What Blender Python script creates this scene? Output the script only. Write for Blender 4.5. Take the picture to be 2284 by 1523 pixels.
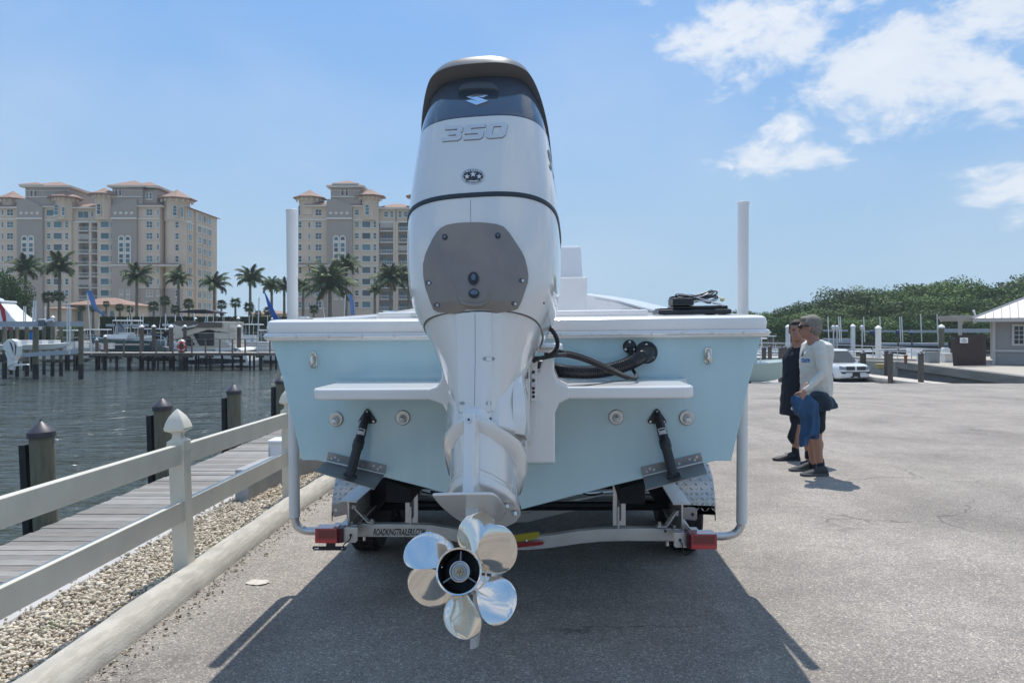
import bpy, bmesh, math, random
import numpy as np
from mathutils import Vector, Matrix
from mathutils.bvhtree import BVHTree
R = math.radians
S = bpy.context.scene
random.seed(7)
for o in list(bpy.data.objects): bpy.data.objects.remove(o)
col = S.collection
# ---------------------------------------------------------------- camera
F, CX, HY, CZ, SL = 1700., 1142., 742., 1.47, .0159
cd = bpy.data.cameras.new('camera'); cam = bpy.data.objects.new('camera', cd); col.objects.link(cam)
cam.location = (0, 0, CZ); cam.rotation_euler = (R(90), 0, 0)
cd.lens = F/2284*36; cd.sensor_width = 36; cd.shift_y = -(761.5-HY)/2284
cd.clip_start = .05; cd.clip_end = 6000
S.camera = cam
# ---------------------------------------------------------------- light
SUN_EL, SUN_AZ = R(64), R(1.5)      # elevation; azimuth from +Y, negative = to the left
sd = Vector((math.sin(SUN_AZ)*math.cos(SUN_EL), math.cos(SUN_AZ)*math.cos(SUN_EL), math.sin(SUN_EL)))
sl = bpy.data.lights.new('sun', 'SUN'); sl.energy = 4.3; sl.angle = R(.53); sl.color = (1, .96, .9)
so = bpy.data.objects.new('sun', sl); col.objects.link(so); so.rotation_euler = (-sd).to_track_quat('-Z', 'Y').to_euler()
so.location = sd*50
S.view_settings.view_transform = 'Standard'; S.view_settings.look = 'None'
S.view_settings.exposure = 0.12; S.view_settings.gamma = 1; S.view_settings.use_curve_mapping = False
w = bpy.data.worlds.new('World'); S.world = w; w.use_nodes = True
nt = w.node_tree; nt.nodes.clear(); N = nt.nodes.new; LK = nt.links.new
def sky_nodes():
    out = N('ShaderNodeOutputWorld'); bg = N('ShaderNodeBackground')
    sky = N('ShaderNodeTexSky'); sky.sky_type = 'NISHITA'; sky.sun_disc = False
    sky.sun_elevation = SUN_EL; sky.sun_rotation = SUN_AZ
    sky.air_density = 1.0; sky.dust_density = 1.0; sky.ozone_density = 1.2; sky.altitude = 0
    tc = N('ShaderNodeTexCoord'); sep = N('ShaderNodeSeparateXYZ'); LK(tc.outputs['Generated'], sep.inputs[0])
    def mth(op, a, b=None, c=None):
        n = N('ShaderNodeMath'); n.operation = op
        for i, v in enumerate((a, b, c)):
            if v is None: continue
            if isinstance(v, (int, float)): n.inputs[i].default_value = v
            else: LK(v, n.inputs[i])
        return n.outputs[0]
    x, y, z = sep.outputs
    # direction coordinates: u = azimuth from +Y (radians), v = elevation (radians)
    u = mth('ARCTAN2', x, y); v = mth('ARCSINE', z)
    cmb = N('ShaderNodeCombineXYZ'); LK(u, cmb.inputs[0]); LK(mth('MULTIPLY', v, 1.7), cmb.inputs[1])
    def noise(scale, detail, rough, dist, vec=None, off=0):
        n = N('ShaderNodeTexNoise'); n.inputs['Scale'].default_value = scale; n.inputs['Detail'].default_value = detail
        n.inputs['Roughness'].default_value = rough; n.inputs['Distortion'].default_value = dist
        m = N('ShaderNodeVectorMath'); m.operation = 'ADD'; m.inputs[1].default_value = (off, off*.7, off*.3)
        LK(vec or cmb.outputs[0], m.inputs[0]); LK(m.outputs[0], n.inputs['Vector']); return n.outputs['Fac']
    nbig = noise(3.2, 3, .5, .2, off=4.1); nfine = noise(9.5, 12, .58, .35, off=2.2); nmid = noise(30, 8, .6, .3, off=9)
    # cloud banks (azimuth, elevation, half width, half height, tilt, strength)
    banks = [(.36, .345, .115, .042, .30, 1.15), (.47, .30, .13, .075, -.05, 1.3), (.30, .37, .075, .028, -.75, .9), (.575, .345, .1, .05, -.2, 1.2),
             (.56, .25, .12, .04, -.15, .95), (.44, .385, .06, .05, .1, .9), (.245, .345, .055, .025, -.35, .95), (.33, .40, .06, .04, .2, .8),
             (.375, .205, .085, .024, -.05, 1.0), (.35, .235, .02, .01, .2, .6), (.175, .41, .016, .02, -.5, .55), (.575, .16, .08, .035, .15, .85),
             (.62, .20, .06, .03, 0, .6), (-.535, .205, .025, .008, -.3, .4), (-.205, .185, .012, .007, .1, .45), (.28, .205, .006, .006, 0, .6),
             (-.3, .22, .07, .012, -.25, .25), (.9, .35, .25, .09, 0, 1.1), (1.3, .2, .2, .05, 0, .8), (.5, .6, .25, .1, .2, 1.1),
             (.1, .75, .3, .12, 0, 1.1), (-.5, 1.0, .5, .16, 0, 1.2), (1.4, .9, .6, .2, 0, 1.3), (2.7, .9, .7, .22, .1, 1.3), (-2.6, .7, .6, .2, .1, 1.2), (-1.8, .35, .4, .12, 0, 1.1), (1.7, .35, .4, .14, 0, 1.1), (3.05, .5, .12, .1, 0, 1.2), (-.9, .5, .2, .05, .1, .7), (2.2, .4, .4, .1, 0, 1), (-2.1, .35, .4, .1, 0, 1), (3.0, .3, .15, .07, 0, .8), (-1.5, .8, .3, .1, .1, .8)]
    acc = None
    for (bu, bv, ru, rv, t, s) in banks:
        du = mth('SUBTRACT', u, bu); dv = mth('SUBTRACT', v, bv); c_, s_ = math.cos(t), math.sin(t)
        a = mth('MULTIPLY_ADD', du, c_/ru, mth('MULTIPLY', dv, s_/ru)); b = mth('MULTIPLY_ADD', dv, c_/rv, mth('MULTIPLY', du, -s_/rv))
        r2 = mth('MULTIPLY_ADD', a, a, mth('MULTIPLY', b, b))
        g = mth('MULTIPLY', mth('POWER', 2.718, mth('MULTIPLY', r2, -.75)), s)
        acc = g if acc is None else mth('MAXIMUM', acc, g)
    dens = mth('ADD', acc, mth('MULTIPLY', mth('SUBTRACT', nfine, .5), 3.1))
    dens = mth('ADD', dens, mth('MULTIPLY', mth('SUBTRACT', nmid, .5), .9))
    dens = mth('ADD', dens, mth('MULTIPLY', mth('SUBTRACT', nbig, .5), .5))
    rmp = N('ShaderNodeMapRange'); rmp.interpolation_type = 'SMOOTHSTEP'; rmp.inputs['From Min'].default_value = .40; rmp.inputs['From Max'].default_value = 1.12
    LK(dens, rmp.inputs['Value'])
    guard = N('ShaderNodeMapRange'); guard.inputs['From Min'].default_value = .02; guard.inputs['From Max'].default_value = .3; LK(acc, guard.inputs['Value'])
    fac = mth('MULTIPLY', mth('MULTIPLY', rmp.outputs[0], guard.outputs[0]), .93)
    veil = mth('MULTIPLY', mth('MAXIMUM', mth('SUBTRACT', nbig, .42), 0), .55)
    fac = mth('MAXIMUM', fac, veil)
    cl = N('ShaderNodeMix'); cl.data_type = 'RGBA'
    LK(nfine, cl.inputs['Factor']); cl.inputs['A'].default_value = (6.6, 7.6, 9.0, 1); cl.inputs['B'].default_value = (9.6, 9.9, 10.4, 1)
    tint = N('ShaderNodeMix'); tint.data_type = 'RGBA'; tint.blend_type = 'MULTIPLY'; tint.inputs['Factor'].default_value = 1
    LK(sky.outputs[0], tint.inputs['A']); tint.inputs['B'].default_value = (SKY_T[0], SKY_T[1], SKY_T[2], 1)
    # air light near the horizon
    hz = N('ShaderNodeMapRange'); hz.interpolation_type = 'SMOOTHSTEP'; hz.inputs['From Min'].default_value = 0.0; hz.inputs['From Max'].default_value = .42
    hz.inputs['To Min'].default_value = HZ0; hz.inputs['To Max'].default_value = HZ1; LK(z, hz.inputs['Value'])
    hm = N('ShaderNodeMix'); hm.data_type = 'RGBA'; LK(hz.outputs[0], hm.inputs['Factor']); LK(tint.outputs['Result'], hm.inputs['A'])
    gr = N('ShaderNodeMapRange'); gr.interpolation_type = 'SMOOTHSTEP'; gr.inputs['From Min'].default_value = -.02; gr.inputs['From Max'].default_value = .5; LK(z, gr.inputs['Value'])
    gc = N('ShaderNodeMix'); gc.data_type = 'RGBA'; LK(gr.outputs[0], gc.inputs['Factor']); gc.inputs['A'].default_value = (*HZC, 1); gc.inputs['B'].default_value = (*UPC, 1)
    LK(gc.outputs['Result'], hm.inputs['B'])
    mx = N('ShaderNodeMix'); mx.data_type = 'RGBA'; LK(fac, mx.inputs['Factor']); LK(hm.outputs['Result'], mx.inputs['A']); LK(cl.outputs['Result'], mx.inputs['B'])
    LK(mx.outputs['Result'], bg.inputs['Color']); bg.inputs['Strength'].default_value = SKY_S; LK(bg.outputs[0], out.inputs[0])
SKY_S = .09; SKY_T = (.95, 1.05, 1.25); HZ0, HZ1 = .95, .75; HZC = (4.3, 6.2, 7.9); UPC = (2.15, 4.9, 9.5)
sky_nodes()
# ---------------------------------------------------------------- helpers
def Wp(px, py, d): return Vector(((px-CX)/F*d, d, CZ-(py-HY)/F*d))
def gz(y): return -SL*y if y < 29 else -SL*29
def at_z(px, py, z):                     # point where the sight line through a photo pixel meets height z
    d = (CZ-z)*F/(py-HY); return Vector(((px-CX)/F*d, d, z))
def M4(o):
    m = o.matrix_basis.copy()
    return M4(o.parent) @ o.matrix_parent_inverse @ m if o.parent else m
def thing(name, label, cat, loc=(0, 0, 0), rot=(0, 0, 0), group=None, parent=None):
    o = bpy.data.objects.new(name, None); col.objects.link(o); o.empty_display_size = .1
    o.location = loc; o.rotation_euler = rot
    if parent: o.parent = parent
    if label: o['label'] = label
    if cat: o['category'] = cat
    if group: o['group'] = group
    return o
def tag(o, label=None, cat=None, group=None, kind=None):
    if label: o['label'] = label
    if cat: o['category'] = cat
    if group: o['group'] = group
    if kind: o['kind'] = kind
    return o
def copy_tree(o, parent=None):
    c = o.copy(); col.objects.link(c)
    if parent: c.parent = parent
    for ch in o.children: copy_tree(ch, c)
    return c
class MB:
    def __init__(s): s.v = []; s.f = []; s.m = []; s.c = 0
    def mat(s, i): s.c = i; return s
    def add(s, vs, fs):
        n = len(s.v); s.v += [tuple(v) for v in vs]; s.f += [tuple(i+n for i in f) for f in fs]; s.m += [s.c]*len(fs); return s
    def box(s, c, d, rot=None):
        h = [x/2 for x in d]; vs = [Vector((a*h[0], b*h[1], e*h[2])) for a in (-1, 1) for b in (-1, 1) for e in (-1, 1)]
        if rot: vs = [rot @ v for v in vs]
        c = Vector(c); vs = [v+c for v in vs]
        return s.add(vs, [(0, 1, 3, 2), (4, 6, 7, 5), (0, 4, 5, 1), (2, 3, 7, 6), (0, 2, 6, 4), (1, 5, 7, 3)])
    def bb(s, x0, x1, y0, y1, z0, z1): return s.box(((x0+x1)/2, (y0+y1)/2, (z0+z1)/2), (abs(x1-x0), abs(y1-y0), abs(z1-z0)))
    def rings(s, rs, cap0=True, cap1=True, closed=True):
        n = len(rs[0]); vs = [v for r in rs for v in r]; fs = []
        for i in range(len(rs)-1):
            for j in range(n if closed else n-1):
                a = i*n+j; b = i*n+(j+1) % n; fs.append((a, b, b+n, a+n))
        if cap0: fs.append(tuple(range(n))[::-1])
        if cap1: fs.append(tuple((len(rs)-1)*n+j for j in range(n)))
        return s.add(vs, fs)
    def tube(s, pts, r, n=10, caps=True, flat=None):
        pts = [Vector(p) for p in pts]; rr = r if isinstance(r, (list, tuple)) else [r]*len(pts); rs = []; up = None
        for i, p in enumerate(pts):
            t = (pts[min(i+1, len(pts)-1)]-pts[max(i-1, 0)]).normalized()
            if up is None: up = Vector((0, 0, 1)) if abs(t.z) < .9 else Vector((1, 0, 0))
            a = t.cross(up)
            if a.length < 1e-4: up = Vector((1, .3, .2)); a = t.cross(up)
            a.normalize(); b = t.cross(a).normalized(); up = -b if False else up
            up = b.cross(t) if False else (a.cross(t)).normalized()
            rs.append([p+(a*math.cos(k*2*math.pi/n)+a.cross(t)*math.sin(k*2*math.pi/n))*rr[i] for k in range(n)])
        return s.rings(rs, caps, caps)
    def cyl(s, p, q, r, r2=None, n=16): return s.tube([p, q], [r, r if r2 is None else r2], n)
    def rev(s, prof, c=(0, 0, 0), ax='Z', n=24, caps=True):
        c = Vector(c); rs = []
        for (r, h) in prof:
            ring = []
            for k in range(n):
                a = 2*math.pi*k/n; x, y = r*math.cos(a), r*math.sin(a)
                ring.append(c+(Vector((x, y, h)) if ax == 'Z' else Vector((x, h, y)) if ax == 'Y' else Vector((h, x, y))))
            rs.append(ring)
        return s.rings(rs, caps, caps)
    def prism(s, poly, a, b, ax='Y'):       # poly of (u, v) extruded from a to b along ax
        f = {'Y': lambda u, v, t: (u, t, v), 'Z': lambda u, v, t: (u, v, t), 'X': lambda u, v, t: (t, u, v)}[ax]
        n = len(poly); vs = [f(u, v, a) for u, v in poly]+[f(u, v, b) for u, v in poly]
        fs = [tuple(range(n))[::-1], tuple(range(n, 2*n))]+[(i, (i+1) % n, (i+1) % n+n, i+n) for i in range(n)]
        return s.add(vs, fs)
    def ball(s, c, r, n=12, m=8):
        r = r if isinstance(r, (tuple, list)) else (r, r, r); c = Vector(c)
        rs = [[c+Vector((r[0]*math.sin(t)*math.cos(a), r[1]*math.sin(t)*math.sin(a), r[2]*math.cos(t))) for a in [2*math.pi*k/n for k in range(n)]]
              for t in [math.pi*(.03+.94*i/m) for i in range(m+1)]]
        return s.rings(rs)
    def xf(s, mt): s.v = [tuple(mt @ Vector(v)) for v in s.v]; return s
    def build(s, name, mats, parent=None, world=False, smooth=30, bevel=0, recalc=True, bseg=2):
        me = bpy.data.meshes.new(name)
        vs = s.v
        if parent is not None and world:
            iv = M4(parent).inverted(); vs = [tuple(iv @ Vector(v)) for v in vs]
        me.from_pydata(vs, [], s.f)
        mats = mats if isinstance(mats, (list, tuple)) else [mats]
        for m in mats: me.materials.append(m)
        if len(mats) > 1: me.polygons.foreach_set('material_index', s.m)
        if recalc:
            bm = bmesh.new(); bm.from_mesh(me); bmesh.ops.recalc_face_normals(bm, faces=bm.faces); bm.to_mesh(me); bm.free()
        if smooth:
            me.shade_smooth(); me.set_sharp_from_angle(angle=R(smooth))
        me.update(); o = bpy.data.objects.new(name, me); col.objects.link(o)
        if parent is not None: o.parent = parent
        if bevel:
            b = o.modifiers.new('bevel', 'BEVEL'); b.width = bevel; b.segments = bseg; b.limit_method = 'ANGLE'; b.angle_limit = R(40)
            b.harden_normals = False
        return o
def inst(name, src, parent, loc, rot=(0, 0, 0), scale=(1, 1, 1)):
    o = bpy.data.objects.new(name, src.data if hasattr(src, 'data') else src); col.objects.link(o); o.parent = parent; o.location = loc; o.rotation_euler = rot; o.scale = scale
    return o
def mat(name, c, rough=.5, metal=0, var=0, scale=5, bump=0, bscale=40, coat=0, spec=.5, c2=None, detail=5, stretch=(1, 1, 1), rvar=0, trans=0, sss=0):
    m = bpy.data.materials.new(name); m.use_nodes = True; t = m.node_tree; b = t.nodes['Principled BSDF']
    b.inputs['Base Color'].default_value = (*c, 1); b.inputs['Roughness'].default_value = rough; b.inputs['Metallic'].default_value = metal
    b.inputs['Coat Weight'].default_value = coat; b.inputs['Coat Roughness'].default_value = .06; b.inputs['Specular IOR Level'].default_value = spec
    if trans: b.inputs['Transmission Weight'].default_value = trans
    n = t.nodes.new
    tc = n('ShaderNodeTexCoord'); mp = n('ShaderNodeMapping'); mp.inputs['Scale'].default_value = stretch; t.links.new(tc.outputs['Object'], mp.inputs[0])
    if var or c2:
        x = n('ShaderNodeTexNoise'); x.inputs['Scale'].default_value = scale; x.inputs['Detail'].default_value = detail; x.inputs['Roughness'].default_value = .6
        t.links.new(mp.outputs[0], x.inputs['Vector'])
        r = n('ShaderNodeMapRange'); r.inputs['From Min'].default_value = .3; r.inputs['From Max'].default_value = .7; t.links.new(x.outputs['Fac'], r.inputs['Value'])
        k = n('ShaderNodeMix'); k.data_type = 'RGBA'; t.links.new(r.outputs[0], k.inputs['Factor'])
        a_ = [max(0, v*(1-var)) for v in c]; b_ = list(c2) if c2 else [min(1, v*(1+var)) for v in c]
        k.inputs['A'].default_value = (*(a_ if not c2 else c), 1); k.inputs['B'].default_value = (*b_, 1)
        t.links.new(k.outputs['Result'], b.inputs['Base Color'])
        if rvar:
            q = n('ShaderNodeMapRange'); q.inputs['To Min'].default_value = max(0, rough-rvar); q.inputs['To Max'].default_value = rough+rvar
            t.links.new(x.outputs['Fac'], q.inputs['Value']); t.links.new(q.outputs[0], b.inputs['Roughness'])
    if bump:
        x = n('ShaderNodeTexNoise'); x.inputs['Scale'].default_value = bscale; x.inputs['Detail'].default_value = 4
        t.links.new(mp.outputs[0], x.inputs['Vector'])
        bp = n('ShaderNodeBump'); bp.inputs['Strength'].default_value = min(1, bump); bp.inputs['Distance'].default_value = .01
        t.links.new(x.outputs['Fac'], bp.inputs['Height']); t.links.new(bp.outputs[0], b.inputs['Normal'])
    return m
MT = dict(
    gel_white=mat('white_gelcoat', (.76, .74, .72), .22, coat=.5, var=.03, scale=3),
    gel_teal=mat('pale_blue_gelcoat', (.44, .62, .665), .12, coat=.6, var=.03, scale=1.2, stretch=(7, 7, .6)),
    eng_white=mat('pearl_white_engine_paint', (.68, .67, .645), .18, metal=.0, coat=1, var=.02, scale=2),
    eng_grey=mat('engine_grey_plastic', (.205, .178, .158), .26, coat=.4, var=.08, scale=6),
    eng_lid=mat('engine_silver_grey_lid', (.15, .145, .145), .38, coat=.25, var=.03, scale=4),
    eng_band=mat('engine_slate_band', (.07, .095, .135), .12, coat=1, var=.05),
    black=mat('black_plastic', (.012, .014, .018), .35, var=.3, scale=20),
    rubber=mat('black_rubber', (.02, .02, .022), .75, var=.3, scale=30, bump=.2, bscale=60),
    steel=mat('polished_steel', (.74, .71, .66), .11, 1, var=.05, scale=4, rvar=.05, bump=.02, bscale=7),
    alu=mat('mill_aluminium', (.58, .57, .55), .38, .85, var=.08, scale=14, bump=.1, bscale=80, rvar=.12, stretch=(1, .25, 1)),
    plate=mat('brushed_stainless_tab', (.28, .275, .275), .35, .9, var=.12, scale=9, rvar=.1),
    galv=mat('galvanised_bolt', (.55, .55, .56), .35, .9, var=.1, scale=30),
    pvc=mat('white_pvc_pipe', (.72, .71, .69), .4, var=.05, scale=3, bump=.05, bscale=20),
    red=mat('red_lens', (.33, .012, .02), .15, coat=1, var=.1, scale=60),
    redl=mat('red_reflector', (.55, .015, .03), .12, coat=1),
    yellow=mat('yellow_marker', (.42, .33, .02), .35, var=.1),
    white=mat('white_paint', (.78, .78, .77), .45, var=.05, scale=3),
    cream=mat('cream_vinyl_fence', (.68, .635, .53), .38, var=.1, scale=2.5, coat=.15, bump=.04, bscale=12),
    pile=mat('weathered_green_wood_pile', (.19, .17, .12), .85, c2=(.10, .10, .065), scale=9, stretch=(2, 2, .3), bump=.6, bscale=30),
    pilebr=mat('brown_wood_pile', (.13, .11, .09), .85, c2=(.07, .06, .05), scale=4, stretch=(2, 2, .3), bump=.5, bscale=14),
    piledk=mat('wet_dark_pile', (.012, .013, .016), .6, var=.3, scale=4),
    pier=mat('brown_pier_boards', (.13, .11, .095), .8, c2=(.21, .18, .155), scale=1.2, bump=.2, bscale=8),
    pierlt=mat('pale_pier_deck_board', (.48, .43, .37), .8, var=.2, scale=2),
    conc=mat('concrete', (.42, .40, .36), .85, c2=(.30, .285, .26), scale=6, detail=9, bump=.4, bscale=60),
    glass=mat('dark_window_glass', (.025, .045, .055), .08, spec=.8, var=.3, scale=.4),
    chrome=mat('chrome', (.8, .82, .85), .1, 1),
)
def objvar(m, lo, hi, tintc=None):      # every single object a little different
    t = m.node_tree; b = t.nodes['Principled BSDF']; src = b.inputs['Base Color'].links[0].from_socket if b.inputs['Base Color'].links else None
    oi = t.nodes.new('ShaderNodeObjectInfo'); r = t.nodes.new('ShaderNodeMapRange'); r.inputs['To Min'].default_value = lo; r.inputs['To Max'].default_value = hi; t.links.new(oi.outputs['Random'], r.inputs['Value'])
    k = t.nodes.new('ShaderNodeMix'); k.data_type = 'RGBA'; k.blend_type = 'MULTIPLY'; k.inputs['Factor'].default_value = 1
    if src: t.links.new(src, k.inputs['A'])
    else: k.inputs['A'].default_value = b.inputs['Base Color'].default_value
    t.links.new(r.outputs[0], k.inputs['B']); t.links.new(k.outputs['Result'], b.inputs['Base Color'])
def leafmat(name, c, c2, sc=.8):
    m = mat(name, c, .6, c2=c2, scale=sc, detail=6); b = m.node_tree.nodes['Principled BSDF']
    b.inputs['Specular IOR Level'].default_value = .15; objvar(m, .72, 1.45)
    return m
MT['leaf'] = leafmat('mangrove_leaf', (.042, .098, .024), (.12, .195, .045), .22)
MT['leaf2'] = leafmat('olive_leaf', (.058, .11, .027), (.15, .20, .05), .22)
MT['palm'] = leafmat('palm_frond', (.06, .095, .04), (.12, .15, .07), .5)
MT['palmdry'] = leafmat('dry_frond', (.15, .12, .08), (.2, .17, .11), .5)
MT['hedge'] = leafmat('hedge_leaf', (.018, .035, .015), (.04, .07, .025), .9)
MT['ptrunk'] = mat('palm_trunk', (.22, .20, .17), .9, c2=(.13, .11, .09), scale=2, stretch=(1, 1, 3))
# ---------------------------------------------------------------- ground
def nodes_of(m): return m.node_tree, m.node_tree.nodes['Principled BSDF']
def asphalt():
    m = bpy.data.materials.new('worn_asphalt'); m.use_nodes = True; t, b = nodes_of(m); n = t.nodes.new; L = t.links.new
    tc = n('ShaderNodeTexCoord')
    def ns(sc, det=4, ro=.6, dist=0):
        x = n('ShaderNodeTexNoise'); x.inputs['Scale'].default_value = sc; x.inputs['Detail'].default_value = det; x.inputs['Roughness'].default_value = ro
        x.inputs['Distortion'].default_value = dist; L(tc.outputs['Object'], x.inputs['Vector']); return x.outputs['Fac']
    def vo(sc, feat='F1', out='Color'):
        x = n('ShaderNodeTexVoronoi'); x.feature = feat; x.inputs['Scale'].default_value = sc; L(tc.outputs['Object'], x.inputs['Vector']); return x.outputs[out]
    def ramp(f, pts):
        r = n('ShaderNodeValToRGB'); L(f, r.inputs[0]); e = r.color_ramp.elements
        while len(e) < len(pts): e.new(.5)
        for i, (p, c) in enumerate(pts): e[i].position = p; e[i].color = (*c, 1)
        return r.outputs[0]
    def mixc(f, a, c, bl='MIX'):
        k = n('ShaderNodeMix'); k.data_type = 'RGBA'; k.blend_type = bl
        for key, v in (('Factor', f), ('A', a), ('B', c)):
            if isinstance(v, (int, float)): k.inputs[key].default_value = v
            elif isinstance(v, tuple): k.inputs[key].default_value = (*v, 1)
            else: L(v, k.inputs[key])
        return k.outputs['Result']
    base = ramp(ns(.55, 7, .55, .6), [(.34, (.228, .208, .188)), (.5, (.285, .26, .235)), (.66, (.325, .298, .266))])
    sp = n('ShaderNodeSeparateColor'); L(vo(125), sp.inputs[0])
    agg = ramp(sp.outputs[0], [(0, (.62, .62, .63)), (.25, (.86, .86, .87)), (.6, (1.03, 1.02, 1.0)), (.85, (1.18, 1.15, 1.1)), (.975, (1.9, 1.85, 1.75))])
    sp2 = n('ShaderNodeSeparateColor'); L(vo(300), sp2.inputs[0])
    agg2 = ramp(sp2.outputs[1], [(0, (.6, .6, .62)), (.5, (1, 1, 1)), (1, (1.35, 1.32, 1.25))])
    c = mixc(.9, base, agg, 'MULTIPLY'); c = mixc(.8, c, agg2, 'MULTIPLY')
    dirt = ramp(ns(2.3, 9, .7, 1.5), [(.42, (.8, .79, .78)), (.58, (1.05, 1.04, 1.03))]); c = mixc(.5, c, dirt, 'MULTIPLY')
    mw = n('ShaderNodeMapping'); mw.inputs['Scale'].default_value = (1.1, .10, 1); mw.inputs['Rotation'].default_value = (0, 0, .35); L(tc.outputs['Object'], mw.inputs[0])
    nl = n('ShaderNodeTexNoise'); nl.inputs['Scale'].default_value = 1.1; nl.inputs['Detail'].default_value = 5; nl.inputs['Distortion'].default_value = .8; L(mw.outputs[0], nl.inputs['Vector'])
    c = mixc(.45, c, ramp(nl.outputs['Fac'], [(.40, (.84, .83, .82)), (.5, (1, 1, 1)), (.62, (1.05, 1.045, 1.04))]), 'MULTIPLY')
    st = ramp(ns(.9, 4, .5, .5), [(.27, (.55, .54, .53)), (.33, (1, 1, 1))]); c = mixc(.35, c, st, 'MULTIPLY')
    # thin cracks
    mp = n('ShaderNodeMapping'); L(tc.outputs['Object'], mp.inputs[0])
    nd = n('ShaderNodeTexNoise'); nd.inputs['Scale'].default_value = 3; nd.inputs['Detail'].default_value = 6; L(tc.outputs['Object'], nd.inputs['Vector'])
    va = n('ShaderNodeVectorMath'); va.operation = 'MULTIPLY_ADD'; va.inputs[1].default_value = (.5, .5, .5); L(nd.outputs['Color'], va.inputs[0]); L(mp.outputs[0], va.inputs[2])
    vc = n('ShaderNodeTexVoronoi'); vc.feature = 'DISTANCE_TO_EDGE'; vc.inputs['Scale'].default_value = .42; L(va.outputs[0], vc.inputs['Vector'])
    ck = ramp(vc.outputs['Distance'], [(0, (.25, .24, .23)), (.0045, (.55, .55, .55)), (.007, (1, 1, 1))])
    gate = ramp(ns(.35, 3), [(.5, (0, 0, 0)), (.58, (1, 1, 1))])
    ck2 = mixc(gate, (1, 1, 1), ck); c = mixc(.6, c, ck2, 'MULTIPLY')
    L(c, b.inputs['Base Color']); b.inputs['Roughness'].default_value = .82; b.inputs['Specular IOR Level'].default_value = .35
    h = n('ShaderNodeMath'); h.operation = 'ADD'; L(vo(95, 'F1', 'Distance'), h.inputs[0]); L(ns(14, 5), h.inputs[1])
    bp = n('ShaderNodeBump'); bp.inputs['Strength'].default_value = .55; bp.inputs['Distance'].default_value = .006; L(h.outputs[0], bp.inputs['Height']); L(bp.outputs[0], b.inputs['Normal'])
    return m
MT['asphalt'] = asphalt()
def water_mat():
    m = bpy.data.materials.new('marina_water'); m.use_nodes = True; t, b = nodes_of(m); n = t.nodes.new; L = t.links.new
    b.inputs['Base Color'].default_value = (.062, .074, .060, 1); b.inputs['Roughness'].default_value = .09; b.inputs['IOR'].default_value = 1.333
    b.inputs['Specular IOR Level'].default_value = .5
    tc = n('ShaderNodeTexCoord'); hs = []
    for sc, st, wgt in ((1.5, (.45, 1, 1), 1.0), (4.0, (.45, 1, 1), .36), (.55, (.6, 1, 1), 1.6), (11, (.6, 1, 1), .08)):
        mp = n('ShaderNodeMapping'); mp.inputs['Scale'].default_value = st; mp.inputs['Rotation'].default_value = (0, 0, .15); L(tc.outputs['Object'], mp.inputs[0])
        x = n('ShaderNodeTexNoise'); x.inputs['Scale'].default_value = sc; x.inputs['Detail'].default_value = 3; x.inputs['Distortion'].default_value = .4; L(mp.outputs[0], x.inputs['Vector'])
        k = n('ShaderNodeMath'); k.operation = 'MULTIPLY'; k.inputs[1].default_value = wgt; L(x.outputs['Fac'], k.inputs[0]); hs.append(k.outputs[0])
    a = hs[0]
    for h in hs[1:]:
        k = n('ShaderNodeMath'); L(a, k.inputs[0]); L(h, k.inputs[1]); a = k.outputs[0]
    bp = n('ShaderNodeBump'); bp.inputs['Strength'].default_value = 1; bp.inputs['Distance'].default_value = .42; L(a, bp.inputs['Height']); L(bp.outputs[0], b.inputs['Normal'])
    return m
MT['water'] = water_mat()
WZ = -1.6
def sheet(name, poly, z, m, kind='structure', zf=None):
    b = MB(); vs = [(x, y, zf(y) if zf else z) for x, y in poly]; b.add(vs, [tuple(range(len(poly)))])
    o = b.build(name, m, smooth=0, recalc=False); tag(o, kind=kind); return o
sheet('seabed', [(-600, -60), (600, -60), (600, 640), (-600, 640)], -3.0, mat('silt', (.06, .06, .045), .9, var=.2, scale=.3))
sheet('water', [(-600, -60), (600, -60), (600, 640), (-600, 640)], WZ, MT['water'])
# parking lot: a solid slab with its own retaining face
def slab_solid(name, poly, zt, zb, m, kind='structure'):
    n = len(poly); b = MB(); b.add([(x, y, zt(x, y) if callable(zt) else zt) for x, y in poly]+[(x, y, zb) for x, y in poly],
        [tuple(range(n)), tuple(range(n, 2*n))[::-1]]+[(i, i+n, (i+1) % n+n, (i+1) % n) for i in range(n)])
    o = b.build(name, m, smooth=0); tag(o, kind=kind); return o
def curve_x(y):      # kerb line on the asphalt side: straight, then bending to the right
    return -1.865 if y < 6.5 else -1.865+.022*(y-6.5)**2
ys = [-12, -6, 0, 2, 4, 5, 6, 6.5]+[7+.5*i for i in range(14)]
lot = [(curve_x(y), y) for y in ys]+[(curve_x(13.5), 29), (60, 29), (60, -12)]
slab_solid('parking_lot', lot, lambda x, y: gz(y), -3.2, MT['asphalt'])
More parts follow.
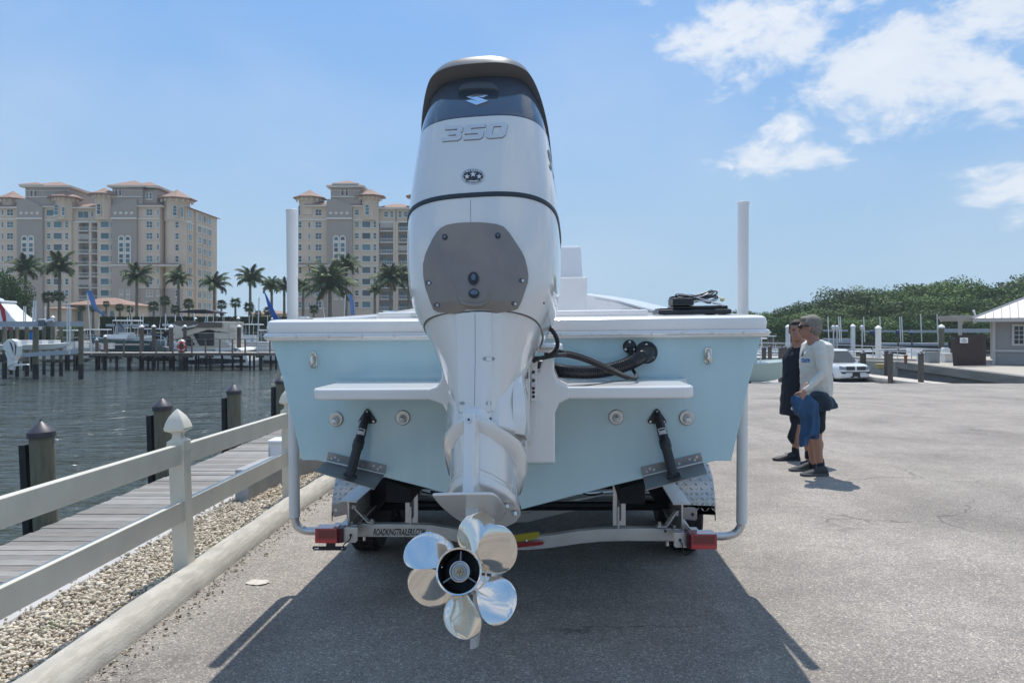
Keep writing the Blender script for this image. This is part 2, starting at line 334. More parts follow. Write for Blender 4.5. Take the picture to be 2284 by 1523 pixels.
# kerb
def kerb():
    prof = [(0, -.1), (0, .0), (-.014, .04), (-.035, .072), (-.062, .094), (-.095, .104), (-.15, .106), (-.168, .098), (-.176, .06), (-.176, -.1)]
    yy = [-4+.25*i for i in range(70)]; b = MB(); rs = []
    for y in yy:
        x = curve_x(y); t = Vector((curve_x(y+.01)-x, .01)).normalized(); nx, ny = t.y, -t.x
        wob = .004*math.sin(y*5)+.003*math.sin(y*13+1)
        rs.append([(x+nx*p, y+ny*p*1, gz(y)+q+wob*(q > 0)) for p, q in prof])
    b.rings(rs)
    m = mat('kerb_concrete', (.52, .485, .42), .9, c2=(.42, .39, .335), scale=5, detail=12, bump=.35, bscale=90)
    t, bs = nodes_of(m); n = t.nodes.new; L = t.links.new
    # grime streaks running along the road face
    tc = n('ShaderNodeTexCoord'); mp = n('ShaderNodeMapping'); mp.inputs['Scale'].default_value = (1, .3, 5); L(tc.outputs['Object'], mp.inputs[0])
    x = n('ShaderNodeTexNoise'); x.inputs['Scale'].default_value = 16; x.inputs['Detail'].default_value = 8; L(mp.outputs[0], x.inputs['Vector'])
    r = n('ShaderNodeValToRGB'); r.color_ramp.elements[0].position = .47; r.color_ramp.elements[0].color = (.52, .5, .48, 1); r.color_ramp.elements[1].position = .56; r.color_ramp.elements[1].color = (1, 1, 1, 1)
    L(x.outputs['Fac'], r.inputs[0]); src = bs.inputs['Base Color'].links[0].from_socket
    k = n('ShaderNodeMix'); k.data_type = 'RGBA'; k.blend_type = 'MULTIPLY'; k.inputs['Factor'].default_value = .3; L(src, k.inputs['A']); L(r.outputs[0], k.inputs['B']); L(k.outputs['Result'], bs.inputs['Base Color'])
    tag(b.build('kerb', m, smooth=50), kind='structure')
kerb()
# gravel verge
gm = mat('pale_gravel', (.44, .37, .28), .9, c2=(.30, .25, .19), scale=45, detail=2, bump=1, bscale=60)
def verge_z(y): return gz(y)+.035
b = MB(); yy = [-4+.5*i for i in range(34)]
b.rings([[(curve_x(y)-.16, y, verge_z(y)), (-2.80, y, verge_z(y)-.02)] for y in yy], 0, 0, closed=False)
tag(b.build('verge', gm, smooth=0, recalc=False), kind='structure')
def gravel():
    rng = np.random.default_rng(3)
    ico = [(0, 0, 1), (.89, 0, .45), (.28, .85, .45), (-.72, .53, .45), (-.72, -.53, .45), (.28, -.85, .45), (.72, .53, -.45), (-.28, .85, -.45), (-.89, 0, -.45), (-.28, -.85, -.45), (.72, -.53, -.45), (0, 0, -1)]
    fc = [(0, 1, 2), (0, 2, 3), (0, 3, 4), (0, 4, 5), (0, 5, 1), (1, 6, 2), (2, 7, 3), (3, 8, 4), (4, 9, 5), (5, 10, 1), (1, 10, 6), (2, 6, 7), (3, 7, 8), (4, 8, 9), (5, 9, 10), (6, 11, 7), (7, 11, 8), (8, 11, 9), (9, 11, 10), (10, 11, 6)]
    ico = np.array(ico); fc = np.array(fc); n = 23000
    # denser close to the lens, where single stones can be made out
    y = 1.6+rng.random(n)**1.5*8.6; inner = -2.56; outer = np.array([curve_x(v) for v in y])-.155
    x = inner-.02+(outer-inner)*rng.random(n)**.92
    strag = rng.random(n) < .025; x[strag] = inner-rng.random(strag.sum())**2*.2
    # stones spilled over the kerb foot
    sp = rng.random(n) < .022; x[sp] = outer[sp]+.16+rng.random(sp.sum())**2*.16
    zz = -SL*y+.037+rng.random(n)*.022; zz[strag] = (-SL*y+.066)[strag]; zz[sp] = (-SL*y+.004)[sp]
    sz = .0062+rng.random(n)**2.5*.0105; sz[sp] *= .6; sz[strag] *= .8
    V = ico[None]*(1+.35*(rng.random((n, 12, 1))-.5))*sz[:, None, None]*np.stack([rng.uniform(.8, 1.5, n), rng.uniform(.7, 1.1, n), rng.uniform(.5, .9, n)], 1)[:, None]
    a = rng.random(n)*6.283; b_ = rng.normal(0, .5, n); ca, sa, cb, sb = np.cos(a), np.sin(a), np.cos(b_), np.sin(b_)
    X = V[..., 0]*cb[:, None]+V[..., 2]*sb[:, None]; Z = -V[..., 0]*sb[:, None]+V[..., 2]*cb[:, None]; Y = V[..., 1]
    P = np.stack([X*ca[:, None]-Y*sa[:, None]+x[:, None], X*sa[:, None]+Y*ca[:, None]+y[:, None], Z+zz[:, None]], 2).reshape(-1, 3)
    Fc = (fc[None]+(np.arange(n)*12)[:, None, None]).reshape(-1, 3)
    me = bpy.data.meshes.new('gravel'); me.vertices.add(len(P)); me.vertices.foreach_set('co', P.astype('f').ravel())
    me.loops.add(Fc.size); me.loops.foreach_set('vertex_index', Fc.astype('i').ravel()); me.polygons.add(len(Fc))
    me.polygons.foreach_set('loop_start', np.arange(0, Fc.size, 3, dtype='i')); me.polygons.foreach_set('loop_total', np.full(len(Fc), 3, 'i'))
    me.update(calc_edges=True); me.validate()
    m = mat('gravel_stone', (.52, .44, .33), .85); t, bs = nodes_of(m)
    g = t.nodes.new('ShaderNodeNewGeometry'); r = t.nodes.new('ShaderNodeValToRGB'); t.links.new(g.outputs['Random Per Island'], r.inputs[0])
    e = r.color_ramp.elements; e[0].color = (.30, .25, .19, 1); e[1].color = (.74, .68, .57, 1); k = e.new(.25); k.color = (.49, .42, .32, 1); k = e.new(.7); k.color = (.62, .54, .42, 1)
    t.links.new(r.outputs[0], bs.inputs['Base Color']); me.materials.append(m)
    o = bpy.data.objects.new('gravel', me); col.objects.link(o)
    tag(o, 'pale tan gravel stones filling the strip beside the kerb', 'gravel', kind='stuff')
gravel()
# weeds and leaf litter
def grass_tuft():
    rng = random.Random(5); b = MB()
    for i in range(120):
        x = -2.3+rng.gauss(0, .035); y = 3.86+rng.gauss(0, .06); z = verge_z(y)+.012; a = rng.random()*6.28; h = rng.uniform(.012, .035); l = rng.uniform(.01, .03)
        w_ = .0025; dx, dy = math.cos(a), math.sin(a)
        b.add([(x-dy*w_, y+dx*w_, z), (x+dy*w_, y-dx*w_, z), (x+dx*l, y+dy*l, z+h)], [(0, 1, 2)])
    tag(b.build('grass_tuft', mat('weed_green', (.10, .17, .04), .7, var=.3, scale=60), smooth=0, recalc=False), 'small green weed tuft growing through the gravel strip', 'weed', kind='stuff')
grass_tuft()
def litter():
    rng = random.Random(9); b = MB()
    for i in range(420):
        y = 2.2+rng.random()**1.3*8; x = curve_x(y)+abs(rng.gauss(0, .07))+.004; z = gz(y)+.004; a = rng.random()*6.28; l = rng.uniform(.004, .02); w_ = l*rng.uniform(.2, .6)
        b.mat(rng.choice([0, 0, 1, 2])); c_, s_ = math.cos(a), math.sin(a)
        pts = [(l, 0), (0, w_), (-l, 0), (0, -w_)]
        b.add([(x+p*c_-q*s_, y+p*s_+q*c_, z+rng.random()*.006) for p, q in pts]+[(x, y, z+.004+rng.random()*.008)], [(0, 1, 4), (1, 2, 4), (2, 3, 4), (3, 0, 4)])
    o = b.build('leaf_litter', [mat('dry_leaf', (.14, .10, .06), .8), mat('grey_debris', (.32, .29, .25), .9), mat('brown_bits', (.06, .045, .03), .9)], smooth=0, recalc=False)
    tag(o, 'dry leaf bits and grit gathered along the foot of the kerb', 'debris', kind='stuff')
litter()
# flattened paper scrap
b = MB(); c0 = at_z(574, 1301, gz(4.9)); rng = random.Random(2); ring = []
for k in range(22):
    a = 2*math.pi*k/22; r_ = 1+rng.uniform(-.18, .18); ring.append((c0.x+.072*r_*math.cos(a), c0.y+.05*r_*math.sin(a), gz(c0.y)+.005+rng.random()*.004))
b.add(ring+[(c0.x, c0.y, gz(c0.y)+.013)], [(k, (k+1) % 22, 22) for k in range(22)])
tag(b.build('paper_scrap', mat('dirty_paper', (.55, .50, .43), .8, var=.15, scale=40), smooth=60, recalc=False), 'flattened pale paper scrap lying on the asphalt near the kerb', 'litter')
# seawall cap between gravel and boardwalk
b = MB(); b.rings([[(-2.57, y, gz(y)+.06), (-2.79, y, gz(y)+.06), (-2.79, y, -3), (-2.57, y, -3)] for y in (-4, 0, 5, 8, 13)])
tag(b.build('seawall_cap', mat('smooth_grey_concrete', (.50, .48, .46), .8, c2=(.40, .385, .37), scale=4, bump=.2), smooth=0, bevel=.01), kind='structure')
# boardwalk with single planks
pk = [mat('weathered_plank_%s' % n_, c, .85, c2=c2, scale=3.5, detail=9, stretch=(1.2, 12, 1), bump=.6, bscale=14) for n_, c, c2 in
      (('grey', (.28, .27, .25), (.125, .118, .108)), ('rosy', (.285, .262, .24), (.13, .12, .108)), ('pale', (.37, .355, .33), (.175, .165, .15)))]
bw = thing('boardwalk', 'weathered grey timber boardwalk between the cream fence and the water', 'boardwalk', (-3.65, 3, -.42)); bw['kind'] = 'structure'
del bw['category']; del bw['label']
pmesh = []
for m in pk:
    o_ = MB(); nseg = 5
    for s_ in range(1): o_.box((0, 0, -.019), (1.80, .138, .038))
    q = o_.build('plank', m, smooth=0, bevel=.006); pmesh.append(q.data); bpy.data.objects.remove(q)
rng = random.Random(11)
for i in range(128):
    y = 1.6+i*.146
    o = inst('plank', pmesh[rng.randrange(3)], bw, (rng.gauss(0, .006), y-3, rng.gauss(0, .0018)), (0, rng.gauss(0, .0015), rng.gauss(0, .003)))
    o.scale = (1+rng.uniform(-.004, .008), 1, 1)
b = MB()
for x in (-4.45, -3.65, -2.9): b.bb(x-.04, x+.04, 1.5, 20.4, -.66, -.462)
b.build('stringer', MT['pilebr'], bw, world=True, smooth=0)
# mooring piles at the boardwalk edge
capm = mat('slate_pile_cap', (.05, .046, .055), .45, var=.15, scale=12)
def mooring(y, lab, lean):
    t = thing('mooring_pile', lab, 'piling', ({7.6: -4.59, 10.25: -4.64, 12.95: -4.70}.get(y, -4.72), y, WZ), group='mooring piles along the boardwalk')
    t.rotation_euler = (0, lean, 0)
    MB().rev([(.114, -1.2), (.114, .5), (.111, 2.04)], n=20).build('post', MT['pile'], t)
    MB().rev([(.112, 2.03), (.128, 2.03), (.130, 2.085), (.123, 2.094), (.088, 2.13), (.04, 2.172), (.012, 2.192), (.009, 2.212), (.004, 2.214)], n=20).build('cap', capm, t, smooth=35)
    MB().bb(-.19, -.12, -.075, .05, -.4, 1.97).build('rub_board', MT['piledk'], t, smooth=0, bevel=.006)
    MB().bb(-.21, -.19, -.03, .0, 1.5, 1.53).bb(-.21, -.19, -.03, 0, .9, .93).build('bolt', MT['galv'], t, smooth=0)
for y, lab, ln in ((7.6, 'nearest dark capped mooring pile, large at the left edge of the photo', -.05), (10.25, 'second dark capped mooring pile, just left of the white fence post', -.03),
                   (12.95, 'third dark capped mooring pile, between the fence post and the blue hull', -.012), (15.6, 'farthest dark capped mooring pile, half hidden by the blue hull', 0), (18.3, 'last dark capped mooring pile, behind the boat hull', 0)):
    mooring(y, lab, ln)
# fence
fence = thing('rail_fence', 'cream vinyl two rail fence with pointed finial posts beside the kerb', 'fence', (-2.062, 4.8, 0))
def fpost(y, lean=-.035):
    z0 = gz(y); hw = .048
    t = MB(); t.box((0, 0, .40), (.098, .098, .82)); o = t.build('post', MT['cream'], fence, smooth=0, bevel=.004); o.location = (0, y-4.8, z0+.04); o.rotation_euler = (0, lean, 0)
    c = MB(); c.prism([(-.055, -.055), (.055, -.055), (.055, .055), (-.055, .055)], .805, .85, 'Z')
    pr = [(.055, .85), (.056, .868), (.045, .875), (.033, .885), (.028, .905), (.032, .92), (.045, .928), (.064, .936), (.067, .95), (.058, .985), (.042, 1.02), (.02, 1.05), (.003, 1.068)]
    rs = []
    for r_, h in pr:
        ring = []
        for k in range(24):
            a = 2*math.pi*k/24; e = .16 if r_ > .04 or h < .88 else .3
            ca, sa = math.cos(a), math.sin(a); ring.append((r_*math.copysign(abs(ca)**e, ca), r_*math.copysign(abs(sa)**e, sa), h))
        rs.append(ring)
    c.rings(rs); f = c.build('finial', MT['cream'], o, smooth=24); f.location = (0, 0, -.04+.0)
    return o
for y in (.2, 2.5, 4.8, 7.05, 9.3): fpost(y, -.045 if y < 6 else -.012)
for (ya, yb) in ((-1.5, .15), (.25, 2.45), (2.55, 4.755), (4.845, 7.0), (7.1, 9.25)):
    for z0, z1 in ((.725, .85), (.372, .50)):
        b = MB(); x0, x1 = -.022, .022
        dz = .0
        b.rings([[(x0, y-4.8, gz(y)+z0+dz), (x1, y-4.8, gz(y)+z0+dz), (x1, y-4.8, gz(y)+z1+dz), (x0, y-4.8, gz(y)+z1+dz)] for y in (ya, yb)])
        o = b.build('rail', MT['cream'], fence, smooth=0, bevel=.004)
        if yb < 6: o.location.x = -.022*(z0 > .6)
# low painted wall beyond the fence and the small white box
b = MB(); pts = [(-2.40, 6.95), (-2.38, 7.6), (-2.3, 8.2), (-2.12, 9.1), (-1.8, 9.9), (-1.3, 10.6)]
rs = []
for i, (x, y) in enumerate(pts):
    h = .33 if i < 2 else .33-.012*i; rs.append([(x, y, gz(y)-.1), (x-.14, y+.03, gz(y)-.1), (x-.14, y+.03, gz(y)+h), (x, y, gz(y)+h)])
b.rings(rs); tag(b.build('low_wall', mat('grey_white_stucco', (.37, .37, .37), .85, c2=(.29, .29, .29), scale=6, bump=.3), smooth=40, bevel=.012), 'low grey white stucco wall behind the fence, curving with the kerb', 'wall')
t = thing('utility_box', 'white utility box standing on the boardwalk edge behind the fence', 'box', (-2.93, 9.6, -.4))
MB().bb(-.095, .095, -.15, .15, 0, .50).build('cabinet', MT['white'], t, smooth=0, bevel=.01)
MB().bb(-.105, .105, -.165, .165, .501, .535).build('lid', MT['white'], t, smooth=0, bevel=.008)
MB().bb(-.085, -.075, -.158, -.15, .1, .45).build('hinge', MT['galv'], t, smooth=0)
# ---------------------------------------------------------------- far land
dirtm = mat('sandy_shore', (.33, .29, .22), .95, c2=(.20, .19, .13), scale=.6, bump=.2)
slab_solid('far_shore', [(-420, 101), (26, 101), (26, 112), (190, 150), (190, 520), (-420, 520)], 0.15, -3, dirtm)
BD = 208.
stuc = mat('beige_stucco', (.61, .485, .37), .9, var=.05, scale=.12)
taup = mat('taupe_stucco', (.33, .285, .245), .9, var=.05, scale=.12)
tan2 = mat('rosy_taupe_stucco', (.42, .34, .28), .9, var=.05, scale=.12)
trim = mat('white_stone_trim', (.66, .62, .56), .8, var=.04, scale=.4)
tile = mat('terracotta_roof_tile', (.33, .185, .13), .8, c2=(.22, .145, .11), scale=1.6, detail=6, bump=.6, bscale=3, stretch=(3, 3, 1))
wind = mat('green_blue_window_glass', (.02, .055, .065), .1, spec=.7, var=.4, scale=.1)
winb = mat('blue_window_glass', (.04, .085, .10), .12, spec=.7, var=.4, scale=.1)
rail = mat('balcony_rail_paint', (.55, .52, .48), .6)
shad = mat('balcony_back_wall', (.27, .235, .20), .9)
K = BD/F
for m_w in (wind, winb): objvar(m_w, .5, 3.2)
def wmesh(name, w_, h_, mull, glass=wind, arch=False, sill=True):
    b = MB(); t = .13; b.mat(0); hh = h_/2
    def outline(W2, H2, up):
        if not arch: return [(-W2, -H2), (W2, -H2), (W2, H2), (-W2, H2)]
        return [(-W2, -H2), (W2, -H2)]+[(W2*math.cos(a), H2-W2+W2*math.sin(a)) for a in [math.pi*k/8 for k in range(9)]]
    o1 = outline(w_/2+t, hh+t, 1); o2 = outline(w_/2, hh, 1); n = len(o1)
    vs = [(u, -.10, v) for u, v in o1]+[(u, -.10, v) for u, v in o2]+[(u, .0, v) for u, v in o1]+[(u, .02, v) for u, v in o2]
    fs = []
    for i in range(n):
        j = (i+1) % n; fs += [(i, j, n+j, n+i), (2*n+i, i, i+2*n-n*0 if 0 else j, 2*n+j) if 0 else (2*n+i, 2*n+j, j, i), (n+i, n+j, 3*n+j, 3*n+i)]
    b.add(vs, fs)
    for (ax, p) in mull:
        if ax == 'v': b.bb(p*w_-.05, p*w_+.05, -.07, .0, -hh, hh)
        else: b.bb(-w_/2, w_/2, -.065, .0, p*h_-.05, p*h_+.05)
    if sill: b.bb(-w_/2-t-.1, w_/2+t+.1, -.22, .0, -hh-t-.16, -hh-t)
    b.mat(1).add([(u, -.02, v) for u, v in o2], [tuple(range(n))])
    o = b.build(name, [trim, glass], smooth=0, recalc=False); me = o.data; bpy.data.objects.remove(o); return me
m_ = lambda px: px*K
WM = dict(quad=wmesh('window', m_(13), m_(13), [('v', 0), ('h', 0)]), wide=wmesh('window', m_(18), m_(13), []), mid=wmesh('window', m_(8), m_(11), [('h', 0.02)]),
          two=wmesh('window', m_(6.5), m_(13), [('h', 0)]), nar=wmesh('window', m_(3.6), m_(11.5), [], winb), pair=wmesh('window', m_(9), m_(13), [('v', 0)], winb),
          arch=wmesh('window', m_(8), m_(22), [('h', .18), ('h', -.1)], wind, True), sarch=wmesh('window', m_(3.6), m_(22), [('h', .15)], wind, True),
          dbl=wmesh('window', m_(23), m_(14), [('v', 0)]), tall=wmesh('window', m_(6), m_(18), [('h', -.1)]),
          belf=wmesh('belfry_opening', m_(5.5), m_(17), [], mat('belfry_dark', (.10, .085, .08), .9), True, False),
          sq=wmesh('window', m_(6), m_(10), [('h', 0)]), gl=wmesh('window', m_(8), m_(14.5), [('v', .1)], winb))
ROWS = [475, 502, 527.3, 552.6, 578, 603.3, 628.7, 654, 679.5]
class Bld:
    def __init__(s, label, x0, xc):
        s.t = thing('apartment_building', label, 'building', (Wp(xc, 742, BD).x, BD, .15)); s.x0 = x0
    def X(s, px): return (px-CX)*K
    def Z(s, py): return CZ-(py-HY)*K
    def blk(s, name, x0, x1, y0, y1, f, dep, m):     # px box, f metres proud of the facade line
        MB().bb(s.X(x0), s.X(x1), BD-f, BD+dep, s.Z(y0), s.Z(y1)).build(name, m, s.t, world=True, smooth=0)
    def win(s, kind, px, py, f, sc=1):
        o = inst('belfry_opening' if kind == 'belf' else 'window', WM[kind], s.t, (s.X(px)-s.t.location.x, -f, s.Z(py)-.15)); return o
    def hip(s, x0, x1, ye, yt, f, dep, over=.9, ridge=0.0, m=None):
        a, b_ = s.X(x0)-over, s.X(x1)+over; ya, yb = BD-f-over, BD+dep+over; z0 = s.Z(ye); cx, cy = (a+b_)/2, (ya+yb)/2; z1 = CZ+(HY-yt)/F*(cy-min(dep, 8)*.0)
        L = b_-a; D = yb-ya; rx = max(0, (L-D)/2); ry = max(0, (D-L)/2)
        MB().add([(a, ya, z0), (b_, ya, z0), (b_, yb, z0), (a, yb, z0), (cx-rx, cy-ry, z1), (cx+rx, cy-ry, z1), (cx+rx, cy+ry, z1), (cx-rx, cy+ry, z1)],
                 [(0, 1, 5, 4), (1, 2, 6, 5), (2, 3, 7, 6), (3, 0, 4, 7), (4, 5, 6, 7), (3, 2, 1, 0)]).build('roof', m or tile, s.t, world=True, smooth=0, recalc=False)
        MB().bb(a+.1, b_-.1, ya+.1, yb-.1, z0-.38, z0-.02).build('eave', trim, s.t, world=True, smooth=0)
    def turret(s, xc, hw, ybase, ye, yt, f, ov=1.15, brackets=True):
        cx, cy = s.X(xc), BD-f+hw*K; r = hw*K/math.cos(math.pi/8); ang = [math.pi/8+math.pi/4*k for k in range(8)]
        MB().rings([[(cx+q*math.cos(a), cy+q*math.sin(a), z) for a in ang] for q, z in ((r, s.Z(ybase)), (r, s.Z(ye)-1.3), (r*1.02, s.Z(ye)-.8), (r*1.16, s.Z(ye)-.25), (r*1.16, s.Z(ye)))]).build('turret', stuc, s.t, world=True, smooth=0)
        rr = r+ov+.9
        MB().rings([[(cx+q*math.cos(a), cy+q*math.sin(a), z) for a in ang] for q, z in ((rr, s.Z(ye)-.1), (rr, s.Z(ye)+.12), (rr*.5, s.Z(ye)*.5+(s.Z(yt)+1.0)*.5), (.1, s.Z(yt)+1.1))]).build('turret_roof', tile, s.t, world=True, smooth=0)
        if brackets:
            b = MB()
            for k in range(16):
                a = math.pi/8*k; p = Vector((cx+(r*1.16+.25)*math.cos(a), cy+(r*1.16+.25)*math.sin(a), s.Z(ye)-.55)); b.box(p, (.28, .28, .75))
            b.build('eave_bracket', trim, s.t, world=True, smooth=0)
    def band(s, x0, x1, y, h, f, m=None):
        s.blk('string_course', x0, x1, y-h/2, y+h/2, f+.28, -f, m or trim)
    def arches(s, xc, f):
        o = MB(); w_ = 5.4
        for dx in (-7.3, 7.3):
            cx = s.X(xc+dx); W2 = m_(6.9); zt = s.Z(527)-W2; zb = s.Z(589)
            poly = [(cx-W2, zb), (cx+W2, zb)]+[(cx+W2*math.cos(a), zt+W2*math.sin(a)) for a in [math.pi*k/12 for k in range(13)]]
            o.prism(poly, BD-f-.22-(.01 if dx > 0 else 0), BD-f, 'Y')
        o.build('arched_surround', trim, s.t, world=True, smooth=0)
        g = WM.setdefault('pane', None)
        if not g:
            q = MB(); q.bb(-m_(4), m_(4), -.05, .0, -m_(4.1), m_(4.1)); g = q.build('pane', wind, smooth=0); WM['pane'] = g.data; bpy.data.objects.remove(g)
            q = MB(); q.prism([(-m_(4.2), -m_(3)), (m_(4.2), -m_(3))]+[(m_(4.2)*math.cos(a), m_(4.2)*math.sin(a)) for a in [math.pi*k/8 for k in range(9)]], -.05, 0); g = q.build('pane', wind, smooth=0); WM['panea'] = g.data; bpy.data.objects.remove(g)
        for dx in (-7.3, 7.3):
            for y, k in ((534.5, 'panea'), (548.5, 'pane'), (559, 'pane'), (573, 'pane'), (583.5, 'pane')):
                inst('pane', WM[k], s.t, (s.X(xc+dx)-s.t.location.x, -f-.24, s.Z(y)-.15))
    def balcony(s, x0, x1, y, f, shut=False):
        b = MB(); b.bb(s.X(x0), s.X(x1), BD-f-.5, BD+.2, s.Z(y+9.8), s.Z(y+8)); o = b.build('balcony', trim, s.t, world=True, smooth=0)
        r_ = MB(); za, zb = s.Z(y+8), s.Z(y+.2); yy = BD-f-.42
        r_.bb(s.X(x0), s.X(x1), yy-.05, yy+.05, zb-.12, zb); n = int((s.X(x1)-s.X(x0))/.42)
        for i in range(n+1):
            x = s.X(x0)+(s.X(x1)-s.X(x0))*i/n; r_.bb(x-.045, x+.045, yy-.03, yy+.03, za, zb-.12)
        r_.build('railing', rail, o, world=True, smooth=0)
        if not shut:
            q = MB(); q.bb(s.X(x0+2), s.X(x0+2)+(s.X(x1)-s.X(x0))*.38, BD+1.42, BD+1.5, s.Z(y+8), s.Z(y-8.5)); q.bb(s.X(x0+2)+(s.X(x1)-s.X(x0))*.45, s.X(x1-1.5), BD+1.42, BD+1.5, s.Z(y+8), s.Z(y-8.5))
            q.build('sliding_door', wind, o, world=True, smooth=0)
        else: MB().bb(s.X(x0), s.X(x1), BD-f-.2, BD-f-.1, s.Z(y+.2), s.Z(y-10)).build('storm_shutter', mat('balcony_shutter', (.42, .37, .32), .8) if 'bsh' not in MT else MT['bsh'], o, world=True, smooth=0)
MT['bsh'] = mat('balcony_shutter', (.40, .36, .32), .8)
def gable_bay(B, x0, x1, xa, belx0, belx1, flip, f=1.6):
    # tall taupe bay with a sloping shoulder, twin arches, belvedere storey above
    B.blk('wall', x0, x1, 466, 592, f, 6, taup); B.blk('wall', x0, x1, 592, 760, f+.05, 6, tan2)
    hi = (x0, 449) if not flip else (x1, 449); X, Z = B.X, B.Z
    MB().prism([(X(x0), Z(466)), (X(x1), Z(466)), (X(x1), Z(447 if flip else 461)), (X((x0+x1)/2+(9 if flip else -9)), Z(446)), (X(x0), Z(461 if flip else 447))], BD-f, BD+6).build('gable_wall', taup, B.t, world=True, smooth=0)
    B.band(x0-.4, x1+.4, 489.5, 3.6, f); B.band(x0-.3, x1+.3, 593, 3.2, f)
    for k in range(4): B.blk('blank_panel', (x0+x1)/2-22+k*12, (x0+x1)/2-16+k*12, 475, 480, f+.1, -f, trim)
    B.arches(xa, f)
    for dx in (-7.5, 7.5):
        for y in (648, 658): B.win('sq', xa+dx, y+4, f)
    B.blk('belvedere', belx0, belx1, 417, 462, f-.6, 12, taup); B.band(belx0-.2, belx1+.2, 441, 1.8, f-.6); B.band(belx0-.2, belx1+.2, 427, 1.2, f-.6)
    B.hip(belx0, belx1, 417, 407.5, f-.6, 13, 1.1)
def std_rows(B, cols, f):
    for px, kind, rows in cols:
        for r_ in rows: B.win(kind, px, ROWS[r_], f)
ALL = range(0, 9)
def mk_A():
    B = Bld('wide beige and taupe apartment block with terracotta roofs at the far left', 0, 200)
    X, Z = B.X, B.Z
    # left wing (beyond the frame edge it goes on a little)
    B.blk('wall', -40, 46, 466, 760, .6, 16, stuc); B.hip(-40, 50, 463, 450, .6, 8, 1.0); B.band(-40, 46, 490, 3, .6); B.band(-40, 46, 592, 2.4, .6)
    std_rows(B, [(9, 'nar', range(0, 9)), (26, 'quad', ALL), (-14, 'quad', ALL)], .6)
    B.turret(16, 21, 470, 443, 432, 0, .9)
    gable_bay(B, 46, 103, 71, 62, 158, False)
    for x in (76, 85): B.win('belf', x, 433, 1.05)
    B.hip(62, 96, 415, 409, 1.4, 6, 1.1)
    # middle left bay with turret
    B.blk('wall', 103, 163, 463, 760, .8, 14, stuc); B.band(103, 163, 492, 3, .8); B.band(103, 163, 594, 2, .8); B.hip(103, 135, 461, 455, .8, 4, .9)
    std_rows(B, [(113, 'mid', range(1, 8)), (133, 'wide', range(1, 8)), (153, 'two', range(1, 9))], .8)
    B.win('wide', 117, 476, .8)
    B.turret(146, 18.5, 492, 443, 431, 2.2); B.win('arch', 137, 471, 2.35); B.win('tall', 152, 474, 2.2)
    # balcony bay
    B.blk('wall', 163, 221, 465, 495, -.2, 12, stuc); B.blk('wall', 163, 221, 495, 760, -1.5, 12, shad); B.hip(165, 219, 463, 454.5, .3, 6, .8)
    B.band(163, 221, 495.5, 3.2, .1); B.blk('pillar', 200.5, 206, 495, 760, .5, 1.6, stuc); B.blk('pillar', 163, 176, 495, 760, .2, 1.6, stuc)
    B.win('dbl', 185, 479, -.2); B.win('mid', 215, 478, -.2); B.win('nar', 205, 478, -.2)
    for i, r_ in enumerate(ROWS[1:]):
        B.balcony(176.3, 200.2, r_+5, .2, i in (1, 5)); B.balcony(206.3, 221, r_+5, .2, False)
    # right middle bay
    B.blk('wall', 221, 256, 463, 760, .9, 14, stuc); B.band(221, 256, 492, 3, .9); B.band(221, 256, 594, 2, .9)
    std_rows(B, [(238, 'wide', range(1, 9)), (252.5, 'nar', range(1, 9))], .9)
    B.turret(235, 18, 492, 437, 428.5, 2.4); B.win('arch', 232, 470, 2.6)
    gable_bay(B, 256, 312, 286, 256, 323, True, 1.8)
    for x in (265, 274): B.win('belf', x, 430, 1.3)
    B.blk('belvedere', 323, 352, 424, 462, .4, 14, taup); B.hip(300, 350, 417, 411, .6, 12, 1.2)
    B.win('two', 331, 438, .4); B.win('two', 337, 438, .4)
    # right wing
    B.blk('wall', 312, 360, 462, 630, .9, 16, stuc); B.blk('wall', 312, 360, 643, 760, .95, 16, tan2); B.blk('wall', 312, 360, 630, 643, .9, 16, stuc)
    B.hip(316, 362, 460, 448.5, .9, 7, .9); B.band(312, 360, 489.5, 3, .9); B.band(312, 360, 642, 2.2, .95)
    std_rows(B, [(337, 'quad', ALL), (359-3, 'nar', ALL)], .9)
    B.hip(312, 405, 592, 587, 2.4, 1, .7, m=tile)
    # corner turret
    cx = 387; b = MB(); r_ = 27*K; cy = BD+r_*.85
    for za, zb, m, nm in ((760, 643, tan2, 'corner_wall'), (643, 458, stuc, 'corner_wall')):
        MB().rings([[(X(cx)+r_*math.cos(a), cy+r_*math.sin(a), Z(q)) for a in [2*math.pi*k/20 for k in range(20)]] for q in (za, zb)]).build(nm, m, B.t, world=True, smooth=40)
    MB().rings([[(X(cx)+(r_+.3)*math.cos(a), cy+(r_+.3)*math.sin(a), Z(q)) for a in [2*math.pi*k/20 for k in range(20)]] for q in (492, 489)]).build('string_course', trim, B.t, world=True, smooth=40)
    B.turret(387, 25, 490, 443, 429, .9, 1.0)
    for px, kind, rows in ((396, 'two', range(1, 9)), (409, 'nar', range(1, 9)), (377, 'nar', ())):
        a = math.asin((px-cx)/27.); 
        for rr in rows:
            o = B.win(kind, px, ROWS[rr]+(1 if px > 400 else 0), 0); o.location.y = -(math.cos(a)*r_-r_*.85)-.02; o.rotation_euler = (0, 0, a)
    o = B.win('arch', 396, 472, 1.6); o = B.win('sarch', 408, 474, .6); o.rotation_euler = (0, 0, .55)
    # side facade running back from the corner
    x0, x1, D1 = X(414), Wp(484, 742, 229).x, 229.
    def side(px): # point on the side facade seen at this px
        t = (px-414)/(484-414.); d = 1/((1-t)/BD+t/D1); return Vector((x0+(x1-x0)*((d-BD)/(D1-BD)), d, 0))
    zt = Z(461)
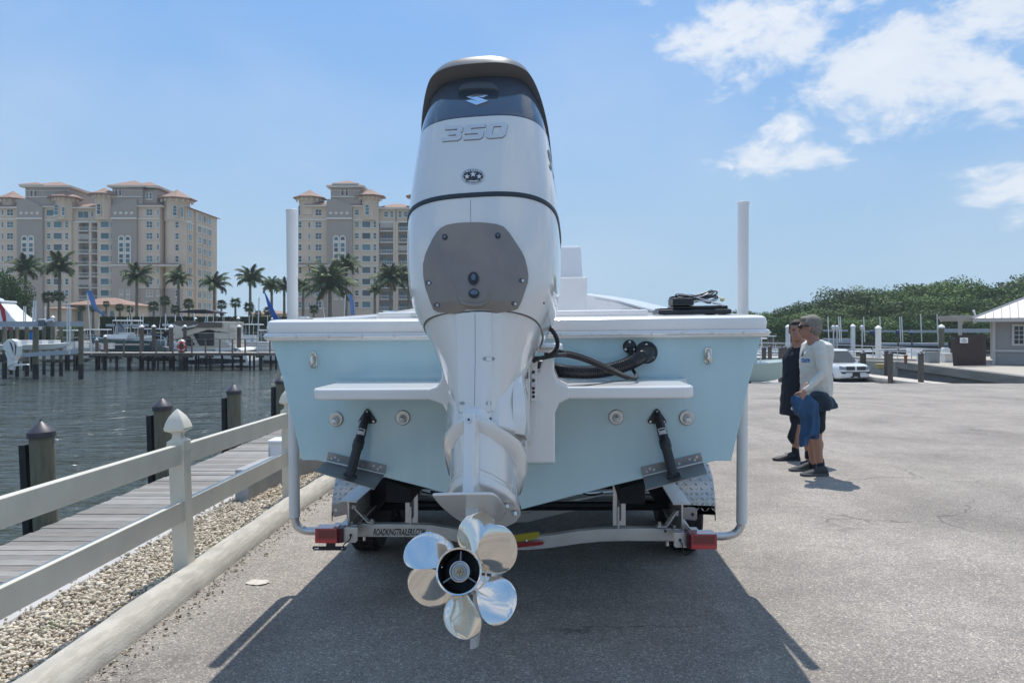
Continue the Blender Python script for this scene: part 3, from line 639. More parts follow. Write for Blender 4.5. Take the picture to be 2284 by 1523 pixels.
    b = MB(); b.add([(x0-4, BD+.5, .1), (x0, BD+.5, .1), (x1, D1, .1), (x1-30, D1, .1), (x0-4, BD+.5, zt), (x0, BD+.5, zt), (x1, D1, zt), (x1-30, D1, zt)],
                    [(0, 1, 5, 4), (1, 2, 6, 5), (2, 3, 7, 6), (3, 0, 4, 7), (4, 5, 6, 7)]); b.build('side_wall', stuc, B.t, world=True, smooth=0)
    b = MB(); b.add([(x0-4, BD, zt-.1), (x0+.9, BD+.4, zt-.1), (x1+.9, D1+1, zt-.1), (x1-30, D1+1, zt-.1), (x0-6, BD+8, zt+1.7), (x0-5, D1-8, zt+1.7)], [(0, 1, 4), (1, 2, 5, 4), (2, 3, 5), (3, 0, 4, 5), (3, 2, 1, 0)])
    b.build('roof', tile, B.t, world=True, smooth=0)
    ang = math.atan2(D1-BD, x1-x0)
    nrm = Vector((math.sin(ang), -math.cos(ang), 0))
    for px, kind in ((423, 'gl'), (444, 'gl'), (456, 'gl'), (467, 'gl')):
        p = side(px)
        for r_, yy in enumerate(ROWS):
            q = p+nrm*.06; o = inst('window', WM[kind], B.t, (q.x-B.t.location.x, q.y-BD, Z(yy)-.15)); o.rotation_euler = (0, 0, ang); o.scale = (1.6 if kind != 'gl' else 2.0, 1, 1)
    for px in (434.5,):
        p = side(px)+nrm*.5; q = side(px+3)+nrm*.5
        MB().add([(p.x-.6, p.y-.3, .1), (p.x+.1, p.y-.3, .1), (q.x+.1, q.y, .1), (q.x-.6, q.y, .1), (p.x-.6, p.y-.3, zt-.6), (p.x+.1, p.y-.3, zt-.6), (q.x+.1, q.y, zt-.6), (q.x-.6, q.y, zt-.6)],
                 [(0, 1, 5, 4), (1, 2, 6, 5), (2, 3, 7, 6), (3, 0, 4, 7), (4, 5, 6, 7)]).build('pilaster', stuc, B.t, world=True, smooth=0)
    for yb in (494, 641):
        p = side(415)+nrm*.2; q = side(483)+nrm*.2
        MB().add([(p.x-.5, p.y, Z(yb)-.2), (p.x, p.y, Z(yb)-.2), (q.x, q.y, Z(yb)-.2), (q.x-.5, q.y, Z(yb)-.2), (p.x-.5, p.y, Z(yb)+.2), (p.x, p.y, Z(yb)+.2), (q.x, q.y, Z(yb)+.2), (q.x-.5, q.y, Z(yb)+.2)],
                 [(0, 1, 5, 4), (1, 2, 6, 5), (2, 3, 7, 6), (3, 0, 4, 7), (4, 5, 6, 7), (3, 2, 1, 0)]).build('string_course', trim, B.t, world=True, smooth=0)
def mk_B():
    B = Bld('beige and taupe apartment block partly hidden behind the outboard motor and left guide post', 0, 880)
    X, Z = B.X, B.Z
    def half(mir):
        P = (lambda a: a) if not mir else (lambda a: 1766-a)
        def blk(n, a, b_, *r): B.blk(n, min(P(a), P(b_)), max(P(a), P(b_)), *r)
        def band(a, b_, *r): B.band(min(P(a), P(b_)), max(P(a), P(b_)), *r)
        def hip(a, b_, *r, **k): B.hip(min(P(a), P(b_)), max(P(a), P(b_)), *r, **k)
        blk('wall', 666, 732, 461, 640, .5, 20, stuc); blk('wall', 665.6, 732, 688, 760, .55, 20, tan2); blk('wall', 666, 732, 640, 688, .5, 20, tan2)
        hip(687, 734, 459, 448, .6, 7, .9); band(666, 732, 491, 3, .5); band(666, 732, 688, 2, .55); hip(666, 735, 592, 587, 1.6, 1, .6)
        for px, kind, rows in ((691, 'nar', ALL), (711.5, 'quad', ALL), (670.5, 'two', range(1, 9))):
            for r_ in rows: B.win(kind, P(px), ROWS[r_], .5)
        B.turret(P(687.5), 22, 480, 441, 430, .8, .8); B.win('sarch', P(669.5), 471, .6)
        x0, x1 = sorted((P(732), P(788))); b0, b1 = sorted((P(740), P(806)))
        gable_bay(B, x0, x1, P(760.5), b0, b1, mir, 1.7)
        for x in (766, 775.5): B.win('belf', P(x), 430, 1.15)
        hip(752, 794, 412, 406, 1.0, 8, 1.0)
        blk('wall', 788, 846, 461, 760, .9, 14, stuc); band(788, 846, 492, 3, .9); band(788, 846, 594, 2, .9); hip(788, 812, 460, 450, .9, 5, .8)
        for px, kind, rows in ((797.5, 'mid', range(0, 9)), (818.5, 'wide', range(1, 9)), (837.5, 'two', ALL)):
            for r_ in rows: B.win(kind, P(px), ROWS[r_], .9)
        B.turret(P(826), 17.5, 492, 440, 431, 2.2); B.win('arch', P(822.5), 471, 2.3)
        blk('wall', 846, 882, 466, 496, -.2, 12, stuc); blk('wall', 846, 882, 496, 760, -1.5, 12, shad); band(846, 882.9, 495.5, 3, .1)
        blk('pillar', 877.5, 882.8, 495, 760, .5, 1.6, stuc)
        B.win('mid', P(861), 478, -.2); B.win('two', P(874), 478, -.2)
        for i, r_ in enumerate(ROWS[1:]): B.balcony(min(P(848), P(877.2)), max(P(848), P(877.2)), r_+5, .2, (i in (0,)) if not mir else i in (2,))
    half(False); half(True)
    B.hip(848, 918, 464, 455, .3, 6, .8)
    # left flank
mk_A(); mk_B()
# clubhouse and small roofs near the shore
t = thing('clubhouse', 'low cream clubhouse with broad terracotta hip roof in front of the left apartment block', 'house', (Wp(215, 742, 135).x, 135, .15))
def clb(x0, x1, yt, ye, d, dep, par, name='wall'):
    k = d/F; X = lambda p: (p-CX)*k; Z = lambda p: CZ-(p-HY)*k
    MB().bb(X(x0), X(x1), d, d+dep, .1, Z(ye)).build(name, mat('cream_stucco', (.56, .47, .36), .9, var=.05), par, world=True, smooth=0)
    a, b_, ya, yb, z0, z1 = X(x0)-.9, X(x1)+.9, d-.9, d+dep+.9, Z(ye), Z(yt); cx, cy = (a+b_)/2, (ya+yb)/2; rx = max(0, (b_-a-(yb-ya))/2)
    MB().add([(a, ya, z0), (b_, ya, z0), (b_, yb, z0), (a, yb, z0), (cx-rx, cy, z1), (cx+rx, cy, z1)], [(0, 1, 5, 4), (1, 2, 5), (2, 3, 4, 5), (3, 0, 4), (3, 2, 1, 0)]).build('roof', tile, par, world=True, smooth=0, recalc=False)
clb(152, 282, 662, 680, 135, 8, t)
k = 135/F
awm = mat('dark_awning', (.07, .06, .055), .8)
for px in (185, 207.5): MB().add([((px-8-CX)*k, 134.9, CZ-(684-HY)*k), ((px+8-CX)*k, 134.9, CZ-(684-HY)*k), ((px+9-CX)*k, 134.0, CZ-(689-HY)*k), ((px-9-CX)*k, 134.0, CZ-(689-HY)*k)], [(0, 1, 2, 3)]).build('awning', awm, t, world=True, smooth=0, recalc=False)
for px in (178, 232, 250): MB().bb((px-4-CX)*k, (px+4-CX)*k, 134.93, 135, CZ-(715-HY)*k, CZ-(694-HY)*k).build('window', wind, t, world=True, smooth=0)
t = thing('garden_house', 'little cream outbuilding with flat terracotta roof left of the clubhouse', 'house', (Wp(122, 742, 132).x, 132, .15)); clb(112, 150, 682, 688, 132, 5, t)
t = thing('garden_house', 'low tile roofed building between the two apartment blocks', 'house', (Wp(600, 742, 150).x, 150, .15)); clb(556, 640, 691, 700, 150, 7, t)
# ---------------------------------------------------------------- palms
def frond_mesh(L=3.4, droop=1.0, n=17, nm='frond'):
    b = MB(); rng = random.Random(n+int(droop*10)); pts = []
    for i in range(n+1):
        t = i/n; a = 0.55-droop*1.75*t*t; 
        pts.append(Vector((0, 0, 0)) if i == 0 else pts[-1]+Vector((math.cos(a), 0, math.sin(a)))*(L/n))
    for i in range(n):
        p, q = pts[i], pts[i+1]; w_ = .05*(1-i/n)+.012; b.add([p+Vector((0, w_, 0)), p-Vector((0, w_, 0)), q-Vector((0, w_*.8, 0)), q+Vector((0, w_*.8, 0))], [(0, 1, 2, 3)])
        ll = (1.0*math.sin(math.pi*min(1, (i/n)*.85+.16))+.15)
        for s_ in (-1, 1):
            for kk in range(2):
                o = p.lerp(q, kk*.5); l = ll*rng.uniform(.8, 1.1); d = (q-p).normalized()
                tip = o+d*l*.45+Vector((0, s_*l*.62, -l*(.35+.4*rng.random()))); wv = d*.13
                b.add([o-wv*.4, o+wv, tip], [(0, 1, 2)])
    o = b.build(nm, [MT['palm']], smooth=0, recalc=False); me = o.data; bpy.data.objects.remove(o); return me
FR = [frond_mesh(3.4, .75), frond_mesh(3.3, 1.05), frond_mesh(3.0, 1.35)]
def fan_mesh(rad=1.0):
    b = MB(); n = 15
    b.add([(0, .02, 0), (0, -.02, 0), (rad*.75, -.02, .1), (rad*.75, .02, .1)], [(0, 1, 2, 3)])
    for i in range(n):
        a = -1.9+3.8*i/(n-1); c = Vector((rad*.75, 0, .1)); l = rad*(.75+.1*math.sin(i*5)); t = c+Vector((math.cos(a)*l, math.sin(a)*l, -.28*l)); s_ = Vector((-math.sin(a), math.cos(a), 0))*.07
        m_2 = c.lerp(t, .55)+Vector((0, 0, .05)); b.add([c, m_2+s_, t, m_2-s_], [(0, 1, 2, 3)])
    o = b.build('fan_leaf', [MT['palm']], smooth=0, recalc=False); me = o.data; bpy.data.objects.remove(o); return me
FAN = fan_mesh()
def palm(px, py, rad, d, label, kind='coco', base=.15, lean=0):
    k = d/F; x = (px-CX)*k; zc = CZ-(py-HY)*k; rr = rad*k; rng = random.Random(int(px*7+py)); grp = {'coco': 'tall feather palms on the far shore', 'fan': 'small fan palms on the far shore', 'date': 'bushy date palms on the far shore'}[kind]
    t = thing({'coco': 'royal_palm', 'fan': 'fan_palm', 'date': 'date_palm'}[kind], label, 'palm tree', (x, d, base), group=grp)
    h = zc-base; b = MB(); rb = {'coco': .22, 'fan': .17, 'date': .27}[kind]
    pts = [(lean*(1-(i/6))**2, 0, h*i/6) for i in range(7)]; b.tube(pts, [rb*(1.35-.5*i/6) for i in range(7)], 8); b.build('trunk', MT['ptrunk'], t, smooth=50)
    if kind == 'coco': MB().rev([(rb*.8, h-1.3), (rb*1.05, h-1.0), (rb*.8, h-.2), (.05, h+.25)], n=8).build('crownshaft', MT['palm'], t, smooth=50)
    if kind == 'fan':
        n = 26
        for i in range(n):
            a = i*2.4+rng.random()*.4; el = -.9+2.1*(i/n); s_ = rr/1.65*rng.uniform(.85, 1.1)
            inst('leaf', FAN, t, (0, 0, h), (rng.uniform(-.3, .3), -el, a), (s_, s_, s_))
    else:
        n = 24 if kind == 'coco' else 38
        for i in range(n):
            a = i*2.399+rng.random()*.7; u = i/(n-1.); s_ = rr/2.55*rng.uniform(.74, 1.14)
            el = (-.25+1.15*u) if kind == 'coco' else (-.75+1.75*u)
            me = FR[0] if u > .75 else FR[1] if u > .3 else FR[2]
            if kind == 'date': me = FR[0]
            inst('frond', me, t, (0, 0, h), (rng.uniform(-.3, .3), -el+rng.uniform(-.18, .18), a), (s_, s_, s_))
for px, py, r_, d, lab in ((57, 607, 38, 118, 'feather palm nearest the left edge, in front of the taupe arched bay'), (133, 603, 39, 112, 'big feather palm in front of the left block, second from the left edge'),
        (305, 622, 35, 120, 'feather palm under the right pair of white arches'), (398, 628, 31, 121, 'feather palm before the rounded corner of the left block'), (478, 637, 32, 118, 'feather palm at the right end of the left block'),
        (558, 626, 34, 122, 'feather palm against open sky between the blocks'), (606, 643, 27, 124, 'smaller feather palm just right of the one against open sky'), (634, 645, 24, 128, 'feather palm partly behind the left guide post'),
        (676, 642, 27, 126, 'feather palm at the left foot of the second block'), (772, 597, 34, 126, 'tallest feather palm in front of the second block'),
        (836, 650, 17, 130, 'small feather palm under the balconies of the second block'), (912, 622, 32, 124, 'feather palm half hidden by the left side of the outboard cowling'), (1010, 630, 32, 124, 'feather palm wholly behind the outboard cowling')):
    palm(px, py, r_, d, lab)
for px, py, r_, d, lab in ((736, 640, 52, 116, 'broad bushy date palm before the second block'), (872, 622, 37, 122, 'spiky date palm before the balconies beside the outboard cowling')): palm(px, py, r_, d, lab, 'date')
for px, py, r_, lab in ((108, 664, 19, 'fan palm behind the white lift poles'), (133, 662, 17, 'fan palm right of the poles, left block'), (183, 688, 10, 'fan palm in front of the left clubhouse awning'), (208, 690, 10, 'fan palm in front of the right clubhouse awning'),
        (237, 678, 10, 'slim fan palm before the clubhouse roof'), (267, 686, 13, 'round fan palm at the right end of the clubhouse'), (290, 690, 12, 'low fan palm between clubhouse and hedge'), (343, 684, 18, 'fan palm under the quad windows of the left block'),
        (368, 672, 17, 'taller fan palm before the left block'), (391, 690, 15, 'fan palm left of the striped yacht canopy'), (421, 678, 17, 'fan palm right of the rounded corner'), (494, 680, 16, 'fan palm at the right end of the left block'),
        (525, 676, 17, 'fan palm standing alone against the sky'), (556, 686, 17, 'fan palm under the sky palm'), (598, 694, 15, 'fan palm beside the blue feather flag'), (575, 700, 12, 'low fan palm left of the flag'), (655, 690, 15, 'fan palm behind the white guide post'), (700, 690, 15, 'fan palm before the second block')):
    palm(px, py, r_, 111+(px % 7), lab, 'fan')
# ---------------------------------------------------------------- leafy trees
def crown_mesh(seed, rx, ry, rz, nb, nl, ls, m, name='crown'):
    rng = np.random.default_rng(seed); C = []; 
    for i in range(nb):
        a = rng.random()*6.283; r_ = math.sqrt(rng.random())*.8; z = rng.random(); r2 = r_*(1-.45*z)
        C.append((r2*math.cos(a)*rx, r2*math.sin(a)*ry, (.15+.8*z)*rz, (.2+.22*rng.random())*(rx+rz)*.5))
    C = np.array(C); per = nl//nb; P = []; Nn = []
    for c in C:
        d = rng.normal(size=(per, 3)); d /= np.linalg.norm(d, axis=1)[:, None]; rad = c[3]*(.72+.36*rng.random(per))
        p = c[:3]+d*rad[:, None]*np.array([1, 1, .8]); P.append(p); Nn.append(d)
    P = np.concatenate(P); D = np.concatenate(Nn); n = len(P)
    up = D*.9+rng.normal(size=(n, 3))*.75+np.array([0, 0, .35]); up /= np.linalg.norm(up, axis=1)[:, None]
    t = np.cross(up, rng.normal(size=(n, 3))); t /= np.linalg.norm(t, axis=1)[:, None]; s_ = np.cross(up, t); l = ls*(.6+.8*rng.random(n))[:, None]
    V = np.stack([P-t*l, P-s_*l*.55+up*l*.1, P+t*l, P+s_*l*.55-up*l*.1], 1).reshape(-1, 3)
    me = bpy.data.meshes.new(name); me.vertices.add(len(V)); me.vertices.foreach_set('co', V.astype('f').ravel())
    me.loops.add(n*4); me.loops.foreach_set('vertex_index', np.arange(n*4, dtype='i')); me.polygons.add(n)
    me.polygons.foreach_set('loop_start', np.arange(0, n*4, 4, dtype='i')); me.polygons.foreach_set('loop_total', np.full(n, 4, 'i')); me.update(calc_edges=True); me.materials.append(m); return me
MG = [crown_mesh(i, 5.2, 4.2, 5.6, 44, 17000, .155, MT['leaf'] if i % 2 else MT['leaf2']) for i in range(5)]
def trunk_mesh():
    b = MB(); rng = random.Random(4); b.tube([(0, 0, -1.5), (.1, 0, 1.5), (-.1, .1, 3.4)], [.32, .24, .12], 7)
    for k in range(6):
        a = k*1.05; b.tube([(0, 0, 1.2+.2*k), (math.cos(a)*1.3, math.sin(a)*1.1, 2.6+.25*k), (math.cos(a)*2.6, math.sin(a)*2.2, 4.2+.2*k)], [.13, .08, .03], 5)
    o = b.build('trunk', mat('grey_bark', (.16, .14, .12), .9), smooth=50); me = o.data; bpy.data.objects.remove(o); return me
TRK = trunk_mesh()
def ltree(x, y, s, k, label, grp, z=0, sx=1):
    t = thing('mangrove_tree', label, 'tree', (x, y, z), group=grp)
    inst('trunk', TRK, t, (0, 0, 0), (0, 0, k), (s, s, s)); inst('crown', MG[k % 5], t, (0, 0, 1.2*s), (0, 0, k*1.7), (s*sx, s, s))
# skyline of the mangrove shore (photo px, px height of the tops)
sky_ = [(1600, 712), (1640, 706), (1690, 697), (1740, 694), (1790, 686), (1830, 676), (1870, 668), (1920, 662), (1960, 660), (2010, 650), (2060, 640), (2110, 638), (2160, 645), (2210, 640), (2270, 630), (2330, 622), (2400, 618)]
def top_at(px):
    for (a, b_), (c, d) in zip(sky_, sky_[1:]):
        if a <= px <= c: return b_+(d-b_)*(px-a)/(c-a)
    return sky_[0][1] if px < 1600 else 618
rng = random.Random(21); MGL = 'dense green mangrove tree in the continuous wooded shore behind the boat lifts on the right'
slab_solid('mangrove_bank', [(30, 112), (190, 112), (190, 300), (10, 300), (14, 150)], -1.2, -3, mat('dark_mud', (.05, .045, .03), .95, var=.3))
for row, (d, f_, n) in enumerate(((120, .52, 17), (132, .76, 17), (146, 1.0, 18))):
    for i in range(n):
        px = 1560+(2440-1560)*(i+rng.uniform(.1, .9))/n; top = top_at(px)+rng.uniform(-13, 8)*(row == 2); z1 = (CZ-(top-HY)*d/F)*f_ if row < 2 else CZ-(top-HY)*d/F
        z1 = max(3.6, z1); s = (z1+1.2)/7.2; ltree((px-CX)*d/F, d+rng.uniform(-3, 3), s, rng.randrange(50), MGL, 'mangroves along the right shore', -1.2, max(1, 1.15/s*1.1))
ltree((1322-CX)*118/F+8, 112, 1.2, 3, 'leafy tree at the left edge of the photo beside the first palm', None, .15) if 0 else None
for px, py, r_, d, lab in ((12, 640, 34, 108, 'bushy green shade tree cut by the left edge of the photo'), (-30, 630, 40, 110, 'bushy shade tree just outside the left edge of the photo')):
    k = d/F; t = thing('shade_tree', lab, 'tree', ((px-CX)*k, d, .15)); s = (CZ-(py-r_-HY)*k)/7.; inst('trunk', TRK, t, (0, 0, 0), (0, 0, 0), (s, s, s)); inst('crown', MG[1], t, (0, 0, 0.6), (0, 0, 1), (s*.62, s*.6, s))
for px, lab in ((75, 'dark shrub mass left of the pale outbuilding'), (150, 'dark shrub behind the lift beam, left of the clubhouse'), (450, 'dark shrub behind the yacht canopy'), (515, 'dark shrub between yacht and small cruiser')):
    k = 106/F; t = thing('shrub', lab, 'shrub', ((px-CX)*k, 107, .15), group='shore shrubs'); inst('foliage', MG[3], t, (0, 0, -.4), (0, 0, px), (.42, .4, .5))
# hedge along the far basin
def hedge(x0, x1, ytop, d, lab):
    k = d/F; a, b_ = (x0-CX)*k, (x1-CX)*k; h = CZ-(ytop-HY)*k; rng = np.random.default_rng(5); n = int((b_-a)*420)
    t = thing('hedge', lab, 'hedge', ((a+b_)/2, d, .15)); MB().bb(a, b_, d+.15, d+1.1, .15, h-.12).build('core', MT['hedge'], t, world=True, smooth=0)
    x = a+(b_-a)*rng.random(n); z = .15+(h-.15)*rng.random(n); top = rng.random(n) < .3; z[top] = h-.1; y = d+.1*rng.random(n); y[top] = d+1.1*rng.random(top.sum())
    b = MB(); V = []; Fs = []
    c = np.stack([x-(a+b_)/2, y-d, z-.15], 1); u = rng.normal(size=(n, 3)); u /= np.linalg.norm(u, axis=1)[:, None]; v = np.cross(u, rng.normal(size=(n, 3))); v /= np.linalg.norm(v, axis=1)[:, None]; l = .13
    P = np.stack([c-u*l, c-v*l*.6, c+u*l, c+v*l*.6], 1).reshape(-1, 3); me = bpy.data.meshes.new('foliage'); me.from_pydata(P.tolist(), [], [(4*i, 4*i+1, 4*i+2, 4*i+3) for i in range(n)]); me.materials.append(MT['hedge'])
    o = bpy.data.objects.new('foliage', me); col.objects.link(o); o.parent = t; o['kind'] = 'stuff'
hedge(222, 640, 706, 104, 'long dark clipped hedge behind the moored boats'); hedge(700, 1240, 712, 104, 'dark clipped hedge continuing behind the boat and outboard')
hedge(-60, 110, 716, 104, 'dark clipped hedge at the far left behind the covered boat')
# ---------------------------------------------------------------- left marina
def X_(px, d): return (px-CX)*d/F
def Z_(py, d): return CZ-(py-HY)*d/F
PD = 62.
pt = thing('fishing_pier', 'long brown timber pier with railing crossing the basin on dark piles', 'pier', (X_(390, PD), PD, WZ))
b = MB(); b.bb(X_(-60, PD), X_(604, PD), PD+.1, PD+2.2, Z_(793.5, PD), Z_(788.4, PD)); b.build('beam', MT['pier'], pt, world=True, smooth=0, bevel=.02)
pl = None
q = MB(); q.box((0, 0, 0), (.138, 2.2, .05)); o = q.build('deck_board', MT['pierlt'], smooth=0); pl = o.data; bpy.data.objects.remove(o)
n = int((X_(604, PD)-X_(110, PD))/.145)
for i in range(n): inst('deck_board', pl, pt, (X_(110, PD)+.07+i*.145-pt.location.x, 1.12+.01*math.sin(i*7), Z_(787.2, PD)-WZ))
for px in (238.6, 275.6, 313, 348, 385, 427.6, 458, 490, 518, 546.6, 574, 601.7):
    MB().bb(X_(px-1.4, PD), X_(px+1.4, PD), PD-.02, PD+.09, Z_(793.5, PD), Z_(757.2, PD)).build('rail_post', MT['pier'], pt, world=True, smooth=0)
MB().bb(X_(190, PD), X_(603, PD), PD-.05, PD+.13, Z_(757.2, PD), Z_(755.8, PD)).build('top_rail', MT['pier'], pt, world=True, smooth=0)
for yy in (765.5, 772.5, 779.5): MB().bb(X_(190, PD), X_(603, PD), PD+.09, PD+.12, Z_(yy+.35, PD), Z_(yy-.35, PD)).build('mid_rail', MT['pier'], pt, world=True, smooth=0)
for px, w_ in ((12, 6), (34, 5), (52, 6), (66, 5), (92, 6), (108, 5), (122, 6), (146, 5), (168, 6), (222, 4), (252, 5), (298, 5), (333, 5), (368, 5), (398, 5), (443, 4), (503, 5), (534, 4), (561, 5), (590, 5), (136, 4), (156, 4), (197, 5.5), (209, 5.5), (236, 4), (279, 8), (316, 5), (345, 4), (352, 6), (383, 5.5), (411, 4.5), (419, 5.5), (425, 4), (462, 5.5), (484, 5.5), (521, 5), (547, 4.5), (576, 8), (602, 5)):
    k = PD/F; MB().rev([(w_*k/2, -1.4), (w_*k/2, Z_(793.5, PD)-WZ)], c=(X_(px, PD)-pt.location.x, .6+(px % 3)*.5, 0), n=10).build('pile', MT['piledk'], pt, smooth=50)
for px in (203, 279, 350, 416, 462, 521, 576): MB().bb(X_(px-8, PD), X_(px+8, PD), PD+.2, PD+.6, Z_(797.5, PD), Z_(793.6, PD)).build('pile_cap_beam', MT['pilebr'], pt, world=True, smooth=0)
# white capped mooring piles in the basin
def wcap(px, ytop, d, w_, lab, grp='white capped mooring piles in the far basin', m='pilebr', capc='white'):
    k = d/F; r_ = w_*k/2; h = Z_(ytop, d)-WZ; t = thing('capped_pile', lab, 'piling', (X_(px, d), d, WZ), group=grp)
    MB().rev([(r_, -1.3), (r_, .9)], n=12).build('wet_foot', MT['piledk'], t, smooth=50); MB().rev([(r_*.99, .9), (r_*.95, h-r_*.9)], n=12).build('post', MT[m], t, smooth=50)
    MB().rev([(r_*1.15, h-r_*1.4), (r_*1.18, h-r_*.9), (r_*.6, h-r_*.35), (.02, h)], n=12).build('cap', MT[capc], t, smooth=30)
for a in ((316, 724, 65, 9.5, 'white capped pile, leftmost of the tall four behind the pier rail'), (343, 724, 66, 8.5, 'white capped pile, second of the tall four behind the pier rail'), (381.5, 724, 65, 9.5, 'white capped pile, third of the tall four, at the yacht bow'),
          (412.5, 724, 66, 8, 'white capped pile, fourth of the tall four, in front of the yacht'), (533, 724, 68, 9, 'white capped pile just behind the yacht stern'), (531.5, 706, 78, 7, 'taller white capped pile beyond the yacht stern'),
          (608, 707.5, 76, 6.5, 'white capped pile beside the blue feather flag'), (436, 707.5, 84, 6, 'white capped pile seen above the yacht flybridge'), (405, 755, 62.3, 13, 'short white capped post carrying the red life ring'),
          (234.5, 747, 63.5, 7, 'short white capped pile left of the small cabin boat'), (216, 754, 64, 7, 'lowest white capped pile beside the left lift'), (118, 704, 72, 8, 'white capped pile behind the left lift beam'), (73, 708, 74, 5, 'white capped pile behind the white canvas boat')): wcap(*a)
t = thing('life_ring', 'orange red life ring hanging on the short capped pier post', 'life ring', (X_(405, 61.8), 61.8, Z_(773, 61.8)))
b = MB(); rs = []
for i in range(24):
    a = 2*math.pi*i/24; c = Vector((math.cos(a)*.29, 0, math.sin(a)*.34)); u = Vector((math.cos(a), 0, math.sin(a))); rs.append([c+u*.095*math.cos(k*math.pi/4)+Vector((0, .06*math.sin(k*math.pi/4), 0)) for k in range(8)])
rs.append(rs[0]); b.rings(rs, 0, 0); b.build('ring', mat('life_ring_red', (.55, .07, .04), .6), t, smooth=60)
b = MB()
for a in (.6, 2.4, 3.9, 5.5): b.box((math.cos(a)*.29, 0, math.sin(a)*.34), (.07, .14, .22), Matrix.Rotation(-a, 3, 'Y'))
b.build('reflective_band', MT['white'], t, smooth=0)
t = thing('dock_box', 'white slatted dock box at the right end of the pier', 'box', (X_(588, 63), 63, Z_(779, 63)))
MB().bb(-.42, .42, -.3, .3, 0, .52).build('body', MT['pvc'], t, smooth=0, bevel=.02); MB().bb(-.45, .45, -.33, .33, .525, .62).build('lid', MT['white'], t, smooth=0, bevel=.02)
# ---- boats
hullw = mat('boat_hull_white', (.70, .70, .68), .25, coat=.4); navy = mat('navy_hull', (.02, .035, .06), .2, coat=.5); tint_ = mat('tinted_glass', (.02, .025, .03), .08)
canv = mat('canvas', (.72, .71, .69), .8, var=.05); taucan = mat('taupe_canvas', (.13, .11, .09), .85, var=.15); blkc = mat('black_canvas', (.02, .02, .025), .8); tealh = mat('dark_teal_hull', (.02, .08, .10), .25, coat=.4)
creamb = mat('cream_gelcoat', (.62, .56, .46), .3, coat=.3)
def hull(L, bm_, h, m, par, nm='hull', keel=-.35, bowrise=.35):
    st = []; N_ = 10
    for i in range(N_+1):
        t = i/N_; wv = bm_/2*(1 if t < .45 else max(.02, 1-((t-.45)/.55)**2.2)); ks = keel if t < .6 else keel+(h+bowrise-keel-.1)*((t-.6)/.4)**2.2; sh = h+bowrise*t*t; x = -L/2+L*t
        st.append([(x, 0, ks), (x, wv*.82, ks*.3+.3*sh*.4 if ks < 0 else ks+.12*(sh-ks)), (x, wv, sh), (x, wv*.9, sh+.03), (x, 0, sh+.05), (x, -wv*.9, sh+.03), (x, -wv, sh), (x, -wv*.82, ks*.3+.3*sh*.4 if ks < 0 else ks+.12*(sh-ks))])
    return MB().rings(st).build(nm, m, par, smooth=35)
def outboard(par, loc, s, m, rot=0):
    b = MB(); b.rings([[(x*s, y*s, z*s) for x, y in ((-a, -w_), (a*.6, -w_), (a, -w_*.6), (a, w_*.6), (a*.6, w_), (-a, w_))] for a, w_, z in ((.12, .08, -.5), (.16, .1, -.1), (.28, .2, .1), (.34, .24, .45), (.30, .22, .8), (.2, .15, .92))])
    o = b.build('outboard', m, par, smooth=30); o.location = loc; o.rotation_euler = (0, rot, 0)
    c = MB().bb(-.07*s, .07*s, -.04*s, .04*s, -1.2*s, -.5*s).bb(-.2*s, .12*s, -.03*s, .03*s, -1.1*s, -1.0*s).build('leg', m, o, smooth=0); return o
def small_boat(px, d, z, L, heading, lab, hm=hullw, top='ttop', topm=None, motors=0, mm=None, h=.75, cab=False, bm_=2.5):
    t = thing('moored_boat', lab, 'boat', (X_(px, d), d, z), (0, 0, R(heading))); hull(L, bm_, h, hm, t)
    MB().bb(-L*.12, L*.06, -.45, .45, h-.1, h+.75).build('console', hullw, t, smooth=0, bevel=.06)
    if cab: MB().rings([[(x, y*w_, z_) for x, y in ((-L*.1, -1), (L*.22, -.8), (L*.22, .8), (-L*.1, 1))] for w_, z_ in ((1.05, h), (.95, h+.55))]).build('cabin', hullw, t, smooth=0, bevel=.05)
    if top == 'ttop':
        MB().rings([[(x, y, z_) for x, y in ((-L*.2, -.95), (L*.11, -.85), (L*.13, 0), (L*.11, .85), (-L*.2, .95))] for z_ in (h+1.75, h+1.86)]).build('hardtop', topm or MT['white'], t, smooth=0, bevel=.03)
        MB().add([(L*.04, -.8, h+.75), (L*.04, .8, h+.75), (L*.10, .8, h+1.75), (L*.10, -.8, h+1.75)], [(0, 1, 2, 3)]).build('windscreen', tint_, t, smooth=0, recalc=False)
        b = MB()
        for sx, sy in ((-.13, -1), (-.13, 1), (.05, -1), (.05, 1)): b.tube([(L*sx, sy*.75, h-.05), (L*sx*1.1, sy*.8, h+1.76)], .035, 6)
        b.build('frame', MT['alu'], t, smooth=50)
        MB().tube([(-L*.1, .5, h+1.86), (-L*.14, .6, h+3.6)], [.02, .008], 5).build('antenna', MT['white'], t, smooth=0)
    for i in range(motors): outboard(t, (-L/2-.2, (i-(motors-1)/2)*.75, h*.9), .95, mm or hullw)
    MB().bb(-L*.36, -L*.26, -.7, .7, h-.05, h+.42).build('seat', hullw, t, smooth=0, bevel=.05)
    return t
small_boat(278, 69, WZ+1.25, 6.2, 184, 'small white hardtop cabin boat behind the pier rail, left of the capped piles', tealh, cab=True, h=1.1)
small_boat(345, 78, WZ+.5, 6.8, 182, 'white T-top boat with dark hull seen between the tall capped piles', navy, h=1.15)
small_boat(550, 77, WZ+.9, 7.2, 178, 'white enclosed hardtop boat beyond the yacht stern', hullw, cab=True, h=1.2)
small_boat(262, 92, WZ+.1, 6.5, 0, 'distant console boat in front of the hedge', hullw, h=.9)
small_boat(640, 84, WZ+.6, 6.5, 0, 'open boat beside the blue hull, mostly hidden by its gunwale', hullw, h=1.0)
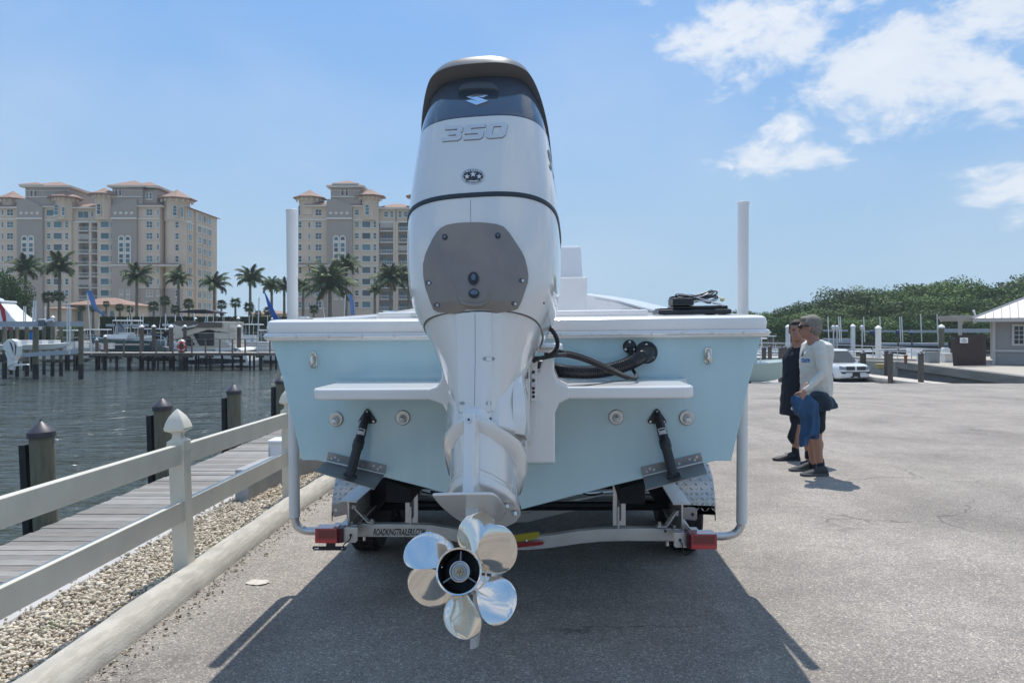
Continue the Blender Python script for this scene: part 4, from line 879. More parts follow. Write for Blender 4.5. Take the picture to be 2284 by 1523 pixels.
small_boat(740, 70, WZ+.9, 7.5, 0, 'white boat with radar dome glimpsed over the blue boat gunwale', hullw, h=1.6)
for px, d, z, L, hd, lab, hm in ((212, 82, .6, 6.5, 178, 'white T-top boat seen just left of the cabin boat behind the rail', hullw), (385, 88, .7, 7, 4, 'white T-top boat behind the yacht bow', hullw), (302, 98, .9, 6, 0, 'small far T-top boat over the hedge foot, left of the tall piles', navy),
        (452, 96, 1.2, 7, 183, 'far T-top boat behind the yacht canopy', hullw), (508, 92, 1.4, 7, 0, 'far white boat between yacht canopy and sky palm', hullw), (596, 72, .5, 6, 180, 'white T-top boat behind the dock box', hullw), (165, 74, .5, 6, 2, 'white boat behind the second lift pile', hullw)):
    small_boat(px, d, WZ+z, L, hd, lab, hm, h=1.0, motors=1)
for i, px in enumerate((228, 247, 266, 292, 329, 359, 374, 396, 426, 449, 474, 499, 548, 560, 583)):
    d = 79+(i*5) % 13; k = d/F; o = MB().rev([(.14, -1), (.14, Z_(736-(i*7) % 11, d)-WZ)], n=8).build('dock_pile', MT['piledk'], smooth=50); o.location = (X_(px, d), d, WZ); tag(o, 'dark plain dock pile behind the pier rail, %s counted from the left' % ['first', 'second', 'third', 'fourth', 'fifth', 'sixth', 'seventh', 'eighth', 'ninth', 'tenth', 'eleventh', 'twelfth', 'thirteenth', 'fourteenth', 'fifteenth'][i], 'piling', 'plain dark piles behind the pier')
# boat on the left lift with the tilted white outboard
t = thing('flats_skiff', 'long low white skiff with pale deck boxes raised on the left lift', 'boat', (X_(85, 52), 52, Z_(779, 52)), (0, 0, R(0))); hull(4.4, 1.9, .3, hullw, t, keel=-.12, bowrise=.12)
for i, x in enumerate((-1.5, -.9, .1, .9)): MB().bb(x, x+.42, -.4, .4, .32, .62).build('deck_box', canv, t, smooth=0, bevel=.02)
# close-up white outboard (tilted) near x 30
t = thing('white_outboard', 'tilted white outboard with black side stripes hanging over the water at the left edge', 'outboard motor', (X_(28, 46), 46, Z_(800, 46)))
k = 46/F
def ppoly(pts, y0, y1, name, m, par, d=46., cx=28, cy=800, bev=.02):
    kk = d/F; return MB().prism([((x-cx)*kk, -(y-cy)*kk) for x, y in pts], y0, y1, 'Y').build(name, m, par, smooth=0, bevel=bev)
ppoly([(11, 767), (22, 757), (33, 756), (41, 760), (45, 772), (44, 790), (37, 803), (30, 800), (20, 785), (12, 780)], -.25, .25, 'cowling', hullw, t, bev=.06)
ppoly([(14, 784), (22, 784), (30, 800), (37, 803), (35, 812), (21, 818), (20, 800)], -.2, .2, 'midsection', hullw, t, bev=.05)
ppoly([(27, 762), (31, 764), (36, 777), (36, 790), (33, 779)], -.262, -.249, 'side_stripe', MT['black'], t, bev=0)
ppoly([(38, 763), (43, 773), (41, 790), (39, 803-10), (40, 778)], -.262, -.249, 'side_stripe', MT['black'], t, bev=0)
ppoly([(19, 812), (62, 811), (64, 814), (20, 818)], -.12, .12, 'anti_ventilation_plate', hullw, t, bev=.01)
ppoly([(20, 817), (34, 817), (32, 826), (22, 824)], -.1, .1, 'gearcase', hullw, t, bev=.03)
ppoly([(2, 792), (16, 788), (18, 802), (2, 808)], -.12, .12, 'bracket', MT['black'], t, bev=.02)
# lift structure: beams, piles, guide poles
lift = mat('grey_lift_beam', (.36, .39, .43), .5, .3, var=.08, scale=1)
t = thing('boat_lift', 'grey beam boat lift on dark piles at the left edge of the basin', 'boat lift', (X_(95, 50), 50, WZ))
MB().bb(X_(-60, 50), X_(83, 50), 49.9, 50.1, Z_(728.5, 50), Z_(717, 50)).build('top_beam', lift, t, world=True, smooth=0)
MB().bb(X_(98, 50), X_(185, 50), 49.9, 50.1, Z_(728, 50), Z_(717, 50)).build('top_beam', lift, t, world=True, smooth=0)
b = MB(); kk = 50/F
b.add([((x-CX)*kk, y, CZ-(z-HY)*kk) for y in (49.7, 49.9) for x, z in ((40, 788), (176, 779), (176, 789), (40, 797))], [(0, 1, 2, 3), (4, 5, 6, 7), (0, 4, 5, 1), (3, 7, 6, 2), (0, 3, 7, 4), (1, 2, 6, 5)]); b.build('cradle_beam', lift, t, world=True, smooth=0)
MB().bb(X_(20, 50), X_(83, 50), 48.6, 48.9, Z_(804, 50), Z_(797, 50)).build('walkway_plank', MT['pier'], t, world=True, smooth=0)
for px, w_, d in ((79.5, 12.5, 50.3), (180.5, 11, 50.3), (10, 10, 52), (38, 8, 53), (60, 9, 54), (117, 8, 54), (136, 8, 54), (25, 7, 56), (98, 7, 56)):
    r_ = w_*d/F/2; o = MB().rev([(r_, -1.3), (r_, 1.0)], c=(X_(px, d)-t.location.x, d-50, 0), n=10).build('wet_foot', MT['piledk'], t, smooth=50)
    MB().rev([(r_*.98, 1.0), (r_*.95, Z_(729, d)-WZ)], c=(X_(px, d)-t.location.x, d-50, 0), n=10).build('pile', MT['pile'], t, smooth=50)
t2 = thing('lift_motor', 'grey white lift motor on the beam between the left piles', 'motor', (X_(98, 49.6), 49.6, Z_(728, 49.6)))
MB().bb(-.32, .12, -.15, .15, .0, .38).build('gearbox', mat('slate_motor', (.10, .12, .16), .4), t2, smooth=0, bevel=.05); MB().bb(-.3, .1, -.14, .14, .385, .5).build('cover', hullw, t2, smooth=0, bevel=.05); MB().cyl((.15, 0, .3), (.62, 0, .42), .12).build('drive', MT['galv'], t2)
GP = 'slim white guide poles of the boat lifts'
def gpole(px, y0, y1, w_, d, lab, lean=0):
    r_ = w_*d/F/2; o = MB().tube([(0, 0, 0), (lean, 0, (y1-y0)*d/F)], r_, 8).build('guide_pole', MT['pvc'], smooth=50); o.location = (X_(px, d), d, Z_(y1, d)); tag(o, lab, 'pole', GP)
for i, a in enumerate(((53, 683, 717, 2.6, 53), (57, 683, 717, 2.6, 53), (75, 671, 717, 3, 50.6), (79.5, 671, 717, 3, 50.6), (73, 686, 717, 2.5, 54), (101, 682, 712, 2.6, 54), (150, 675, 782, 2.7, 49), (155, 675, 790, 2.7, 49), (158, 686, 770, 2, 52))):
    gpole(*a, lab='slim white guide pole above the left boat lift, number of pairs visible against the trees' if 0 else ['thin pole of the leftmost low pair', 'thin pole, right one of the leftmost low pair', 'tall white pole above the left lift beam, left of its pair', 'tall white pole above the left lift beam, right of its pair', 'shorter pole behind the tall pair', 'single pole behind the lift motor', 'tallest white pole at the cradle end, left of its pair', 'tallest white pole at the cradle end, right of its pair', 'grey pole just behind the tallest pair'][i])
LB = ['slim pole %s' % s for s in ('before the hedge, left of the cabin boat', 'rising over the small cabin boat', 'right of the cabin boat', 'left of the T-top boat', 'behind the T-top boat', 'right of the T-top boat', 'between T-top boat and yacht', 'behind the yacht flybridge', 'right of the yacht flybridge', 'behind the enclosed boat', 'right of the enclosed boat', 'beside the white guide post')]
for px, lab in zip((258, 284, 294, 313, 319, 369, 391, 463, 474, 556, 597, 622), LB): gpole(px, 700+(px*7 % 9), 748, 1.7, 90, lab)
MB()
o = MB().bb(X_(236, 88), X_(330, 88), 88, 88.2, Z_(728, 88), Z_(722.5, 88)).build('lift_beam', lift, smooth=0); tag(o, 'grey lift beam before the hedge, behind the small cabin boat', 'beam')
o = MB().bb(X_(362, 88), X_(470, 88), 88, 88.2, Z_(727, 88), Z_(722, 88)).build('lift_beam', lift, smooth=0); tag(o, 'grey lift beam behind the yacht bow', 'beam')
for i, (a_, b__, yy, d) in enumerate(((120, 210, 752, 72), (150, 330, 746, 80), (330, 600, 741, 90), (200, 320, 768, 66))):
    o = MB().bb(X_(a_, d), X_(b__, d), d, d+1.2, Z_(yy+1.6, d), Z_(yy, d)).build('floating_dock', MT['pierlt'], smooth=0); tag(o, ['pale dock plank behind the left lift piles', 'pale dock strip behind the pier, left half', 'far dock strip behind the yacht', 'dock strip seen through the pier rail'][i], 'dock')
for i, (px, yy) in enumerate(((150, 770), (190, 768), (213, 770), (226, 772), (243, 770))):
    t = thing('white_locker', ['white locker beside the tallest pole pair', 'white locker behind the second lift pile', 'white locker left of the capped piles', 'white locker near the short capped pile', 'white locker in front of the cabin boat'][i], 'box', (X_(px, 64), 64.4, Z_(yy+8, 64)), group='white lockers on the docks'); MB().bb(-.2, .2, -.2, .2, 0, .42).build('body', canv, t, smooth=0, bevel=.02); MB().bb(-.22, .22, -.22, .22, .425, .5).build('lid', MT['white'], t, smooth=0)
# covered white boat at far left
t = thing('covered_cruiser', 'white cruiser with tall canvas enclosure cut by the left edge', 'boat', (X_(5, 58), 58, Z_(718, 58)))
MB().rings([[((x-5)*58/F, y*w_, -(yy-718)*58/F) for y in (-1, 1)]+[] for x, yy, w_ in ()] or [[((-30-5)*58/F, -1.3, 0), ((62-5)*58/F, -1.3, 0), ((62-5)*58/F, 1.3, 0), ((-35)*58/F, 1.3, 0)], [((-35)*58/F, -1.1, (718-704)*58/F), ((45-5)*58/F, -1.1, (718-704)*58/F), ((40)*58/F, 1.1, (14)*58/F), ((-35)*58/F, 1.1, 14*58/F)],
        [((-35)*58/F, -.9, (718-676)*58/F), ((18-5)*58/F, -.9, 42*58/F), (13*58/F, .9, 42*58/F), ((-35)*58/F, .9, 42*58/F)]]).build('canvas_enclosure', canv, t, smooth=0, bevel=.08)
MB().bb(-35*58/F, 15*58/F, -1, 1, 42*58/F, 47*58/F).build('hardtop', MT['white'], t, smooth=0, bevel=.06)
MB().rev([(.35, 0), (.3, .12), (.05, .2)], c=(-.25, 0, 47.5*58/F), n=14).build('radar_dome', MT['white'], t)
hull_o = MB().bb(-36*58/F, 70*58/F, -1.4, 1.4, -.6, -.03).build('hull', hullw, t, smooth=0, bevel=.1)
# flags
def flag(pts, m, d, lab, pole=None, cat='flag'):
    t = thing('feather_flag', lab, cat, (X_(pts[0][0], d), d, Z_(pts[0][1], d))); kk = d/F; b = MB(); n = len(pts)
    F_ = [((x-pts[0][0])*kk, .12*math.sin(i*1.7), -(y-pts[0][1])*kk) for i, (x, y, w_) in enumerate(pts)]
    rs = [[(x-w_[2]*kk/2, y, z), (x, y-.05, z+.02), (x+w_[2]*kk/2, y+.03, z), (x, y+.02, z)] for (x, y, z), w_ in zip(F_, pts)]
    b.rings(rs); b.build('cloth', m, t, smooth=60)
    if pole: (x0, y0), (x1, y1) = pole; MB().tube([((x0-pts[0][0])*kk, .1, -(y0-pts[0][1])*kk), ((x1-pts[0][0])*kk, .1, -(y1-pts[0][1])*kk)], .045, 6).build('pole', MT['pvc'], t, smooth=50)
blue = mat('blue_flag_cloth', (.03, .11, .42), .7, var=.25, scale=1.5); blue2 = mat('light_blue_flag_cloth', (.12, .22, .45), .7, var=.2, scale=1.5); redc = mat('red_flag_cloth', (.45, .03, .05), .7, var=.2)
flag([(198, 648, 13), (202, 662, 12), (209, 680, 11), (217, 692, 10), (226, 699, 8), (234, 704, 5)], blue2, 57, 'pale blue feather flag streaming to the right above the pier', ((193, 648), (203, 790)))
flag([(589, 650, 1.5), (594, 664, 5), (601, 680, 9), (609, 697, 12), (618, 716, 14), (622, 730, 13)], blue, 60, 'bright blue feather flag beside the blue boat gunwale', ((577, 664), (573, 788)))
flag([(780, 658, 9), (784, 672, 9), (786, 685, 8), (787, 702, 8)], blue2, 75, 'narrow blue feather flag in front of the second block', ((770, 658), (767, 715)))
flag([(-4, 676, 10), (3, 690, 10), (9, 706, 9), (13, 720, 7), (18, 732, 5), (21, 739, 2)], redc, 55, 'red flag hanging at the far left edge')
t = thing('person', 'person in a white cap and bright blue shirt standing behind the left lift pile', 'person', (X_(68, 58), 58, Z_(762, 58)))
MB().rings([[(r_*math.cos(a), r_*.6*math.sin(a), z) for a in [2*math.pi*k/10 for k in range(10)]] for r_, z in ((.15, 0), (.17, .3), (.22, .62), (.16, .72), (.06, .76))]).build('shirt', mat('bright_blue_shirt', (.02, .22, .62), .8), t)
MB().ball((0, 0, .9), (.1, .1, .13)).build('head', mat('tan_skin', (.4, .24, .17), .6), t); MB().ball((0, 0, .98), (.11, .12, .07)).build('cap', MT['white'], t)
# ---- big flybridge yacht behind the pier
t = thing('flybridge_yacht', 'large cream and dark flybridge motor yacht moored behind the pier', 'yacht', (X_(465, 69), 69, WZ)); kk = 69/F
def Y(pts, y0, y1, nm, m, sm=0, bev=.04, yoff=0): return MB().prism([((x-465)*kk, (WZ*0-( y-HY)*kk+CZ-WZ)) for x, y in pts], y0, y1, 'Y').build(nm, m, t, smooth=sm, bevel=bev)
def Yl(secs, nm, m, bev=.03):   # lofted from several side outlines at different y
    return MB().rings([[((x-465)*kk, yy, CZ-WZ-(y-HY)*kk) for x, y in pts] for yy, pts in secs]).build(nm, m, t, smooth=25, bevel=bev)
side = [(357, 772), (372, 784), (395, 803), (430, 813), (570, 816), (572, 803), (566, 786), (470, 780), (400, 772)]
inn = [(357, 772), (380, 790), (410, 808), (440, 816), (570, 817), (572, 803), (566, 786), (470, 780), (400, 772)]
Yl([(-2.1, [(420, 776), (430, 789), (445, 803), (455, 811), (570, 813), (571, 803), (566, 786), (480, 781), (440, 777)]), (-1.4, [(385, 773), (398, 787), (416, 802), (440, 812), (570, 816), (572, 803), (566, 786), (470, 780), (415, 773)]), (0, side), (1.4, [(385, 773), (398, 787), (416, 802), (440, 812), (570, 816), (572, 803), (566, 786), (470, 780), (415, 773)]), (2.1, [(420, 776), (430, 789), (445, 803), (455, 811), (570, 813), (571, 803), (566, 786), (480, 781), (440, 777)])], 'hull', hullw)
Y([(470, 796), (566, 800), (566, 806), (480, 811), (440, 808)], -2.14, -2.09, 'hull_stripe', tint_, bev=0)
Y([(440, 801), (470, 800), (482, 803), (470, 808), (448, 808)], -2.15, -2.10, 'hull_stripe', tint_, bev=0)
Yl([(-1.6, [(402, 757), (440, 748), (445, 742), (528, 742), (532, 780), (450, 780)]), (0, [(395, 757), (432, 748), (440, 741), (528, 741), (532, 780), (440, 780)]), (1.6, [(402, 757), (440, 748), (445, 742), (528, 742), (532, 780), (450, 780)])], 'saloon', creamb)
Y([(447, 744), (493, 743), (493, 770), (462, 770)], -1.68, -1.58, 'saloon_window', tint_, bev=0)
Y([(410, 757), (440, 750), (452, 768), (440, 772)], -1.66, -1.58, 'windscreen', tint_, bev=0)
Yl([(-1.75, [(392, 747), (410, 728), (445, 728), (474, 718), (529, 718), (526, 742), (480, 735), (440, 748), (410, 757)]), (0, [(386, 747), (402, 727), (445, 727), (474, 717), (530, 717), (528, 742), (480, 735), (436, 748), (404, 757)]), (1.75, [(392, 747), (410, 728), (445, 728), (474, 718), (529, 718), (526, 742), (480, 735), (440, 748), (410, 757)])], 'flybridge', creamb)
Y([(386, 739), (396, 737), (408, 745), (398, 748), (386, 750)], -1.85, -1.77, 'side_window', tint_, bev=0)
Y([(466, 719), (512, 720), (512, 731), (452, 731)], -1.86, -1.77, 'flybridge_awning', taucan, bev=0)
Y([(516, 720), (528, 720), (524, 735), (518, 734)], -1.84, -1.77, 'wing_panel', creamb, bev=0)
Y([(424, 734), (455, 729), (452, 732), (426, 738)], -1.84, -1.77, 'side_vent', tint_, bev=0)
Y([(400, 722), (412, 715), (445, 716), (462, 719), (440, 726), (425, 730)], -1.6, -1.4, 'flybridge_windscreen', taucan, bev=0)
Yl([(-1.5, [(412, 696), (440, 692), (470, 691), (488, 695), (496, 697), (490, 698), (440, 699), (416, 698)]), (1.5, [(412, 696), (440, 692), (470, 691), (488, 695), (496, 697), (490, 698), (440, 699), (416, 698)])], 'bimini_top', blkc)
b = MB()
for x0, y0, x1, y1 in ((414, 698, 424, 720), (447, 699, 447, 724), (490, 697, 488, 718), (476, 698, 470, 717)):
    for yy in (-1.3, 1.3): b.tube([((x0-465)*kk, yy, CZ-WZ-(y0-HY)*kk), ((x1-465)*kk, yy, CZ-WZ-(y1-HY)*kk)], .03, 6)
b.build('bimini_frame', MT['chrome'], t, smooth=50)
for x, y, r_ in ((484, 712, 6), (518, 712, 6), (504, 701, 5)): MB().ball(((x-465)*kk, -1.0+x % 3*.4, CZ-WZ-(y-HY)*kk), (r_*kk, r_*kk, r_*kk*1.1)).build('radar_dome', MT['black'], t, smooth=60)
MB().bb((484-465)*kk, (530-465)*kk, -.3, .3, CZ-WZ-(716-HY)*kk, CZ-WZ-(714.5-HY)*kk).build('radar_arch', MT['black'], t, smooth=0)
b = MB(); prev = None
for i in range(9):
    x = 348+i*13; p = ((x-465)*kk, -1.2-.1*i, CZ-WZ-(746+2.6*i*i*.35-HY)*kk); q = (p[0], p[1], p[2]-.75); b.tube([p, q], .018, 5)
    if prev: b.tube([prev, p], .022, 5); b.tube([(prev[0], prev[1], prev[2]-.35), (p[0], p[1], p[2]-.35)], .015, 5)
    prev = p
b.build('bow_rail', MT['chrome'], t, smooth=50)
Y([(498, 776), (548, 775), (556, 781), (498, 782)], -1.9, 1.9, 'cockpit_sofa', MT['white'])
Y([(523, 757), (536, 771), (550, 782), (546, 783), (533, 774), (520, 762)], -1.9, -1.8, 'stair_rail', MT['white'], bev=0)
Y([(502, 748), (524, 745), (530, 776), (505, 778)], -1.75, -1.62, 'door_panel', creamb, bev=0)
Y([(552, 789), (566, 793), (572, 803), (548, 803)], -1.9, 1.9, 'swim_platform', MT['white'])
# ---------------------------------------------------------------- right side: ramp, docks, seawall
slab_solid('boat_ramp', [(9, 29.02), (19.3, 29.02), (20, 60), (8, 60)], lambda x, y: -1.08-.009*(y-29), -3, MT['conc'])
seawall = [(21.6, 29.02), (22.6, 33.5), (24.2, 42), (25.9, 51), (20.5, 60), (20.5, 62), (80, 62), (80, 29.02)]
gravl = mat('sandy_gravel_lot', (.46, .42, .35), .95, c2=(.36, .32, .26), scale=2, detail=10, bump=.6, bscale=30)
slab_solid('seawall_land', seawall, -.47, -3, gravl)
wallm = mat('board_marked_concrete', (.22, .21, .19), .85, c2=(.13, .125, .12), scale=1.5, detail=10, stretch=(.3, .3, 3), bump=.4, bscale=6)
b = MB(); pts = [(21.6, 29.05), (22.6, 33.5), (24.2, 42), (25.9, 51)]
b.rings([[(x-.10, y, -3), (x-.10, y, -.9), (x-.25, y, -.9), (x-.25, y, -.44), (x+.3, y, -.44), (x+.3, y, -3)] for x, y in pts]); o = b.build('seawall', wallm, smooth=0, bevel=.02); tag(o, kind='structure')
t = thing('finger_dock', 'pale concrete finger dock beside the white SUV', 'dock', (19.9, 40, -.9))
for i in range(13): o = MB().bb(-.62, .62, -1.08, 1.08, -.16, 0).build('slab', MT['pierlt'], t, smooth=0, bevel=.02); o.location = (0, -6.4+2.18*i, .006*(i % 2))
MB().bb(-.55, .55, -7.5, 21, -.6, -.17).build('float', MT['conc'], t, smooth=0)
def dpile(px, yt, yb, w_, d, lab, z=None):
    r_ = w_*d/F/2; z0 = -2.2; h = Z_(yt, d)-z0; t = thing('timber_pile', lab, 'piling', (X_(px, d), d, z0), group='brown timber piles near the ramp')
    MB().rev([(r_, 0), (r_*.97, h-r_*1.1)], n=14).build('post', MT['pilebr'], t, smooth=50); MB().rev([(r_*1.12, h-r_*1.3), (r_*1.12, h-r_*1.0), (.02, h)], n=14).build('cap', capm, t, smooth=30)
for a in ((1986, 783, 0, 11, 38.5, 'brown pile with pointed cap right of the SUV'), (2054, 783, 0, 12, 36.5, 'brown pile with pointed cap in front of the seawall'), (1977, 779, 0, 9, 44, 'dark pile directly behind the capped one right of the SUV'),
          (1925, 781, 0, 13, 50, 'dark pile with cap behind the SUV bonnet'), (1704, 771, 0, 10, 42, 'dark pile nearest the blue boat hull'), (1717, 769, 0, 9, 46, 'dark pile second from the blue boat hull'), (1741, 771, 0, 10, 41, 'dark pile left of the dark shirted man'), (1750, 770, 0, 10, 44, 'dark pile touching the dark shirted man')): dpile(*a)
# pier with railing in the distance
t = thing('railed_walkway', 'pale walkway with metal railing crossing behind the SUV', 'pier', (X_(1900, 56), 56, -.6))
b = MB(); b.add([(X_(x, d), d+dy, Z_(y, d)+dz) for x, y, d in ((1640, 788, 60), (2030, 800, 52), (2120, 803, 51)) for dy, dz in ((0, 0), (1.6, 0), (1.6, -.22), (0, -.22))], [(0, 1, 5, 4), (4, 5, 9, 8), (3, 7, 4, 0), (7, 11, 8, 4), (0, 1, 2, 3), (8, 9, 10, 11), (2, 6, 7, 3), (6, 10, 11, 7)])
b.build('deck', MT['pierlt'], t, world=True, smooth=0)
b = MB(); R1 = [(1640, 763, 60), (1780, 766.5, 57), (1900, 770, 54.8), (2000, 774.5, 52.6), (2117, 780, 51)]
for dy in (0, 9, ): b.tube([Vector((X_(x, d), d, Z_(y+dy, d))) for x, y, d in R1], .035, 6)
b.build('rail', MT['galv'], t, world=True, smooth=50)
for x in (1650, 1672, 1700, 1730, 1765, 1820, 1862, 1905, 1947, 1974, 2002, 2033, 2062, 2095): 
    f_ = (x-1640)/390.; d = 60-8*f_ if x < 2030 else 52-(x-2030)/90.; yt = 763+17*(x-1640)/477.; MB().tube([(X_(x, d), d, Z_(yt, d)), (X_(x, d), d, Z_(788+12*f_, d))], .03, 6).build('baluster', MT['galv'], t, world=True, smooth=50)
for i, (a_, b__, yy, d) in enumerate(((1640, 1780, 796, 48), (1640, 1960, 783, 70), (1640, 2120, 778.5, 84))):
    o = MB().bb(X_(a_, d), X_(b__, d), d, d+1.2, Z_(yy+2.2, d), Z_(yy, d)).build('floating_dock', MT['white'], smooth=0, bevel=.02); tag(o, ['white floating dock edge left of the two men', 'middle white floating dock strip behind the walkway', 'farthest white floating dock strip under the lifts'][i], 'dock')
for a in ((1757.5, 724, 70, 10.5, 'white capped concrete pile left of the dark shirted man'), (1902.5, 722.5, 74, 10, 'white capped concrete pile behind the SUV windscreen'), (1959, 725.5, 60, 12.5, 'white capped concrete pile, widest, right of the SUV'), (2100, 723, 66, 12, 'white capped pile right of the lift, left of the brown gate'), (2214, 727, 58, 8, 'white capped pile peeking out beside the grey shop corner')):
    wcap(*a, grp='white capped piles on the right', m='pvc' if a[0] < 2000 else 'pile')
MT['conc2'] = mat('beige_concrete_pile', (.36, .33, .28), .9)
# lifts on the right
for i, (a_, b__, yy, d) in enumerate(((1838, 1892, 735, 80), (1925, 2125, 736.5, 76), (2030, 2215, 737.5, 73), (2100, 2210, 733, 70))):
    o = MB().bb(X_(a_, d), X_(b__, d), d, d+.3, Z_(yy+4.4, d), Z_(yy, d)).build('lift_beam', lift, smooth=0); tag(o, ['short grey lift beam behind the white shirted man', 'long grey lift beam right of the SUV', 'grey lift beam reaching behind the brown gate', 'upper lift beam under the pergola'][i], 'beam')
for i, px in enumerate((1849, 1873, 1877, 1929, 1965, 2009, 2013.5, 2056, 2092.5)):
    gpole(px, 700 if i > 6 else 706, 763, 2.3, 74, 'white pole %s' % ['right behind the white shirted man', 'left of the near pair over the SUV', 'right of the near pair over the SUV', 'left of the widest capped pile', 'rising behind the widest capped pile', 'left of the middle pair over the lift beam', 'right of the middle pair over the lift beam', 'alone between middle pair and gate', 'tallest, next to the capped pile by the gate'][i], lean=-.12)
for i, (px, yy) in enumerate(((1859, 731), (1867, 731), (1923, 731), (1945, 742), (2003, 741), (2034, 741))):
    d = 75; t = thing('lift_motor', 'lift motor %s' % ['left of the pair over the SUV roof', 'right of the pair over the SUV roof', 'with pale cap beside the capped concrete pile', 'dark blue one left of the widest pile', 'dark blue one under the middle pole pair', 'dark blue one nearest the gate'][i], 'motor', (X_(px, d), d, WZ))
    h = Z_(yy, d)-WZ; MB().rev([(.075, -1), (.075, h-.25)], n=10).build('post', MT['pilebr'] if i > 2 else MT['galv'], t, smooth=50); MB().rev([(.2, h-.25), (.25, h), (.2, h+.18), (.05, h+.25)], n=10).build('housing', mat('motor_blue', (.02, .03, .09), .4) if i > 2 else MT['galv'], t)
for i, (x0, x1, y0, y1, d) in enumerate(((1845, 1900, 755, 766, 90), (1968, 2045, 765, 771, 80), (2050, 2115, 765, 771, 78))):
    o = MB().bb(X_(x0, d), X_(x1, d), d, d+1.6, Z_(y1, d), Z_(y0, d)).build('lift_cradle', lift, smooth=0, bevel=.03); tag(o, ['grey cradle behind the SUV roof', 'low grey cradle below the middle poles', 'low grey cradle left of the brown gate'][i], 'boat lift')
for i, (px, d, z, L) in enumerate(((1885, 68, WZ, 6.5), (2035, 63, WZ+.35, 5.0), (1712, 80, WZ+.2, 6))):
    small_boat(px, d, z, L, 180 if i != 2 else 0, ['small white boat moored behind the SUV bonnet', 'low white boat with dark cover behind the red hydrant', 'far white boat left of the dark shirted man'][i], hullw, top='ttop' if i == 2 else None, motors=1, h=.7)
# near right: grey cabinet, lockers, hydrant, step
t = thing('dock_box', 'white dock box left of the grey cabinet', 'box', (X_(2057, 50), 50, -.47)); MB().bb(-.22, .22, -.3, .3, 0, .58).build('body', canv, t, smooth=0, bevel=.02); MB().bb(-.26, .26, -.34, .34, .585, .66).build('lid', MT['white'], t, smooth=0)
t = thing('dock_box', 'white dock box between grey cabinet and brown gate', 'box', (X_(2112, 50), 50, -.47)); MB().bb(-.3, .3, -.3, .3, 0, .52).build('body', canv, t, smooth=0, bevel=.02); MB().bb(-.34, .34, -.34, .34, .525, .6).build('lid', MT['white'], t, smooth=0)
t = thing('service_cabinet', 'grey metal service cabinet between two white dock boxes', 'cabinet', (X_(2079, 49), 49, -.47)); MB().bb(-.36, .36, -.25, .25, 0, .72).build('body', mat('grey_cabinet', (.27, .29, .30), .5), t, smooth=0, bevel=.02)
t = thing('red_standpipe', 'short red brown standpipe on the gravel edge', 'standpipe', (X_(2020, 48), 48, -.47)); MB().rev([(.09, 0), (.09, .4), (.12, .42), (.12, .52), (.03, .58)], n=10).build('pipe', mat('rust_red', (.28, .09, .05), .7), t)
t = thing('yellow_step', 'ochre wooden dock step beyond the SUV nose', 'step', (X_(1966, 47), 47, -.72)); MB().bb(-.3, .3, -.3, .3, 0, .28).build('tread', mat('ochre_paint', (.5, .36, .14), .7), t, smooth=0, bevel=.01); MB().bb(-.28, .28, -.25, .25, -.6, -.002).build('base', MT['conc'], t, smooth=0)
# brown gate with sign
t = thing('gate_screen', 'leaning dark brown slatted gate screen with a small white sign', 'gate', (X_(2166, 44), 44, -.47)); gb = mat('dark_brown_boards', (.055, .035, .032), .75, var=.2, scale=3)
n = 16; x0, x1 = X_(2120, 44)-t.location.x, X_(2213, 44)-t.location.x
for i in range(n):
    a = x0+(x1-x0)*i/n; w_ = (x1-x0)/n-.006; h0 = Z_(748-2*i/n, 44)+.47; xb = a+.16*(1-i/n); MB().prism([(xb, .02), (xb+w_, .02), (a+w_, h0), (a, h0)], -.03+i*.04, i*.04).build('board', gb, t, smooth=0)
o = MB().bb(X_(2141, 44)-t.location.x, X_(2158.5, 44)-t.location.x, -.12+.12, -.06+.12, Z_(765, 44)+.47, Z_(753, 44)+.47).build('sign', MT['white'], t, smooth=0); o.location.y = -.03
b = MB()
for r_, (a_, b__) in enumerate(((2147, 2152), (2144, 2156), (2145, 2155))): z = Z_(756+r_*3, 44)+.47; b.bb(X_(a_, 44)-t.location.x, X_(b__, 44)-t.location.x, -.035, -.031, z-.018, z+.018)
b.build('sign_text_line', mat('dark_print', (.1, .1, .1), .8), t, smooth=0)
MB().bb(X_(2122, 44)-t.location.x, X_(2129, 44)-t.location.x, -.05, -.035, Z_(756, 44)+.47, Z_(753.5, 44)+.47).build('green_tag', mat('green_tag', (.02, .16, .12), .6), t, smooth=0)
# pergola
pg = mat('weathered_white_timber', (.42, .39, .35), .8, var=.1, scale=2)
t = thing('pergola', 'weathered white timber pergola with braced posts left of the grey shop', 'pergola', (X_(2165, 47.5), 47.5, -.47)); kk = 47.5/F; tx = t.location.x
def PG(pts, y0, y1, nm): MB().prism([((x-CX)*kk-tx, CZ-(y-HY)*kk+.47) for x, y in pts], y0, y1).build(nm, pg, t, smooth=0, bevel=.01)
for y0 in (-.6, 1.2): PG([(2114, 706), (2193, 706), (2193, 716), (2124, 716)], y0, y0+.09, 'beam')
for x in (2129, 2200): PG([(x, 716), (x+6, 716), (x+5, 800), (x+1, 800)], -.55, -.35, 'post'); PG([(x+6, 716.2), (x+13, 716.2), (x+6, 726)], -.5, -.4, 'brace')
for i in range(7): MB().bb((2122+i*11-CX)*kk-tx-.04, (2122+i*11-CX)*kk-tx+.04, -.9, 1.6, CZ-(706-HY)*kk+.47, CZ-(704-HY)*kk+.47).build('rafter', pg, t, smooth=0)
